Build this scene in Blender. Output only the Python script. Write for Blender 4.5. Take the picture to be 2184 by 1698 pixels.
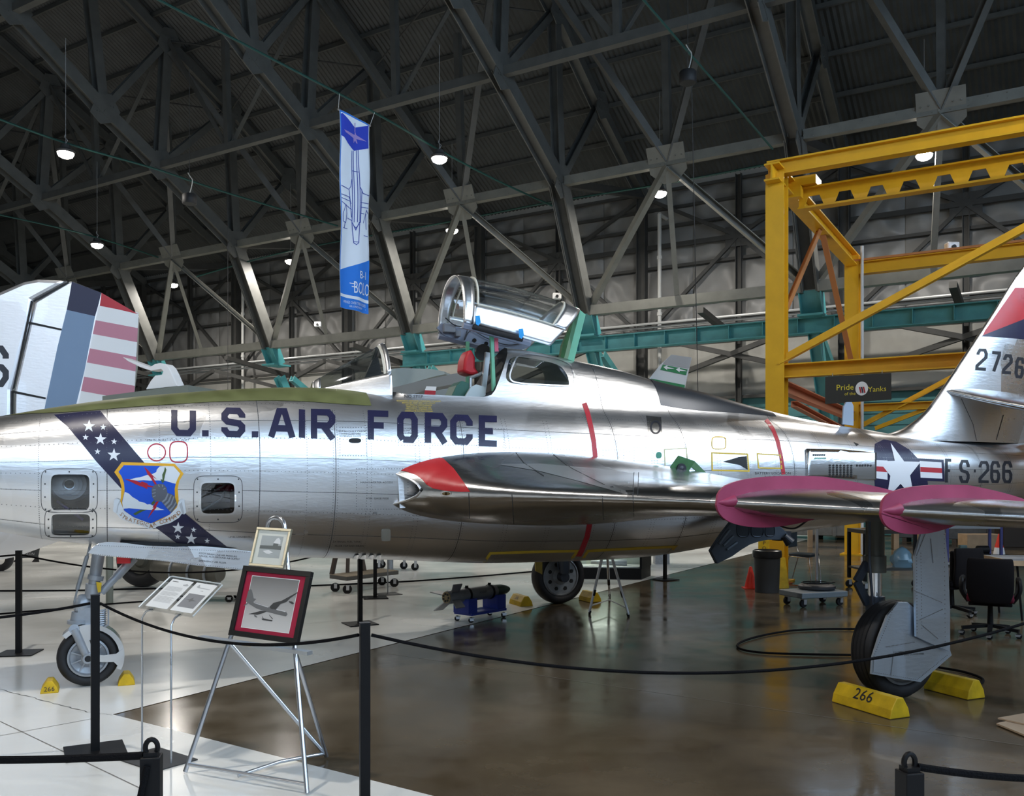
import bpy, bmesh, math, random
from mathutils import Vector, Matrix
from mathutils.bvhtree import BVHTree
random.seed(7)
for _o in list(bpy.data.objects): bpy.data.objects.remove(_o)
scene = bpy.context.scene
COL = scene.collection
# ------------------------------------------------------------------ camera
FPX, HOR, CX, CH = 1940.0, 1025.0, 1092.0, 1.77     # focal length and horizon in photo pixels, eye height
cam = bpy.data.cameras.new('camera'); cam_o = bpy.data.objects.new('camera', cam); COL.objects.link(cam_o)
cam.sensor_fit = 'HORIZONTAL'; cam.sensor_width = 36.0; cam.lens = FPX/2184*36.0
cam.shift_y = (HOR-849.0)/2184
cam.clip_end = 300; cam.clip_start = 0.05
cam_o.location = (0, 0, CH); cam_o.rotation_euler = (math.pi/2, 0, 0)
scene.camera = cam_o
# ------------------------------------------------------------------ world, exposure
wd = bpy.data.worlds.new('world'); scene.world = wd; wd.use_nodes = True
wb = wd.node_tree.nodes['Background']; wb.inputs[0].default_value = (0.60, 0.74, 1.0, 1); wb.inputs[1].default_value = 0.6
scene.view_settings.view_transform = 'Standard'; scene.view_settings.look = 'None'
scene.view_settings.gamma = 1.0; scene.view_settings.use_curve_mapping = False
scene.view_settings.exposure = 0.0
WINDOW_GLOW = 8.5        # daylight in the hangar-door glazing behind the photographer
LAMP_GLOW = 60.0; LAMP_WATT = 400.0
# building axes: S runs across the hangar to the insulated wall, W along it (away to the left)
S = Vector((0.5177, 0.8556, 0)); W = Vector((-0.8556, 0.5177, 0)); Z = Vector((0, 0, 1))
def B(s, w, z): return S*s + W*w + Z*z
BROT = math.atan2(S.y, S.x)       # local x = S, local y = W
# aircraft axes: U aft along the fuselage, near wing toward -local y
AO = Vector((-3.658, 7.858, 0)); AU = Vector((0.9167, 0.3995, 0)).normalized(); AROT = math.atan2(AU.y, AU.x)
AV = Vector((AU.y, -AU.x, 0))
def G(px, py):                      # photo pixel of a point on the ground -> world
    Y = CH*FPX/(py-HOR); return Vector(((px-CX)/FPX*Y, Y, 0))
def D(px, py, Y):                   # photo pixel at a known distance -> world
    return Vector(((px-CX)/FPX*Y, Y, CH-(py-HOR)/FPX*Y))
def auv(px, py, v):                 # photo pixel on the aircraft plane v -> (u, z)
    r = (px-CX)/FPX; a = AO.x+AV.x*v; b = AO.y+AV.y*v
    u = (r*b-a)/(AU.x-r*AU.y); return u, CH-(py-HOR)/FPX*(b+AU.y*u)
def A(u, v, z): return Vector((u, -v, z))          # aircraft local point
CAML = Vector(((Vector((0,0,0))-AO).dot(AU), -(Vector((0,0,0))-AO).dot(AV), CH))
def ray_local(px, py):
    d = Vector(((px-CX)/FPX, 1, -(py-HOR)/FPX))
    return Vector((d.dot(AU), -d.dot(AV), d.z)).normalized()
# ------------------------------------------------------------------ materials
MATS = {}
def mat(name, col=(.5,.5,.5), rough=.5, metal=0.0, emit=None, estr=0.0, noise=0.0, nscale=8.0, bump=0.0, bscale=60.0,
        rnoise=0.0, spec=0.5, trans=0.0, ior=1.45, coat=0.0, alpha=1.0):
    if name in MATS: return MATS[name]
    m = bpy.data.materials.new(name); m.use_nodes = True; nt = m.node_tree; p = nt.nodes['Principled BSDF']
    p.inputs['Base Color'].default_value = (*col, 1); p.inputs['Roughness'].default_value = rough
    p.inputs['Metallic'].default_value = metal; p.inputs['IOR'].default_value = ior
    p.inputs['Specular IOR Level'].default_value = spec; p.inputs['Transmission Weight'].default_value = trans
    p.inputs['Coat Weight'].default_value = coat; p.inputs['Alpha'].default_value = alpha
    if emit: p.inputs['Emission Color'].default_value = (*emit, 1); p.inputs['Emission Strength'].default_value = estr
    if noise or bump or rnoise:
        tc = nt.nodes.new('ShaderNodeTexCoord')
        n = nt.nodes.new('ShaderNodeTexNoise'); n.inputs['Scale'].default_value = nscale; n.inputs['Detail'].default_value = 6
        nt.links.new(tc.outputs['Object'], n.inputs['Vector'])
        if noise:
            mr = nt.nodes.new('ShaderNodeMapRange'); mr.inputs['From Min'].default_value = .3; mr.inputs['From Max'].default_value = .7
            mr.inputs['To Min'].default_value = 1-noise; mr.inputs['To Max'].default_value = 1+noise
            nt.links.new(n.outputs['Fac'], mr.inputs['Value'])
            mx = nt.nodes.new('ShaderNodeVectorMath'); mx.operation = 'SCALE'; mx.inputs[0].default_value = col
            nt.links.new(mr.outputs['Result'], mx.inputs['Scale']); nt.links.new(mx.outputs['Vector'], p.inputs['Base Color'])
        if rnoise:
            mr2 = nt.nodes.new('ShaderNodeMapRange'); mr2.inputs['From Min'].default_value = .3; mr2.inputs['From Max'].default_value = .7
            mr2.inputs['To Min'].default_value = max(0.02, rough-rnoise); mr2.inputs['To Max'].default_value = rough+rnoise
            nt.links.new(n.outputs['Fac'], mr2.inputs['Value']); nt.links.new(mr2.outputs['Result'], p.inputs['Roughness'])
        if bump:
            nb = nt.nodes.new('ShaderNodeTexNoise'); nb.inputs['Scale'].default_value = bscale; nb.inputs['Detail'].default_value = 4
            nt.links.new(tc.outputs['Object'], nb.inputs['Vector'])
            bp = nt.nodes.new('ShaderNodeBump'); bp.inputs['Strength'].default_value = bump; bp.inputs['Distance'].default_value = .02
            nt.links.new(nb.outputs['Fac'], bp.inputs['Height']); nt.links.new(bp.outputs['Normal'], p.inputs['Normal'])
    MATS[name] = m; return m
def aluminium(name, base=(.80,.81,.83), r0=.29, r1=.36, streak=.35, px=(1.1,.9,.55)):
    """polished sheet metal: each sheet (brick cell) has its own gloss, fine streaks and a slightly wavy skin"""
    m = bpy.data.materials.new(name); m.use_nodes = True; nt = m.node_tree; N = nt.nodes.new; L = nt.links.new
    p = nt.nodes['Principled BSDF']; p.inputs['Metallic'].default_value = 1.0
    tc = N('ShaderNodeTexCoord'); mp = N('ShaderNodeMapping'); mp.inputs['Scale'].default_value = px
    L(tc.outputs['Object'], mp.inputs['Vector'])
    vo = N('ShaderNodeTexVoronoi'); vo.distance = 'CHEBYCHEV'; vo.inputs['Scale'].default_value = 1.6
    L(mp.outputs['Vector'], vo.inputs['Vector'])
    sep = N('ShaderNodeSeparateColor'); L(vo.outputs['Color'], sep.inputs['Color'])
    mp2 = N('ShaderNodeMapping'); mp2.inputs['Scale'].default_value = (2.5, 2.5, 9.0); L(tc.outputs['Object'], mp2.inputs['Vector'])
    ns = N('ShaderNodeTexNoise'); ns.inputs['Scale'].default_value = 3.0; ns.inputs['Detail'].default_value = 8; ns.inputs['Roughness'].default_value = .65
    L(mp2.outputs['Vector'], ns.inputs['Vector'])
    ad = N('ShaderNodeMath'); ad.operation = 'MULTIPLY_ADD'; ad.inputs[1].default_value = streak
    L(ns.outputs['Fac'], ad.inputs[0]); L(sep.outputs['Red'], ad.inputs[2])
    mr = N('ShaderNodeMapRange'); mr.inputs['From Min'].default_value = .1; mr.inputs['From Max'].default_value = 1.1
    mr.inputs['To Min'].default_value = r0; mr.inputs['To Max'].default_value = r1
    L(ad.outputs[0], mr.inputs['Value']); L(mr.outputs['Result'], p.inputs['Roughness'])
    mc = N('ShaderNodeMapRange'); mc.inputs['To Min'].default_value = .955; mc.inputs['To Max'].default_value = 1.015
    L(sep.outputs['Green'], mc.inputs['Value'])
    sc = N('ShaderNodeVectorMath'); sc.operation = 'SCALE'; sc.inputs[0].default_value = base
    L(mc.outputs['Result'], sc.inputs['Scale']); L(sc.outputs['Vector'], p.inputs['Base Color'])
    nb = N('ShaderNodeTexNoise'); nb.inputs['Scale'].default_value = 4.0; nb.inputs['Detail'].default_value = 3
    L(mp2.outputs['Vector'], nb.inputs['Vector'])
    bp = N('ShaderNodeBump'); bp.inputs['Strength'].default_value = .14; bp.inputs['Distance'].default_value = .012
    L(nb.outputs['Fac'], bp.inputs['Height']); L(bp.outputs['Normal'], p.inputs['Normal'])
    MATS[name] = m; return m
ALU = aluminium('polished_aluminium')
ALU_DARK = aluminium('dull_aluminium', (.60,.61,.62), .19, .28, .4)
ALU_DOOR = aluminium('door_aluminium', (.68,.78,.90), .40, .50, .2, (1.5,1.5,1.5))
ALU_FIN = aluminium('fin_aluminium', (.84,.85,.87), .24, .42, .4)
NAVY = mat('navy_paint', (.018,.018,.055), .35, noise=.1, nscale=5)
BLACKP = mat('black_marking', (.02,.022,.03), .4)
RED = mat('red_paint', (.48,.025,.03), .32, noise=.1, nscale=4, rnoise=.08)
FENCE_RED = mat('fence_paint', (.36,.05,.11), .45, noise=.10, nscale=6, rnoise=.06)
TAPE_RED = mat('red_stripe_paint', (.46,.03,.045), .45)
OLIVE = mat('olive_antiglare', (.115,.125,.045), .55, noise=.18, nscale=6, rnoise=.1)
YEL = mat('yellow_line', (.62,.42,.04), .5)
YELD = mat('yellow_chock', (.62,.40,.01), .5, noise=.2, nscale=9, bump=.1, bscale=30)
WHT = mat('white_paint', (.80,.80,.80), .4)
BLK = mat('black_rubber', (.010,.010,.011), .6, noise=.2, nscale=20, spec=.25)
BLKM = mat('black_powder_coat', (.006,.006,.007), .5, spec=.22)
ROPE = mat('black_rope', (.006,.006,.007), .85, bump=.4, bscale=140, spec=.1)
STEEL = mat('galvanised_steel', (.55,.57,.60), .35, .9, rnoise=.1, nscale=12)
CHROME = mat('chrome', (.8,.8,.82), .12, 1.0)
GUNM = mat('grey_gear_paint', (.34,.36,.39), .38, .35, noise=.12, nscale=10)
HUBG = mat('hub_grey', (.27,.29,.31), .45, .5, noise=.15, nscale=14)
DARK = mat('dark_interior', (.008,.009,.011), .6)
GREENC = mat('cockpit_green', (.10,.30,.17), .45, noise=.08)
GREEND = mat('zinc_chromate_green', (.035,.13,.04), .5, noise=.2, nscale=10)
GLASS = mat('clear_glass', (1,1,1), .0, trans=1.0, ior=1.45)
def thin_glass(name, tint=(.92,.95,.95), refl=.14):
    m = bpy.data.materials.new(name); m.use_nodes = True; nt = m.node_tree; nt.nodes.clear(); N = nt.nodes.new; L = nt.links.new
    o = N('ShaderNodeOutputMaterial'); t = N('ShaderNodeBsdfTransparent'); t.inputs[0].default_value = (*tint, 1)
    g = N('ShaderNodeBsdfGlossy'); g.inputs['Roughness'].default_value = .03; g.inputs[0].default_value = (.95,.97,1,1)
    fr = N('ShaderNodeFresnel'); ge = N('ShaderNodeNewGeometry'); im = N('ShaderNodeMapRange'); im.inputs['To Min'].default_value = 1.5; im.inputs['To Max'].default_value = 1/1.5; L(ge.outputs['Backfacing'], im.inputs['Value']); L(im.outputs['Result'], fr.inputs['IOR'])
    ad = N('ShaderNodeMath'); ad.operation = 'MULTIPLY_ADD'; ad.inputs[1].default_value = 1.0; ad.inputs[2].default_value = refl; ad.use_clamp = True
    L(fr.outputs[0], ad.inputs[0]); mx = N('ShaderNodeMixShader'); L(ad.outputs[0], mx.inputs[0]); L(t.outputs[0], mx.inputs[1]); L(g.outputs[0], mx.inputs[2])
    L(mx.outputs[0], o.inputs[0]); MATS[name] = m; return m
PERSPEX = thin_glass('canopy_perspex', (.72,.75,.74), .26)
CLEAR = thin_glass('acrylic_sheet', (.95,.96,.96), .05)
CAMGLASS = thin_glass('camera_window_glass', (.55,.58,.6), .06)
# ------------------------------------------------------------------ mesh building
class MB:
    def __init__(self): self.v = []; self.f = []; self.mi = []; self.cur = 0
    def add(self, vs, fs):
        b = len(self.v); self.v += [Vector(p) for p in vs]
        self.f += [tuple(b+i for i in f) for f in fs]; self.mi += [self.cur]*len(fs); return self
    def box(self, c, size, rot=None):
        x, y, z = (k/2 for k in size); c = Vector(c)
        P = [Vector((a,b,d)) for d in (-z,z) for b in (-y,y) for a in (-x,x)]
        if rot is not None: P = [rot @ p for p in P]
        return self.add([c+p for p in P], [(0,2,3,1),(4,5,7,6),(0,1,5,4),(2,6,7,3),(0,4,6,2),(1,3,7,5)])
    def bb(self, a, b): a = Vector(a); b = Vector(b); return self.box((a+b)/2, [abs(k) for k in (b-a)])
    def frame(self, p, q, up=None):
        p = Vector(p); q = Vector(q); d = (q-p).normalized(); up = Vector(up) if up else Vector((0,0,1))
        if abs(d.dot(up)) > .97: up = Vector((1,0,0)) if abs(d.x) < .9 else Vector((0,1,0))
        x = d.cross(up).normalized(); y = x.cross(d).normalized(); return p, q, d, x, y
    def sec(self, p, q, poly, up=None, cap=True):       # extrude a 2-D outline (x sideways, y up) from p to q
        p, q, d, x, y = self.frame(p, q, up); n = len(poly)
        vs = [p+x*a+y*b for a, b in poly]+[q+x*a+y*b for a, b in poly]
        fs = [(i, (i+1)%n, n+(i+1)%n, n+i) for i in range(n)]
        if cap: fs += [tuple(range(n))[::-1], tuple(range(n, 2*n))]
        return self.add(vs, fs)
    def bar(self, p, q, w, h=None, up=None):
        h = h or w; return self.sec(p, q, [(-w/2,-h/2),(w/2,-h/2),(w/2,h/2),(-w/2,h/2)], up)
    def ibeam(self, p, q, w, h, t=.02, up=None):
        a, b = w/2, h/2; s = t/2
        return self.sec(p, q, [(-a,-b),(a,-b),(a,-b+t),(s,-b+t),(s,b-t),(a,b-t),(a,b),(-a,b),(-a,b-t),(-s,b-t),(-s,-b+t),(-a,-b+t)], up)
    def channel(self, p, q, w, h, t=.02, up=None):
        a, b = w/2, h/2
        return self.sec(p, q, [(-a,-b),(a,-b),(a,-b+t),(-a+t,-b+t),(-a+t,b-t),(a,b-t),(a,b),(-a,b)], up)
    def angle(self, p, q, w, t=.012, up=None):
        a = w/2
        return self.sec(p, q, [(-a,-a),(a,-a),(a,-a+t),(-a+t,-a+t),(-a+t,a),(-a,a)], up)
    def cyl(self, p, q, r, r2=None, n=16, cap=True):
        r2 = r if r2 is None else r2; p, q, d, x, y = self.frame(p, q)
        an = [2*math.pi*i/n for i in range(n)]
        vs = [p+(x*math.cos(t)+y*math.sin(t))*r for t in an]+[q+(x*math.cos(t)+y*math.sin(t))*r2 for t in an]
        fs = [(i,(i+1)%n,n+(i+1)%n,n+i) for i in range(n)]
        if cap: fs += [tuple(range(n))[::-1], tuple(range(n,2*n))]
        return self.add(vs, fs)
    def lathe(self, c, axis, prof, n=32, close=False, a0=0, a1=2*math.pi):   # prof: (along axis, radius)
        c = Vector(c); p, q, d, x, y = self.frame(c, c+Vector(axis)); full = abs(a1-a0-2*math.pi) < 1e-6
        m = n if full else n+1; vs = []
        for (t, r) in prof:
            for i in range(m):
                an = a0+(a1-a0)*i/n; vs.append(c+d*t+(x*math.cos(an)+y*math.sin(an))*r)
        fs = []
        K = len(prof)
        for k in range(K if close else K-1):
            for i in range(n):
                j = (i+1) % m if full else i+1; k2 = (k+1) % K
                fs.append((k*m+i, k*m+j, k2*m+j, k2*m+i))
        return self.add(vs, fs)
    def tube(self, pts, r, n=8, closed=False, cap=True):
        pts = [Vector(p) for p in pts]; K = len(pts); ref = None; vs = []
        for i, p in enumerate(pts):
            a = pts[i-1] if (i > 0 or closed) else pts[i]; b = pts[(i+1) % K] if (i < K-1 or closed) else pts[i]
            d = (b-a).normalized()
            if ref is None: ref = Vector((0,0,1)) if abs(d.z) < .9 else Vector((1,0,0))
            x = d.cross(ref).normalized(); y = x.cross(d).normalized(); ref = y
            rr = r[i] if isinstance(r, (list, tuple)) else r
            vs += [p+(x*math.cos(2*math.pi*k/n)+y*math.sin(2*math.pi*k/n))*rr for k in range(n)]
        fs = []
        for i in range(K if closed else K-1):
            j = (i+1) % K
            fs += [(i*n+k, i*n+(k+1)%n, j*n+(k+1)%n, j*n+k) for k in range(n)]
        if cap and not closed: fs += [tuple(range(n))[::-1], tuple(range((K-1)*n, K*n))]
        return self.add(vs, fs)
    def prism(self, pts3, off):                          # extrude a planar outline by a vector
        n = len(pts3); pts3 = [Vector(p) for p in pts3]; off = Vector(off)
        return self.add(pts3+[p+off for p in pts3], [tuple(range(n))[::-1], tuple(range(n,2*n))]+[(i,(i+1)%n,n+(i+1)%n,n+i) for i in range(n)])
    def grid(self, rows, closed=False):                  # rows of points -> quads
        m = len(rows[0]); vs = [p for r in rows for p in r]; fs = []
        for k in range(len(rows)-1):
            for i in range(m if closed else m-1):
                j = (i+1) % m; fs.append((k*m+i, k*m+j, (k+1)*m+j, (k+1)*m+i))
        return self.add(vs, fs)
    def ball(self, c, r, n=16, sc=(1,1,1)):
        c = Vector(c); rows = []
        for k in range(n//2+1):
            t = math.pi*k/(n//2); rows.append([c+Vector((r*sc[0]*math.sin(t)*math.cos(2*math.pi*i/n), r*sc[1]*math.sin(t)*math.sin(2*math.pi*i/n), r*sc[2]*math.cos(t))) for i in range(n)])
        return self.grid(rows, True)
    def mesh(self, name, mats, smooth=False, ang=40):
        me = bpy.data.meshes.new(name); me.from_pydata(self.v, [], self.f)
        for m in (mats if isinstance(mats, (list, tuple)) else [mats]): me.materials.append(m)
        if any(self.mi): me.polygons.foreach_set('material_index', self.mi)
        bm = bmesh.new(); bm.from_mesh(me); bmesh.ops.remove_doubles(bm, verts=bm.verts, dist=1e-5)
        bmesh.ops.recalc_face_normals(bm, faces=bm.faces); bm.to_mesh(me); bm.free()
        if smooth:
            me.polygons.foreach_set('use_smooth', [True]*len(me.polygons)); me.set_sharp_from_angle(angle=math.radians(ang))
        me.update(); return me
    def build(self, name, mats, parent=None, smooth=False, ang=40, bevel=0):
        return link(name, self.mesh(name, mats, smooth, ang), parent, bevel)
def link(name, me, parent=None, bevel=0):
    o = bpy.data.objects.new(name, me); COL.objects.link(o)
    if parent is not None: o.parent = parent
    if bevel:
        b = o.modifiers.new('bevel', 'BEVEL'); b.width = bevel; b.segments = 2; b.limit_method = 'ANGLE'; b.harden_normals = False
    return o
def tag(o, label=None, cat=None, group=None, kind=None):
    if label: o['label'] = label
    if cat: o['category'] = cat
    if group: o['group'] = group
    if kind: o['kind'] = kind
    return o
def thing(name, label, cat, loc=(0,0,0), rz=0.0, group=None):
    o = bpy.data.objects.new(name, None); COL.objects.link(o); o.location = loc; o.rotation_euler = (0,0,rz)
    o.empty_display_size = .2; return tag(o, label, cat, group)
def copy_tree(o, parent=None):
    c = o.copy(); COL.objects.link(c); c.parent = parent
    for ch in list(o.children): copy_tree(ch, c)
    return c
def catmull(P, n=8):
    P = [Vector(p) for p in P]; out = []
    for i in range(len(P)-1):
        a = P[max(i-1,0)]; b = P[i]; c = P[i+1]; d = P[min(i+2,len(P)-1)]
        for k in range(n):
            t = k/n; out.append(.5*((2*b)+(c-a)*t+(2*a-5*b+4*c-d)*t*t+(3*b-a-3*c+d)*t**3))
    out.append(P[-1]); return out
def lerp_tab(tab, x):                                    # monotone-ish cubic interpolation of a table of tuples
    n = len(tab)
    if x <= tab[0][0]: return tab[0][1:]
    if x >= tab[-1][0]: return tab[-1][1:]
    i = max(k for k in range(n) if tab[k][0] <= x)
    x0, x1 = tab[i][0], tab[i+1][0]; hh = x1-x0; t = (x-x0)/hh; out = []
    for c in range(1, len(tab[0])):
        y0, y1 = tab[i][c], tab[i+1][c]; s = (y1-y0)/hh
        m0 = s if i == 0 else ((tab[i][c]-tab[i-1][c])/(tab[i][0]-tab[i-1][0])+s)/2
        m1 = s if i+2 >= n else ((tab[i+2][c]-tab[i+1][c])/(tab[i+2][0]-tab[i+1][0])+s)/2
        out.append((2*t**3-3*t*t+1)*y0+(t**3-2*t*t+t)*hh*m0+(-2*t**3+3*t*t)*y1+(t**3-t*t)*hh*m1)
    return tuple(out)
def text_mesh(s, size=1.0, align='CENTER'):              # lettering outline as (verts, faces) in 2-D
    cu = bpy.data.curves.new('t', 'FONT'); cu.body = s; cu.size = size; cu.align_x = align; cu.resolution_u = 2
    o = bpy.data.objects.new('t', cu); COL.objects.link(o)
    dg = bpy.context.evaluated_depsgraph_get(); dg.update(); me = bpy.data.meshes.new_from_object(o.evaluated_get(dg))
    vs = [tuple(v.co) for v in me.vertices]; fs = [tuple(p.vertices) for p in me.polygons]
    bpy.data.objects.remove(o); bpy.data.curves.remove(cu); bpy.data.meshes.remove(me); return vs, fs
def text_on(s, origin, right, up, size, name, material, parent, lift=0.002, align='CENTER', sx=1.0):
    vs, fs = text_mesh(s, size, align); right = Vector(right).normalized(); up = Vector(up).normalized(); n = right.cross(up)
    mb = MB(); mb.add([Vector(origin)+right*(x*sx)+up*y+n*lift for x, y, z in vs], fs)
    me = bpy.data.meshes.new(name); me.from_pydata(mb.v, [], mb.f); me.materials.append(material); return link(name, me, parent)
# ================================================================== HANGAR SHELL (local x = S, local y = W)
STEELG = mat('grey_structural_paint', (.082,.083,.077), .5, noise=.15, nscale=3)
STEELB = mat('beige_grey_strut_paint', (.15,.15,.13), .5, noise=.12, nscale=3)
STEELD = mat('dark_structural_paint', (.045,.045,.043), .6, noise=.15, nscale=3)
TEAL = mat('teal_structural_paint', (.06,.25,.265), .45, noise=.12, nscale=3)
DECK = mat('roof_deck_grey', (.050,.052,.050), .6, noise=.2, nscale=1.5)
BLANKET = mat('vinyl_insulation_blanket', (.21,.208,.202), .42, noise=.10, nscale=1.2, bump=.35, bscale=2.2)
WALLP = mat('wall_panel_offwhite', (.34,.335,.31), .6, noise=.08, nscale=2)
WAINS = mat('teal_wall_cladding', (.05,.165,.172), .55, noise=.1, nscale=2)
WLEN0, WLEN1, SW = -11.0, 60.0, 31.0
def bobj(mb, name, mt, parent=None, **k):
    o = mb.build(name, mt, parent, **k)
    if parent is None: o.rotation_euler = (0, 0, BROT)
    return o
# ---- floor: bare sealed concrete, and a white coated area that ends in a corner
def floor_mats():
    m = bpy.data.materials.new('sealed_brown_concrete'); m.use_nodes = True; nt = m.node_tree; N = nt.nodes.new; L = nt.links.new
    p = nt.nodes['Principled BSDF']; p.inputs['Specular IOR Level'].default_value = .30
    tc = N('ShaderNodeTexCoord'); n1 = N('ShaderNodeTexNoise'); n1.inputs['Scale'].default_value = .55; n1.inputs['Detail'].default_value = 9; n1.inputs['Roughness'].default_value = .62
    L(tc.outputs['Object'], n1.inputs['Vector'])
    cr = N('ShaderNodeValToRGB'); e = cr.color_ramp.elements; e[0].position = .3; e[0].color = (.048,.033,.017,1); e[1].position = .75; e[1].color = (.145,.110,.070,1)
    L(n1.outputs['Fac'], cr.inputs[0]); L(cr.outputs[0], p.inputs['Base Color'])
    n2 = N('ShaderNodeTexNoise'); n2.inputs['Scale'].default_value = 2.2; n2.inputs['Detail'].default_value = 7; L(tc.outputs['Object'], n2.inputs['Vector'])
    mr = N('ShaderNodeMapRange'); mr.inputs['From Min'].default_value = .3; mr.inputs['From Max'].default_value = .7; mr.inputs['To Min'].default_value = .09; mr.inputs['To Max'].default_value = .24
    L(n2.outputs['Fac'], mr.inputs['Value']); L(mr.outputs['Result'], p.inputs['Roughness'])
    n3 = N('ShaderNodeTexNoise'); n3.inputs['Scale'].default_value = 7; n3.inputs['Detail'].default_value = 5; L(tc.outputs['Object'], n3.inputs['Vector'])
    bp = N('ShaderNodeBump'); bp.inputs['Strength'].default_value = .06; bp.inputs['Distance'].default_value = .01; L(n3.outputs['Fac'], bp.inputs['Height']); L(bp.outputs['Normal'], p.inputs['Normal'])
    w = mat('white_floor_coating', (.74,.735,.70), .22, noise=.07, nscale=.6, rnoise=.09, bump=.03, bscale=3, spec=.5)
    return m, w
FLOORB, FLOORW = floor_mats()
fl = MB(); fl.add([B(-32,-12,0),B(32,-12,0),B(32,61,0),B(-32,61,0)], [(0,1,2,3)])
floor = tag(fl.build('floor', FLOORB), 'glossy brown concrete hangar floor with a white coated area', None, kind='structure')
corner = G(240,1525); dA = (G(1378,1238)-corner).normalized(); dB = (G(770,1660)-corner).normalized()
wf = MB(); zz = Z*.004
P0 = corner+dB*60; P1 = corner; P2 = corner+dA*29.0
wf.add([P0+zz, P1+zz, P2+zz, B(31,61,0)+zz, B(-32,61,0)+zz, B(-32,-12,0)+zz, P0+dA*-20+zz], [(0,1,2,3,4,5,6)])
white = wf.build('floor_coating', FLOORW, floor)
me = white.data; bm = bmesh.new(); bm.from_mesh(me); bmesh.ops.triangulate(bm, faces=bm.faces); bm.to_mesh(me); bm.free()
GREYL = mat('floor_crack', (.16,.16,.155), .7)
ck = MB()
def crack(a, b, w=.012, z=.0055, n=14, j=.012):
    a = Vector(a); b = Vector(b); t = (b-a).normalized(); s = Vector((-t.y, t.x, 0)); L_, R_ = [], []
    for i in range(n+1):
        p = a.lerp(b, i/n)+s*random.uniform(-j, j); ww = w*random.uniform(.2, 1)
        L_.append(p+s*ww/2+Z*z); R_.append(p-s*ww/2+Z*z)
    ck.grid([L_, R_])
crack(G(0,1471), G(185,1520), .016, n=26); crack(G(185,1520), G(240,1526), .006)
ck.build('floor_crack', GREYL, floor)
sm = MB()
for a, b in ((G(0,1571),G(205,1533)), (G(15,1280),G(520,1262)), (G(0,1540),G(330,1698))):
    t = (b-a).normalized(); s = Vector((-t.y,t.x,0))*.004; sm.add([a-s+Z*.0055, b-s+Z*.0055, b+s+Z*.0055, a+s+Z*.0055], [(0,1,2,3)])
for k in range(-1, 9):        # saw-cut joints in the bare slab
    a = corner+dA*(k*6.1+3)+dB*.3; b = a+dB*40; t = (b-a).normalized(); s = Vector((-t.y,t.x,0))*.003
    if k >= 0: sm.add([a-s+Z*.002, b-s+Z*.002, b+s+Z*.002, a+s+Z*.002], [(0,1,2,3)])
sm.build('floor_joint', mat('joint_grey', (.20,.19,.175), .7), floor)
# ---- ceiling deck, really corrugated
IN = [(26.0,7.1),(24.2,10.75),(20.8,12.75),(18.6,13.95),(15.6,15.9),(12,17.6),(8,18.9),(4,19.7),(0,20.0)]
OUT = [(30.6,12.1),(26.9,14.0),(23.9,15.8),(21.1,17.2),(18,18.7),(15,19.9),(12,20.9),(8,22.0),(4,22.7),(0,23.0)]
deckp = [(31.2,12.45)]+[(s, z+.55) for s, z in OUT[1:]]
deckp = deckp+[(-s, z) for s, z in deckp[-2::-1]]
dk = MB(); pitch = .17; nW = int((WLEN1-WLEN0)/pitch*2); rows = []
for i in range(nW+1):
    w = WLEN0+i*pitch/2; dz = .05 if (i//1) % 2 else 0.0
    rows.append([Vector((s, w, z+dz)) for s, z in deckp])
dk.grid(rows)
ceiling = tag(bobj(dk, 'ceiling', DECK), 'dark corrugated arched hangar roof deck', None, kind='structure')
pl = MB(); pl.channel((0,WLEN0,0), (0,WLEN1,0), .07, .14, .015); plm = pl.mesh('purlin', STEELG)
def deck_z(s):
    s = abs(s)
    for (a, za), (b, zb) in zip(deckp, deckp[1:]):
        if b <= s <= a: return zb+(za-zb)*(s-b)/(a-b)
    return 12.4
s = 30.2
while s > -30.5:
    o = link('purlin', plm, ceiling); o.location = (s, 0, deck_z(s)-.11); s -= 1.38
# sag rods / sway rods under the deck
# ---- walls
wl = MB(); wl.bb((SW+.1,WLEN0,0), (SW+.4,WLEN1,12.6))
wall_back = tag(bobj(wl, 'wall_back', WALLP), 'insulated side wall of the hangar with dark steel framing', None, kind='structure')
wl = MB(); wl.bb((-SW-.4,WLEN0,0), (-SW-.1,WLEN1,12.6))
tag(bobj(wl, 'wall_side', BLANKET), 'far side wall of the hangar behind the photographer', None, kind='structure')
def end_wall(w0, name, m, hole=None):
    mb = MB(); prof = [(-31.3,0),(31.3,0),(31.3,12.5)]+[(s,z) for s,z in deckp[1:-1]]+[(-31.3,12.5)]
    mb.prism([(s,w0,z) for s,z in prof], (0,-.3,0)); o = bobj(mb, name, m); return o
tag(end_wall(WLEN1+.3, 'wall_end', mat('far_end_wall', (.10,.10,.095), .7)), 'dim end wall at the far left of the hangar', None, kind='structure')
# door end behind the photographer: solid leaves below, a tall glazed band above
tag(end_wall(WLEN0-.5, 'wall_front', mat('door_grey', (.44,.51,.60), .6)), 'hangar door end wall behind the photographer', None, kind='structure')
DAY = mat('daylit_glazing', (.8,.85,.9), .4, emit=(.56,.76,1.0), estr=WINDOW_GLOW)
WX0, WX1, WZ0, WZ1 = -26.0, 20.0, 7.0, 12.8
nw = MB(); nw.bb((WX0,WLEN0-.46,WZ0), (WX1,WLEN0-.40,WZ1))
win = tag(bobj(nw, 'window_1', mat('glazing_backing', (.6,.65,.7), .5)), 'glazed band of the hangar doors behind the photographer', None, kind='structure')
nx, nz = 14, 3; pw = (WX1-WX0)/nx; ph = (WZ1-WZ0)/nz
pane = MB(); pane.bb((-pw/2+.16,0,-ph/2+.14), (pw/2-.16,.03,ph/2-.14)); pmesh = pane.mesh('pane', DAY)
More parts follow.
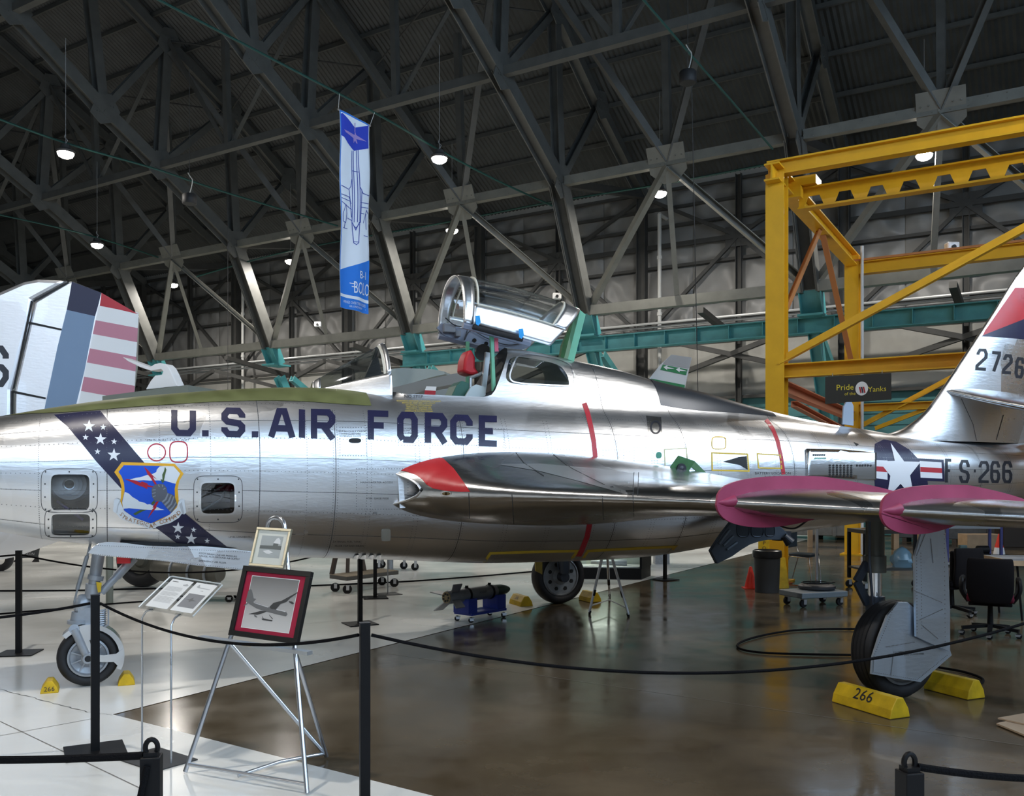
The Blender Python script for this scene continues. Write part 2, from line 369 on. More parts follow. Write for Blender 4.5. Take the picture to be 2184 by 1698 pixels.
for i in range(nx):
    for k in range(nz):
        if deck_z(WX0+(i+.5)*pw) < WZ0+(k+1)*ph+.4: continue
        o = link('pane', pmesh, win); o.location = (WX0+(i+.5)*pw, WLEN0-.36, WZ0+(k+.5)*ph)
mul = MB()
for i in range(nx+1): mul.bb((WX0+i*pw-.14,WLEN0-.34,WZ0), (WX0+i*pw+.14,WLEN0-.14,WZ1))
for k in range(nz+1): mul.bb((WX0,WLEN0-.33,WZ0+k*ph-.12), (WX1,WLEN0-.16,WZ0+k*ph+.12))
mul.build('mullion_grid', STEELD, win)
# ---- back wall skin pieces, children of wall_back
def blanket_mesh(wd_, ht, seed):
    rnd = random.Random(seed); nx_, nz_ = 18, 16; rows = []
    waves = [(rnd.uniform(2,7), rnd.uniform(-3,3), rnd.uniform(0,6), rnd.uniform(.006,.018)) for _ in range(9)]
    for k in range(nz_+1):
        r = []
        for i in range(nx_+1):
            y = (i/nx_-.5)*wd_; z = (k/nz_)*ht; e = min(i, nx_-i)/nx_*2; f = min(k, nz_-k)/nz_*2
            puff = .10*min(1, e*2.4)**.6*min(1, f*2.4)**.6
            wr = sum(a*math.sin(fx*y*1.3+fz*z*2.2+ph_) for fx, fz, ph_, a in waves)*min(1, e*5)*min(1, f*5)
            r.append(Vector((-(puff+wr), y, z)))
        rows.append(r)
    return MB().grid(rows).mesh('insulation_panel', BLANKET, smooth=True, ang=60)
GIRTS = [6.75, 8.1, 9.45, 10.9, 12.2]
PW = 7.0/4
bl = {}
for gi in range(4):
    ht = GIRTS[gi+1]-GIRTS[gi]
    for q in range(5): bl[gi, q] = blanket_mesh(PW-.03, ht-.05, gi*10+q)
w = 6.0-7*2
while w < WLEN1-1:
    for gi in range(4):
        o = link('insulation_panel', bl[gi, random.randrange(5)], wall_back); o.location = (SW+.06, w+PW/2, GIRTS[gi]+.02)
    w += PW
pn = MB(); pn.bb((-.03,-1.72,0), (.03,1.72,2.0)); pnm = pn.mesh('wall_panel', WALLP)
wn = MB()
wn.bb((-.02,-1.735,0), (.02,1.735,4.6))
for k in range(12): wn.bb((-.05,-1.735,.2+k*.37), (-.02,1.735,.24+k*.37))
wnm = wn.mesh('cladding_panel', WAINS)
w = -8.0
while w < WLEN1-1:
    o = link('wall_panel', pnm, wall_back); o.location = (SW+.05, w+1.75, 4.68)
    o = link('cladding_panel', wnm, wall_back); o.location = (SW+.05, w+1.75, 0.02)
    w += 3.5
g1 = MB(); g1.channel((0,WLEN0,0), (0,WLEN1,0), .12, .10, .02); gm = g1.mesh('girt', STEELD)
for z in [4.65]+GIRTS+[11.55, 7.45]:
    o = link('girt', gm, wall_back); o.location = (SW-.12, 0, z)
cm = MB(); cm.ibeam((0,0,0), (0,0,12.3), .30, .34, .025, up=(0,1,0)); cmm = cm.mesh('wall_column', STEELD)
c2 = MB(); c2.channel((0,0,0), (0,0,12.3), .16, .2, .02, up=(0,1,0)); c2m = c2.mesh('wall_post', STEELD)
ARCH_W = [6.0+7.0*k for k in range(-2, 8)]
for k, w in enumerate(ARCH_W):
    o = link('wall_column', cmm, wall_back); o.location = (SW-.45, w, 0)
    if w+3.5 < WLEN1:
        o = link('wall_post', c2m, wall_back); o.location = (SW-.28, w+3.5, 0)
xb = MB(); zc = 10.15
for sy, z2 in ((-1,12.0),(1,12.0),(-1,7.0),(1,7.0)):
    xb.bar((0,0,zc), (0,sy*3.45,z2), .12, .12, up=(1,0,0))
xb.bar((0,-3.5,10.15), (0,3.5,10.15), .14, .16)
xb.prism([(-.02,-.45,9.8),(-.02,.45,9.8),(-.02,.45,10.5),(-.02,-.45,10.5)], (.04,0,0))
xbm = xb.mesh('wall_brace', STEELD)
for w in ARCH_W[:-1]:
    o = link('wall_brace', xbm, wall_back); o.location = (SW-.32, w+3.5, 0)
# lower raking braces between the column foot and the mid-bay posts
lb = MB(); lb.bar((0,0,6.6), (-3.6,0,7.0), .18, .2, up=(0,1,0)); lb.bar((0,-3.4,5.1), (-1.2,3.4,6.9), .14, .16); lb.bar((0,3.4,5.1), (-1.2,-3.4,6.9), .14, .16)
lbm = lb.mesh('raking_brace', STEELD)
for w in ARCH_W[1:-1]:
    o = link('raking_brace', lbm, wall_back); o.location = (SW-.55, w+3.5, 0)
# pipes and cable trays along the wall
pp = MB()
for i in range(3): pp.cyl((SW-1.5-.16*i,WLEN0,6.95+.1*i), (SW-1.5-.16*i,WLEN1,6.95+.1*i), .045, n=8)
pp.build('wall_pipe', mat('light_conduit', (.42,.43,.43), .4, .4), wall_back, smooth=True)
dp = MB()
for w in (12.2, 33.2, 51.0):
    dp.cyl((SW-.75,w,2), (SW-.75,w,11.2), .07, n=10); dp.cyl((SW-.75,w,11.2), (SW-.1,w,11.2), .07, n=10)
    for z in (3.5,5.5,7.6,9.6): dp.cyl((SW-.75,w,z), (SW-.75,w,z+.12), .095, n=10)
dp.build('drain_pipe', mat('white_drain_pipe', (.5,.5,.48), .4), wall_back, smooth=True)
cb = MB()
for i in range(9): cb.cyl((SW-.6,23.4+.28*i,.5), (SW-.6,23.4+.28*i,5.6), .045, n=8)
cb.build('conduit_bank', mat('grey_conduit', (.36,.38,.38), .4, .4), wall_back, smooth=True)
# ---- roof trusses (one per arch line) : things
def member(mb, p, q, kind, w=.3, h=.34, y=0):
    p = (p[0], y, p[1]); q = (q[0], y, q[1])
    {'i': mb.ibeam, 'c': mb.channel}.get(kind, mb.bar)(p, q, w, h, **({'t': .03} if kind in 'ic' else {}), up=(0,1,0))
def rivet_rows(mb, c, sx, sz, y, n, r=.018):
    for i in range(n):
        for zz_ in (-1, 1):
            x = c[0]-sx/2+sx*(i+.5)/n
            mb.cyl((x, y, c[1]+zz_*sz/2*.8), (x, y-.02, c[1]+zz_*sz/2*.8), r, n=6)
def make_truss():
    t = thing('roof_truss', 'x', 'truss', (0,0,0), BROT)
    def part(nm, m, f): mb = MB(); f(mb); return mb.build(nm, m, t)
    for sg in (1, -1):
        I = [(s*sg, z) for s, z in IN]; Oo = [(s*sg, z) for s, z in OUT]
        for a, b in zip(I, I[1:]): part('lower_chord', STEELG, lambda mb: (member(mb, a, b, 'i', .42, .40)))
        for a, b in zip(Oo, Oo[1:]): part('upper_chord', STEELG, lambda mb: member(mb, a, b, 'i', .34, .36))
        pairs = [(1,2),(2,3),(3,4),(4,5),(5,6),(6,7),(7,8)]
        for i, j in pairs: part('web_post', STEELG, lambda mb: member(mb, I[i], Oo[j], 'i', .34, .30))
        for i, j in [(1,1),(2,2),(3,3),(4,4),(5,5),(6,6),(7,7),(8,8)]:
            part('web_diagonal', STEELG, lambda mb: member(mb, I[i], Oo[j], 'c', .22, .24))
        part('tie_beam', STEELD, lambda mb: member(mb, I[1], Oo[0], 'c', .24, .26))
        for (s_, z_), k in [(I[i], .55) for i in range(1,6)]+[(Oo[j], .5) for j in range(1,6)]:
            mb = MB(); mb.prism([(s_-k,-.16,z_-k*.5),(s_-k*.3,-.16,z_-k),(s_+k*.6,-.16,z_-k*.6),(s_+k,-.16,z_+k*.1),(s_+k*.4,-.16,z_+k),(s_-k*.5,-.16,z_+k*.8)], (0,-.025,0))
            for q in range(7):
                for r_ in (-1, 1):
                    x = s_-k*.55+q*k*.18; zz_ = z_+r_*k*.28; mb.cyl((x,-.185,zz_), (x,-.203,zz_), .020, n=6)
            mb.build('gusset_plate', STEELG, t)
        # flared leg: grey upper box, teal foot
        part('leg', STEELG, lambda mb: member(mb, I[0], I[1], 'i', .46, .48))
        def foot(mb):
            member(mb, (I[0][0], I[0][1]-.02), (26.35*sg, 6.42), 'i', .40, .62)
            mb.bb((26.35*sg-.45, -.35, 6.36), (26.35*sg+.45, .35, 6.42))
        part('leg_foot', TEAL, foot)
        part('strut', TEAL, lambda mb: member(mb, (26.5*sg, 5.95), (30.2*sg, 0.02), 'i', .34, .34))
        part('strut', TEAL, lambda mb: member(mb, (27.2*sg, 5.95), (30.6*sg, 4.2), 'c', .24, .2))
    bpy.context.view_layer.update(); return t
TRL = {6.0:'steel roof truss with a teal foot directly behind the yellow gantry', 13.0:'steel roof truss whose teal foot stands behind the raised canopy',
       20.0:'steel roof truss whose leg comes down just right of the blue banner', 27.0:'steel roof truss with a teal foot left of the windscreen and banner',
       34.0:'steel roof truss with a leg next to the striped rudder', 41.0:'distant roof truss above the striped tail fin at the far left'}
tr0 = make_truss()
for k, w in enumerate(ARCH_W):
    t = tr0 if k == 0 else copy_tree(tr0)
    t.location = W*w
    t['group'] = 'roof trusses of the hangar'
    t['label'] = TRL.get(w, {-8.0:'steel roof truss nearest the hangar doors behind the photographer', -1.0:'steel roof truss just outside the right edge of the view', 48.0:'roof truss in the dark distance behind the striped tail fin', 55.0:'last roof truss before the dark end wall at far left'}.get(w, 'roof truss'))
# ---- longitudinal bracing between the trusses
def make_bay():
    t = thing('truss_bracing', 'x', 'bracing', (0,0,0), BROT)
    def part(nm, m, f): mb = MB(); f(mb); return mb.build(nm, m, t)
    s1, z1 = IN[1]; s0, z0 = IN[0]
    def stru(mb):
        mb.channel((s1,.25,z1), (s1,6.75,z1), .22, .26, .02)
        for k in range(16):
            for dz in (-.07,.07): mb.cyl((s1-.11,.5+k*.4,z1+dz), (s1-.128,.5+k*.4,z1+dz), .018, n=6)
    part('upper_strut', STEELB, stru)
    part('lower_girder', STEELB, lambda mb: mb.channel((s0-.05,.2,z0+.05), (s0-.05,6.8,z0+.05), .26, .30, .02))
    def gus(mb):
        d = Vector((s0-s1,0,z0-z1)).normalized()
        c = Vector((s1-.12,3.5,z1)); mb.prism([c+Vector((0,-.55,0))-d*.42, c+Vector((0,.55,0))-d*.42, c+Vector((0,.55,0))+d*.3, c+Vector((0,.2,0))+d*.62, c+Vector((0,-.2,0))+d*.62, c+Vector((0,-.55,0))+d*.3], (.03,0,0))
        for k in range(6):
            for r_ in (-1,1): mb.cyl(c+Vector((0,-.45+.18*k,0))+d*(.09*r_), c+Vector((-.02,-.45+.18*k,0))+d*(.09*r_), .02, n=6)
    part('gusset_plate', STEELB, gus)
    for y in (.25, 6.75): part('brace', STEELB, lambda mb: mb.channel((s1-.05,3.5,z1-.1), (s0,y,z0+.3), .18, .18, .02))
    part('hanger', STEELB, lambda mb: mb.angle((s1-.05,3.5,z1), (s0,3.9,z0+.05), .15, .02))
    for y in (.2, 6.8): part('upper_brace', STEELG, lambda mb: mb.channel((s1,3.5,z1), (OUT[3][0],y,OUT[3][1]-.4), .18, .2, .02))
    part('upper_hanger', STEELG, lambda mb: mb.channel((s1,3.5,z1), (OUT[2][0],3.5,OUT[2][1]+.2), .2, .2, .02))
    # struts higher up the roof
    for i in (2, 4): part('ridge_strut', STEELG, lambda mb: mb.channel((IN[i][0],.2,IN[i][1]), (IN[i][0],6.8,IN[i][1]), .22, .24, .02))
    for i in (2, 4):
        part('sway_brace', STEELG, lambda mb: mb.angle((IN[i][0],3.5,IN[i][1]), (OUT[i+1][0],.2,OUT[i+1][1]), .16, .02))
        part('sway_brace', STEELG, lambda mb: mb.angle((IN[i][0],3.5,IN[i][1]), (OUT[i+1][0],6.8,OUT[i+1][1]), .16, .02))
        part('sway_rod', STEELD, lambda mb: mb.cyl((OUT[i][0],.2,OUT[i][1]), (OUT[i+1][0],6.8,OUT[i+1][1]), .03, n=6))
        part('sway_rod', STEELD, lambda mb: mb.cyl((OUT[i][0],6.8,OUT[i][1]), (OUT[i+1][0],.2,OUT[i+1][1]), .03, n=6))
        part('mid_post', STEELG, lambda mb: mb.channel((IN[i][0],3.5,IN[i][1]), (IN[i][0]-.2,3.5,OUT[i+1][1]+.3), .18, .2, .02))
    bpy.context.view_layer.update(); return t
BAYL = {-1.0:'grey bracing frame above the yellow gantry at the right edge', 6.0:'grey bracing frame between trusses right of the raised canopy',
        13.0:'grey bracing frame behind the raised canopy and the large roof lamp', 20.0:'grey bracing frame directly behind the hanging blue banner', 27.0:'grey bracing frame behind the lamp left of the banner',
        34.0:'grey bracing frame above the striped rudder', 41.0:'distant bracing frame in the dark roof at far left'}
bay0 = make_bay()
for k, w in enumerate(ARCH_W[:-1]):
    t = bay0 if k == 0 else copy_tree(bay0)
    t.location = W*w; t['group'] = 'bracing frames between roof trusses'
    t['label'] = BAYL.get(w, {-8.0:'bracing frame of the roof near the hangar doors', 48.0:'bracing frame of the roof next to the dark end wall'}.get(w, 'bracing frame of the roof'))
# teal runway girder on the leg feet
tb = MB(); tb.ibeam((26.35,-8,6.14), (26.35,20.6,6.14), .34, .46, .03)
for k in range(28): tb.bb((26.2,-7.6+k,5.95), (26.36,-7.58+k,6.34))
tg = bobj(tb, 'runway_girder', TEAL); tag(tg, 'long teal steel girder running along the truss feet behind the jet', 'girder')
# ================================================================== RECONNAISSANCE JET
jet = thing('jet_aircraft', 'polished silver jet with U.S. AIR FORCE lettering and open canopy', 'aircraft', AO, AROT)
FUS = [(-2.62,1.80,1.74,.03),(-2.45,1.90,1.66,.12),(-2.1,2.0,1.58,.22),(-1.6,2.11,1.50,.33),(-1.1,2.215,1.425,.41),(-.67,2.30,1.345,.47),(-.3,2.38,1.265,.52),(.1,2.457,1.21,.56),
       (.8,2.555,1.15,.61),(1.6,2.63,1.06,.655),(2.3,2.645,1.02,.68),(2.8,2.64,.985,.69),(3.6,2.62,.93,.705),(4.3,2.60,.915,.71),(5.0,2.58,.915,.71),(5.65,2.55,.935,.70),
       (6.4,2.52,1.015,.675),(7.4,2.46,1.13,.62),(8.4,2.38,1.22,.565),(9.2,2.33,1.285,.52),(10.2,2.27,1.37,.46),(11.5,2.19,1.50,.38),(12.1,2.14,1.56,.34)]
SPN = [(2.4,3.16,.47),(3.6,3.15,.475),(4.04,3.14,.47),(4.73,3.055,.45),(5.33,2.965,.42),(5.8,2.862,.39),(6.34,2.777,.36),(7.06,2.636,.32),(8.15,2.47,.25),(8.8,2.40,.2),(9.6,2.28,.15)]
def fus_r(u, th):                       # polar section radius; th = 0 at top
    zt, zb, hw = lerp_tab(FUS, u); zc = (zt+zb)/2+.02; up = zt-zc; dn = zc-zb
    c, s = math.cos(th), math.sin(th); b = up if c >= 0 else dn; n = 2.25
    r1 = (abs(c/b)**n+abs(s/hw)**n)**(-1/n)
    if u >= 2.66:
        zs, hs = lerp_tab(SPN, u); b2 = max(zs-zc, .05)
        if c > 0:
            r2 = (abs(c/b2)**2.1+abs(s/hs)**2.1)**(-1/2.1); k = .10
            h_ = max(k-abs(r1-r2), 0)/k; r1 = max(r1, r2)+h_*h_*k*.25
    return r1, zc
def fus_pt(u, th, off=0.0, side=1):
    r, zc = fus_r(u, th); r += off
    return A(u, side*r*math.sin(th), zc+r*math.cos(th))
NT = 96
def fus_rows(us, off=0.0): return [[fus_pt(u, 2*math.pi*i/NT, off) for i in range(NT)] for u in us]
us = [-2.62,-2.58,-2.52,-2.45,-2.35]+[-2.25+.08*i for i in range(int((12.1+2.25)/.08)+1)]+[12.1]
fm = MB().grid(fus_rows(us), True)
fm.add([fus_pt(us[0], 2*math.pi*i/NT) for i in range(NT)], [tuple(range(NT))])
fm.add([fus_pt(us[-1], 2*math.pi*i/NT) for i in range(NT)], [tuple(range(NT))])
PALEIN = mat('pale_green_lining', (.30,.34,.32), .6)
fus_me = fm.mesh('fuselage', [ALU, DARK, PALEIN], smooth=True, ang=50)
# openings: cockpit, camera bays
def boolean_cut(me, cutters):
    o = bpy.data.objects.new('tmp', me); COL.objects.link(o); cos = []
    for cm_ in cutters:
        c = bpy.data.objects.new('cut', cm_); COL.objects.link(c); cos.append(c)
        m = o.modifiers.new('b', 'BOOLEAN'); m.operation = 'DIFFERENCE'; m.object = c; m.solver = 'EXACT'; m.material_mode = 'INDEX'
    dg = bpy.context.evaluated_depsgraph_get(); dg.update(); r = bpy.data.meshes.new_from_object(o.evaluated_get(dg))
    for c in cos: bpy.data.objects.remove(c)
    bpy.data.objects.remove(o); return r
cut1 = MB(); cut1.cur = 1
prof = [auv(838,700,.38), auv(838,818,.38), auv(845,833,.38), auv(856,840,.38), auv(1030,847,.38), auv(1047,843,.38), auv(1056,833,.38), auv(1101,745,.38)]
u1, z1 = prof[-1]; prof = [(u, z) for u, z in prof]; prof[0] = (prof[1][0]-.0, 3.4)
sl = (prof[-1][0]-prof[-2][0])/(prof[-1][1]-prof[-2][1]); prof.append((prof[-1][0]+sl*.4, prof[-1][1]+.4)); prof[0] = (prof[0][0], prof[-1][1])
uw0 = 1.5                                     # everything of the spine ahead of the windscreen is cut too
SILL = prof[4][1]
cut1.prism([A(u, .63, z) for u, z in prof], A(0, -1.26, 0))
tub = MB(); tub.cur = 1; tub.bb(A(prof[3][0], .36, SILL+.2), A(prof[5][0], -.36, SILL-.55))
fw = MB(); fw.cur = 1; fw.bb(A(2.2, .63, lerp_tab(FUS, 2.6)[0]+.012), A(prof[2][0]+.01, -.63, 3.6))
QPX = [(1106,754),(1150,757),(1208,770),(1222,786),(1226,812),(1221,824),(1180,822),(1098,818),(1085,807),(1092,783)]
def chaikin(P, n=2):
    for _ in range(n): P = [q for a, b in zip(P, P[1:]+P[:1]) for q in ((a[0]*.75+b[0]*.25, a[1]*.75+b[1]*.25), (a[0]*.25+b[0]*.75, a[1]*.25+b[1]*.75))]
    return P
QPX = chaikin(QPX)
qwin = [auv(x, y, .42) for x, y in QPX]
qcut = MB(); qcut.cur = 2; qcut.prism([A(u, .7, z) for u, z in qwin], A(0, -1.4, 0))
bays = []
for (x0, y0, x1, y1) in ((108,1012,191,1087), (110,1096,192,1140), (428,1029,500,1096)):
    ua, za = auv(x0, y0, .52); ub, zb = auv(x1, y1, .52)
    c = MB(); c.cur = 1; c.bb(A(ua, 1.0, za), A(ub, .18, zb)); bays.append((ua, za, ub, zb, c))
def cm_(mb):
    me = mb.mesh('c', [ALU, DARK, PALEIN]); return me
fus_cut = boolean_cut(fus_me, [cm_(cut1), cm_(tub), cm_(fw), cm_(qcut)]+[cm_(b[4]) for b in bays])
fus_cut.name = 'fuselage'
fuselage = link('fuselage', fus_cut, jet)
FBVH = BVHTree.FromPolygons([v.co for v in fus_me.vertices], [tuple(p.vertices) for p in fus_me.polygons])
# ------------------------------------------------ markings laid on a skin: outlines measured in photo pixels, cast onto the surface
def decal(polys, name, material, parent, layer=1, bvh=None, step=9, lab=None):
    bvh = bvh or FBVH; bm = bmesh.new()
    for poly in polys:
        vs = [bm.verts.new((x, y, 0)) for x, y in poly]
        try: bm.faces.new(vs)
        except ValueError: pass
    bmesh.ops.remove_doubles(bm, verts=bm.verts, dist=.02); bmesh.ops.triangulate(bm, faces=bm.faces)
    xs = [v.co.x for v in bm.verts]; ys = [v.co.y for v in bm.verts]
    for ax, lo, hi in ((0, min(xs), max(xs)), (1, min(ys), max(ys))):
        t = lo+step
        while t < hi:
            co = Vector((t,0,0)) if ax == 0 else Vector((0,t,0)); no = Vector((1,0,0)) if ax == 0 else Vector((0,1,0))
            bmesh.ops.bisect_plane(bm, geom=list(bm.verts)+list(bm.edges)+list(bm.faces), plane_co=co, plane_no=no); t += step
    return _cast(bm, name, material, parent, layer, bvh, lab)
def _cast(bm, name, material, parent, layer, bvh, lab=None):
    dead = []
    for v in bm.verts:
        d = ray_local(v.co.x, v.co.y); hit = bvh.ray_cast(CAML, d)
        if hit[0] is None: dead.append(v); continue
        n = hit[1] if hit[1].dot(d) < 0 else -hit[1]
        v.co = hit[0]+n*(.0012+.0011*layer)
    if dead: bmesh.ops.delete(bm, geom=dead, context='VERTS')
    for f in bm.faces: f.smooth = True
    me = bpy.data.meshes.new(name); bm.to_mesh(me); bm.free(); me.materials.append(material)
    o = link(name, me, parent)
    if lab: o['label'] = lab
    return o
def text_decal(s, x, y, size, ang, name, material, parent, layer=1, bvh=None, sx=1.0, align='CENTER'):
    vs, fs = text_mesh(s, size, align); bm = bmesh.new(); c, sn = math.cos(math.radians(ang)), math.sin(math.radians(ang)); V_ = []
    for a, b, _ in vs:
        a *= sx; V_.append(bm.verts.new((x+a*c+b*sn, y+a*sn-b*c, 0)))
    for f in fs:
        try: bm.faces.new([V_[i] for i in f])
        except ValueError: pass
    return _cast(bm, name, material, parent, layer, bvh or FBVH)
def star(cx, cy, r, rot=0):
    return [(cx+(r if i % 2 == 0 else r*.40)*math.sin(math.radians(36*i)+rot), cy-(r if i % 2 == 0 else r*.40)*math.cos(math.radians(36*i)+rot)) for i in range(10)]
def band(P, w, closed=False):              # stroke with mitred joints -> quads
    n = len(P); L_, R_ = [], []
    for i in range(n):
        a = Vector(P[i-1]) if (i or closed) else None; b = Vector(P[i]); c = Vector(P[(i+1) % n]) if (i < n-1 or closed) else None
        d0 = (b-a).normalized() if a is not None else None; d1 = (c-b).normalized() if c is not None else None
        d0 = d0 or d1; d1 = d1 or d0; n0 = Vector((-d0.y, d0.x)); n1 = Vector((-d1.y, d1.x)); m = (n0+n1)
        m = m.normalized() if m.length > 1e-6 else n0; k = w/2/max(m.dot(n0), .4)
        L_.append(b+m*k); R_.append(b-m*k)
    q = [(tuple(L_[i]), tuple(L_[(i+1) % n]), tuple(R_[(i+1) % n]), tuple(R_[i])) for i in range(n if closed else n-1)]
    return q
GLY = {'U': [[(0,1),(0,.2),(.2,0),(.8,0),(1,.2),(1,1)]], 'S': [[(1,.72),(1,.82),(.8,1),(.2,1),(0,.82),(0,.66),(.18,.53),(.82,.47),(1,.34),(1,.18),(.8,0),(.2,0),(0,.18),(0,.28)]],
       'A': [[(-.06,-.1),(.36,1),(.64,1),(1.06,-.1)], [(.15,.28),(.85,.28)]], 'I': [[(.5,-.1),(.5,1.1)]], 'R': [[(0,-.1),(0,1),(.8,1),(1,.82),(1,.62),(.8,.45),(0,.45)], [(.5,.45),(1.05,-.1)]],
       'F': [[(0,-.1),(0,1),(1.08,1)], [(0,.5),(.8,.5)]], 'O': [[(.2,0),(0,.18),(0,.82),(.2,1),(.8,1),(1,.82),(1,.18),(.8,0),(.2,0)]], 'C': [[(1,.68),(1,.82),(.8,1),(.2,1),(0,.82),(0,.18),(.2,0),(.8,0),(1,.18),(1,.32)]],
       'E': [[(1.08,1),(0,1),(0,0),(1.08,0)], [(0,.5),(.8,.5)]], '2': [[(0,.74),(0,.82),(.2,1),(.8,1),(1,.82),(1,.62),(0,.16),(0,0),(1.1,0)]],
       '6': [[(1,.74),(1,.84),(.8,1),(.2,1),(0,.82),(0,.18),(.2,0),(.8,0),(1,.18),(1,.4),(.8,.54),(.05,.54)]], '7': [[(-.1,1),(1,1),(1,.85),(.35,-.1)]], '-': [[(.2,.5),(.8,.5)]]}
def glyph(ch, box, w, skew=0.0):           # box: x0,y0,x1,y1 outer; skew: y shift across width
    x0, y0, x1, y1 = box; out = []; ix0, ix1 = x0+w/2, x1-w/2; iy0, iy1 = y0+w/2, y1-w/2
    for line in GLY[ch]:
        P = [(ix0+(ix1-ix0)*a, min(max(iy1-(iy1-iy0)*b, y0), y1)) for a, b in line]
        out += band(P, w)
    return [[(x, y+skew*(x-x0)/(x1-x0)) for x, y in q] for q in out]
def c1(x, y): return (x*.36513, 560+y*.36513)
LETTERS = [('U',(365,868,418,930)),('S',(472,869,523,932)),('A',(574,870,628,934)),('I',(636,871,652,935)),('R',(663,872,715,937)),
           ('F',(784,875,832,939)),('O',(847,878,891,944)),('R',(906,880,954,946)),('C',(960,884,1008,948)),('E',(1021,886,1064,952))]
for ch, bx in LETTERS:
    decal(glyph(ch, bx, 13.5, 1.5), 'letter_'+ch.lower(), NAVY, jet, lab='dark navy painted letter '+ch)
for bx in ((431,918,445,931), (537,920,551,933)):
    x0, y0, x1, y1 = bx; decal([[(x0,y0),(x1,y0),(x1,y1),(x0,y1)]], 'full_stop', NAVY, jet)
# star-spangled sash, then the shield over it
sash = [c1(*p) for p in [(315,890),(450,876),(585,866),(700,1000),(840,1165),(960,1310),(1085,1468),(1200,1565),(1335,1668),(1190,1660),(1045,1648),(905,1545),(735,1350),(560,1160),(480,1060),(395,960)]]
decal([sash], 'sash', NAVY, jet, lab='diagonal navy band scattered with white stars')
STW = mat('star_white', (.78,.80,.84), .4)
for (x, y, r) in [(520,957,38),(603,963,19),(500,1022,19),(587,1033,37),(667,1047,19),(570,1105,19),(665,1125,40),(1040,1550,36),(1131,1560,17),(1038,1600,18),(1117,1612,36),(1210,1625,17)]:
    cx_, cy_ = c1(x, y); decal([star(cx_, cy_, r*.36513, .05)], 'star', STW, jet, layer=2)
def c8(x, y): return (230+x*.106007, 970+y*.106007)
BY = mat('shield_yellow', (.80,.42,.02), .45); BB = mat('shield_blue', (.006,.085,.62), .4); BW = mat('cloud_white', (.72,.76,.80), .5)
BR = mat('bolt_red', (.42,.012,.03), .4); BG = mat('gauntlet_grey', (.11,.12,.15), .4); BGL = mat('gauntlet_light', (.25,.28,.33), .4); BO = mat('olive_branch_green', (.06,.11,.03), .5); BT = mat('scroll_lettering', (.36,.15,.02), .5)
outer = [(280,150),(850,165),(1345,180),(1525,380),(1440,520),(1405,680),(1425,920),(1440,1050),(1250,1240),(860,1400),(480,1290),(230,1060),(265,850),(275,650),(235,500),(130,350)]
inner = [(325,210),(850,222),(1325,235),(1455,380),(1375,540),(1345,680),(1350,850),(1395,1010),(1240,1200),(860,1380),(520,1250),(330,1120),(290,930),(340,720),(325,560),(275,430),(215,345)]
scroll = [(130,900),(185,870),(240,900),(280,1000),(330,1120),(520,1250),(690,1310),(860,1370),(1050,1310),(1240,1200),(1390,1050),(1420,940),(1480,885),(1540,900),(1550,1010),(1580,1150),(1540,1190),(1490,1180),(1430,1260),(1260,1360),(1000,1430),(860,1495),(700,1430),(450,1350),(260,1280),(180,1180),(130,1150),(105,1120)]
emb = decal([[c8(*p) for p in outer]], 'shield', BY, jet, layer=3, lab='painted command shield with gauntlet, lightning and olive branch')
def em(polys, m, layer, nm):
    for q in polys: decal([[c8(*p) for p in q]], nm, m, emb, layer=layer)
em([inner], BB, 4, 'shield_field')
em([[(430,500),(560,465),(640,455),(720,430),(800,405),(900,385),(975,350),(985,300),(1040,240),(1130,228),(1325,235),(1455,380),(1400,490),(1365,580),(1300,570),(1250,550),(1150,525),(1000,515),(850,520),(720,510),(600,520),(520,508)],
    [(340,745),(420,775),(500,850),(590,900),(640,940),(740,960),(790,995),(850,990),(930,1030),(1000,1050),(1060,1080),(1140,1105),(980,1110),(860,1105),(740,1100),(600,1085),(430,1070),(310,1080),(290,960)]], BW, 5, 'cloud')
em([[(720,235),(800,300),(890,400),(940,450),(995,500),(905,445),(985,590),(950,600),(850,450),(800,395),(770,320)],
    [(335,485),(460,500),(560,520),(655,560),(690,535),(800,580),(810,610),(935,635),(925,660),(790,645),(800,690),(720,650),(600,610),(480,550)],
    [(975,940),(1030,930),(970,1040),(985,1050),(900,1150),(800,1280),(895,1090),(930,1060),(895,1055)]], BR, 6, 'lightning_bolt')
em([[(1150,240),(1180,300),(1165,360),(1150,420),(1130,520),(1150,520),(1100,575),(1060,490),(1100,500),(1095,400),(1130,330)], [(510,1180),(600,1130),(660,1100),(790,1100),(700,1130),(560,1210)], [(870,970),(930,910),(960,960),(900,1010)]], BO, 6, 'olive_branch')
em([[(880,690),(930,610),(1030,580),(1120,590),(1180,660),(1200,760),(1300,800),(1345,830),(1395,1000),(1280,1170),(1180,1060),(1080,940),(1010,930),(940,920),(890,840)]], BG, 7, 'gauntlet')
for p in [[(1085,935),(1150,880),(1200,770),(1225,775),(1180,900),(1105,960)], [(1130,990),(1210,920),(1265,800),(1290,805),(1240,940),(1155,1020)], [(1180,1050),(1260,980),(1320,830),(1340,840),(1290,990),(1205,1080)], [(1230,1110),(1320,1020),(1370,930),(1380,960),(1330,1050),(1255,1140)],
          [(900,700),(960,690),(965,705),(895,715)], [(890,770),(960,750),(965,765),(890,785)], [(900,840),(960,810),(965,825),(905,855)], [(1010,600),(1030,650),(1045,645),(1030,595)], [(1090,600),(1095,650),(1110,645),(1110,600)], [(1150,660),(1110,690),(1120,700),(1165,680)]]:
    em([p], BGL, 8, 'gauntlet_plate')
em([scroll], BW, 7, 'scroll')
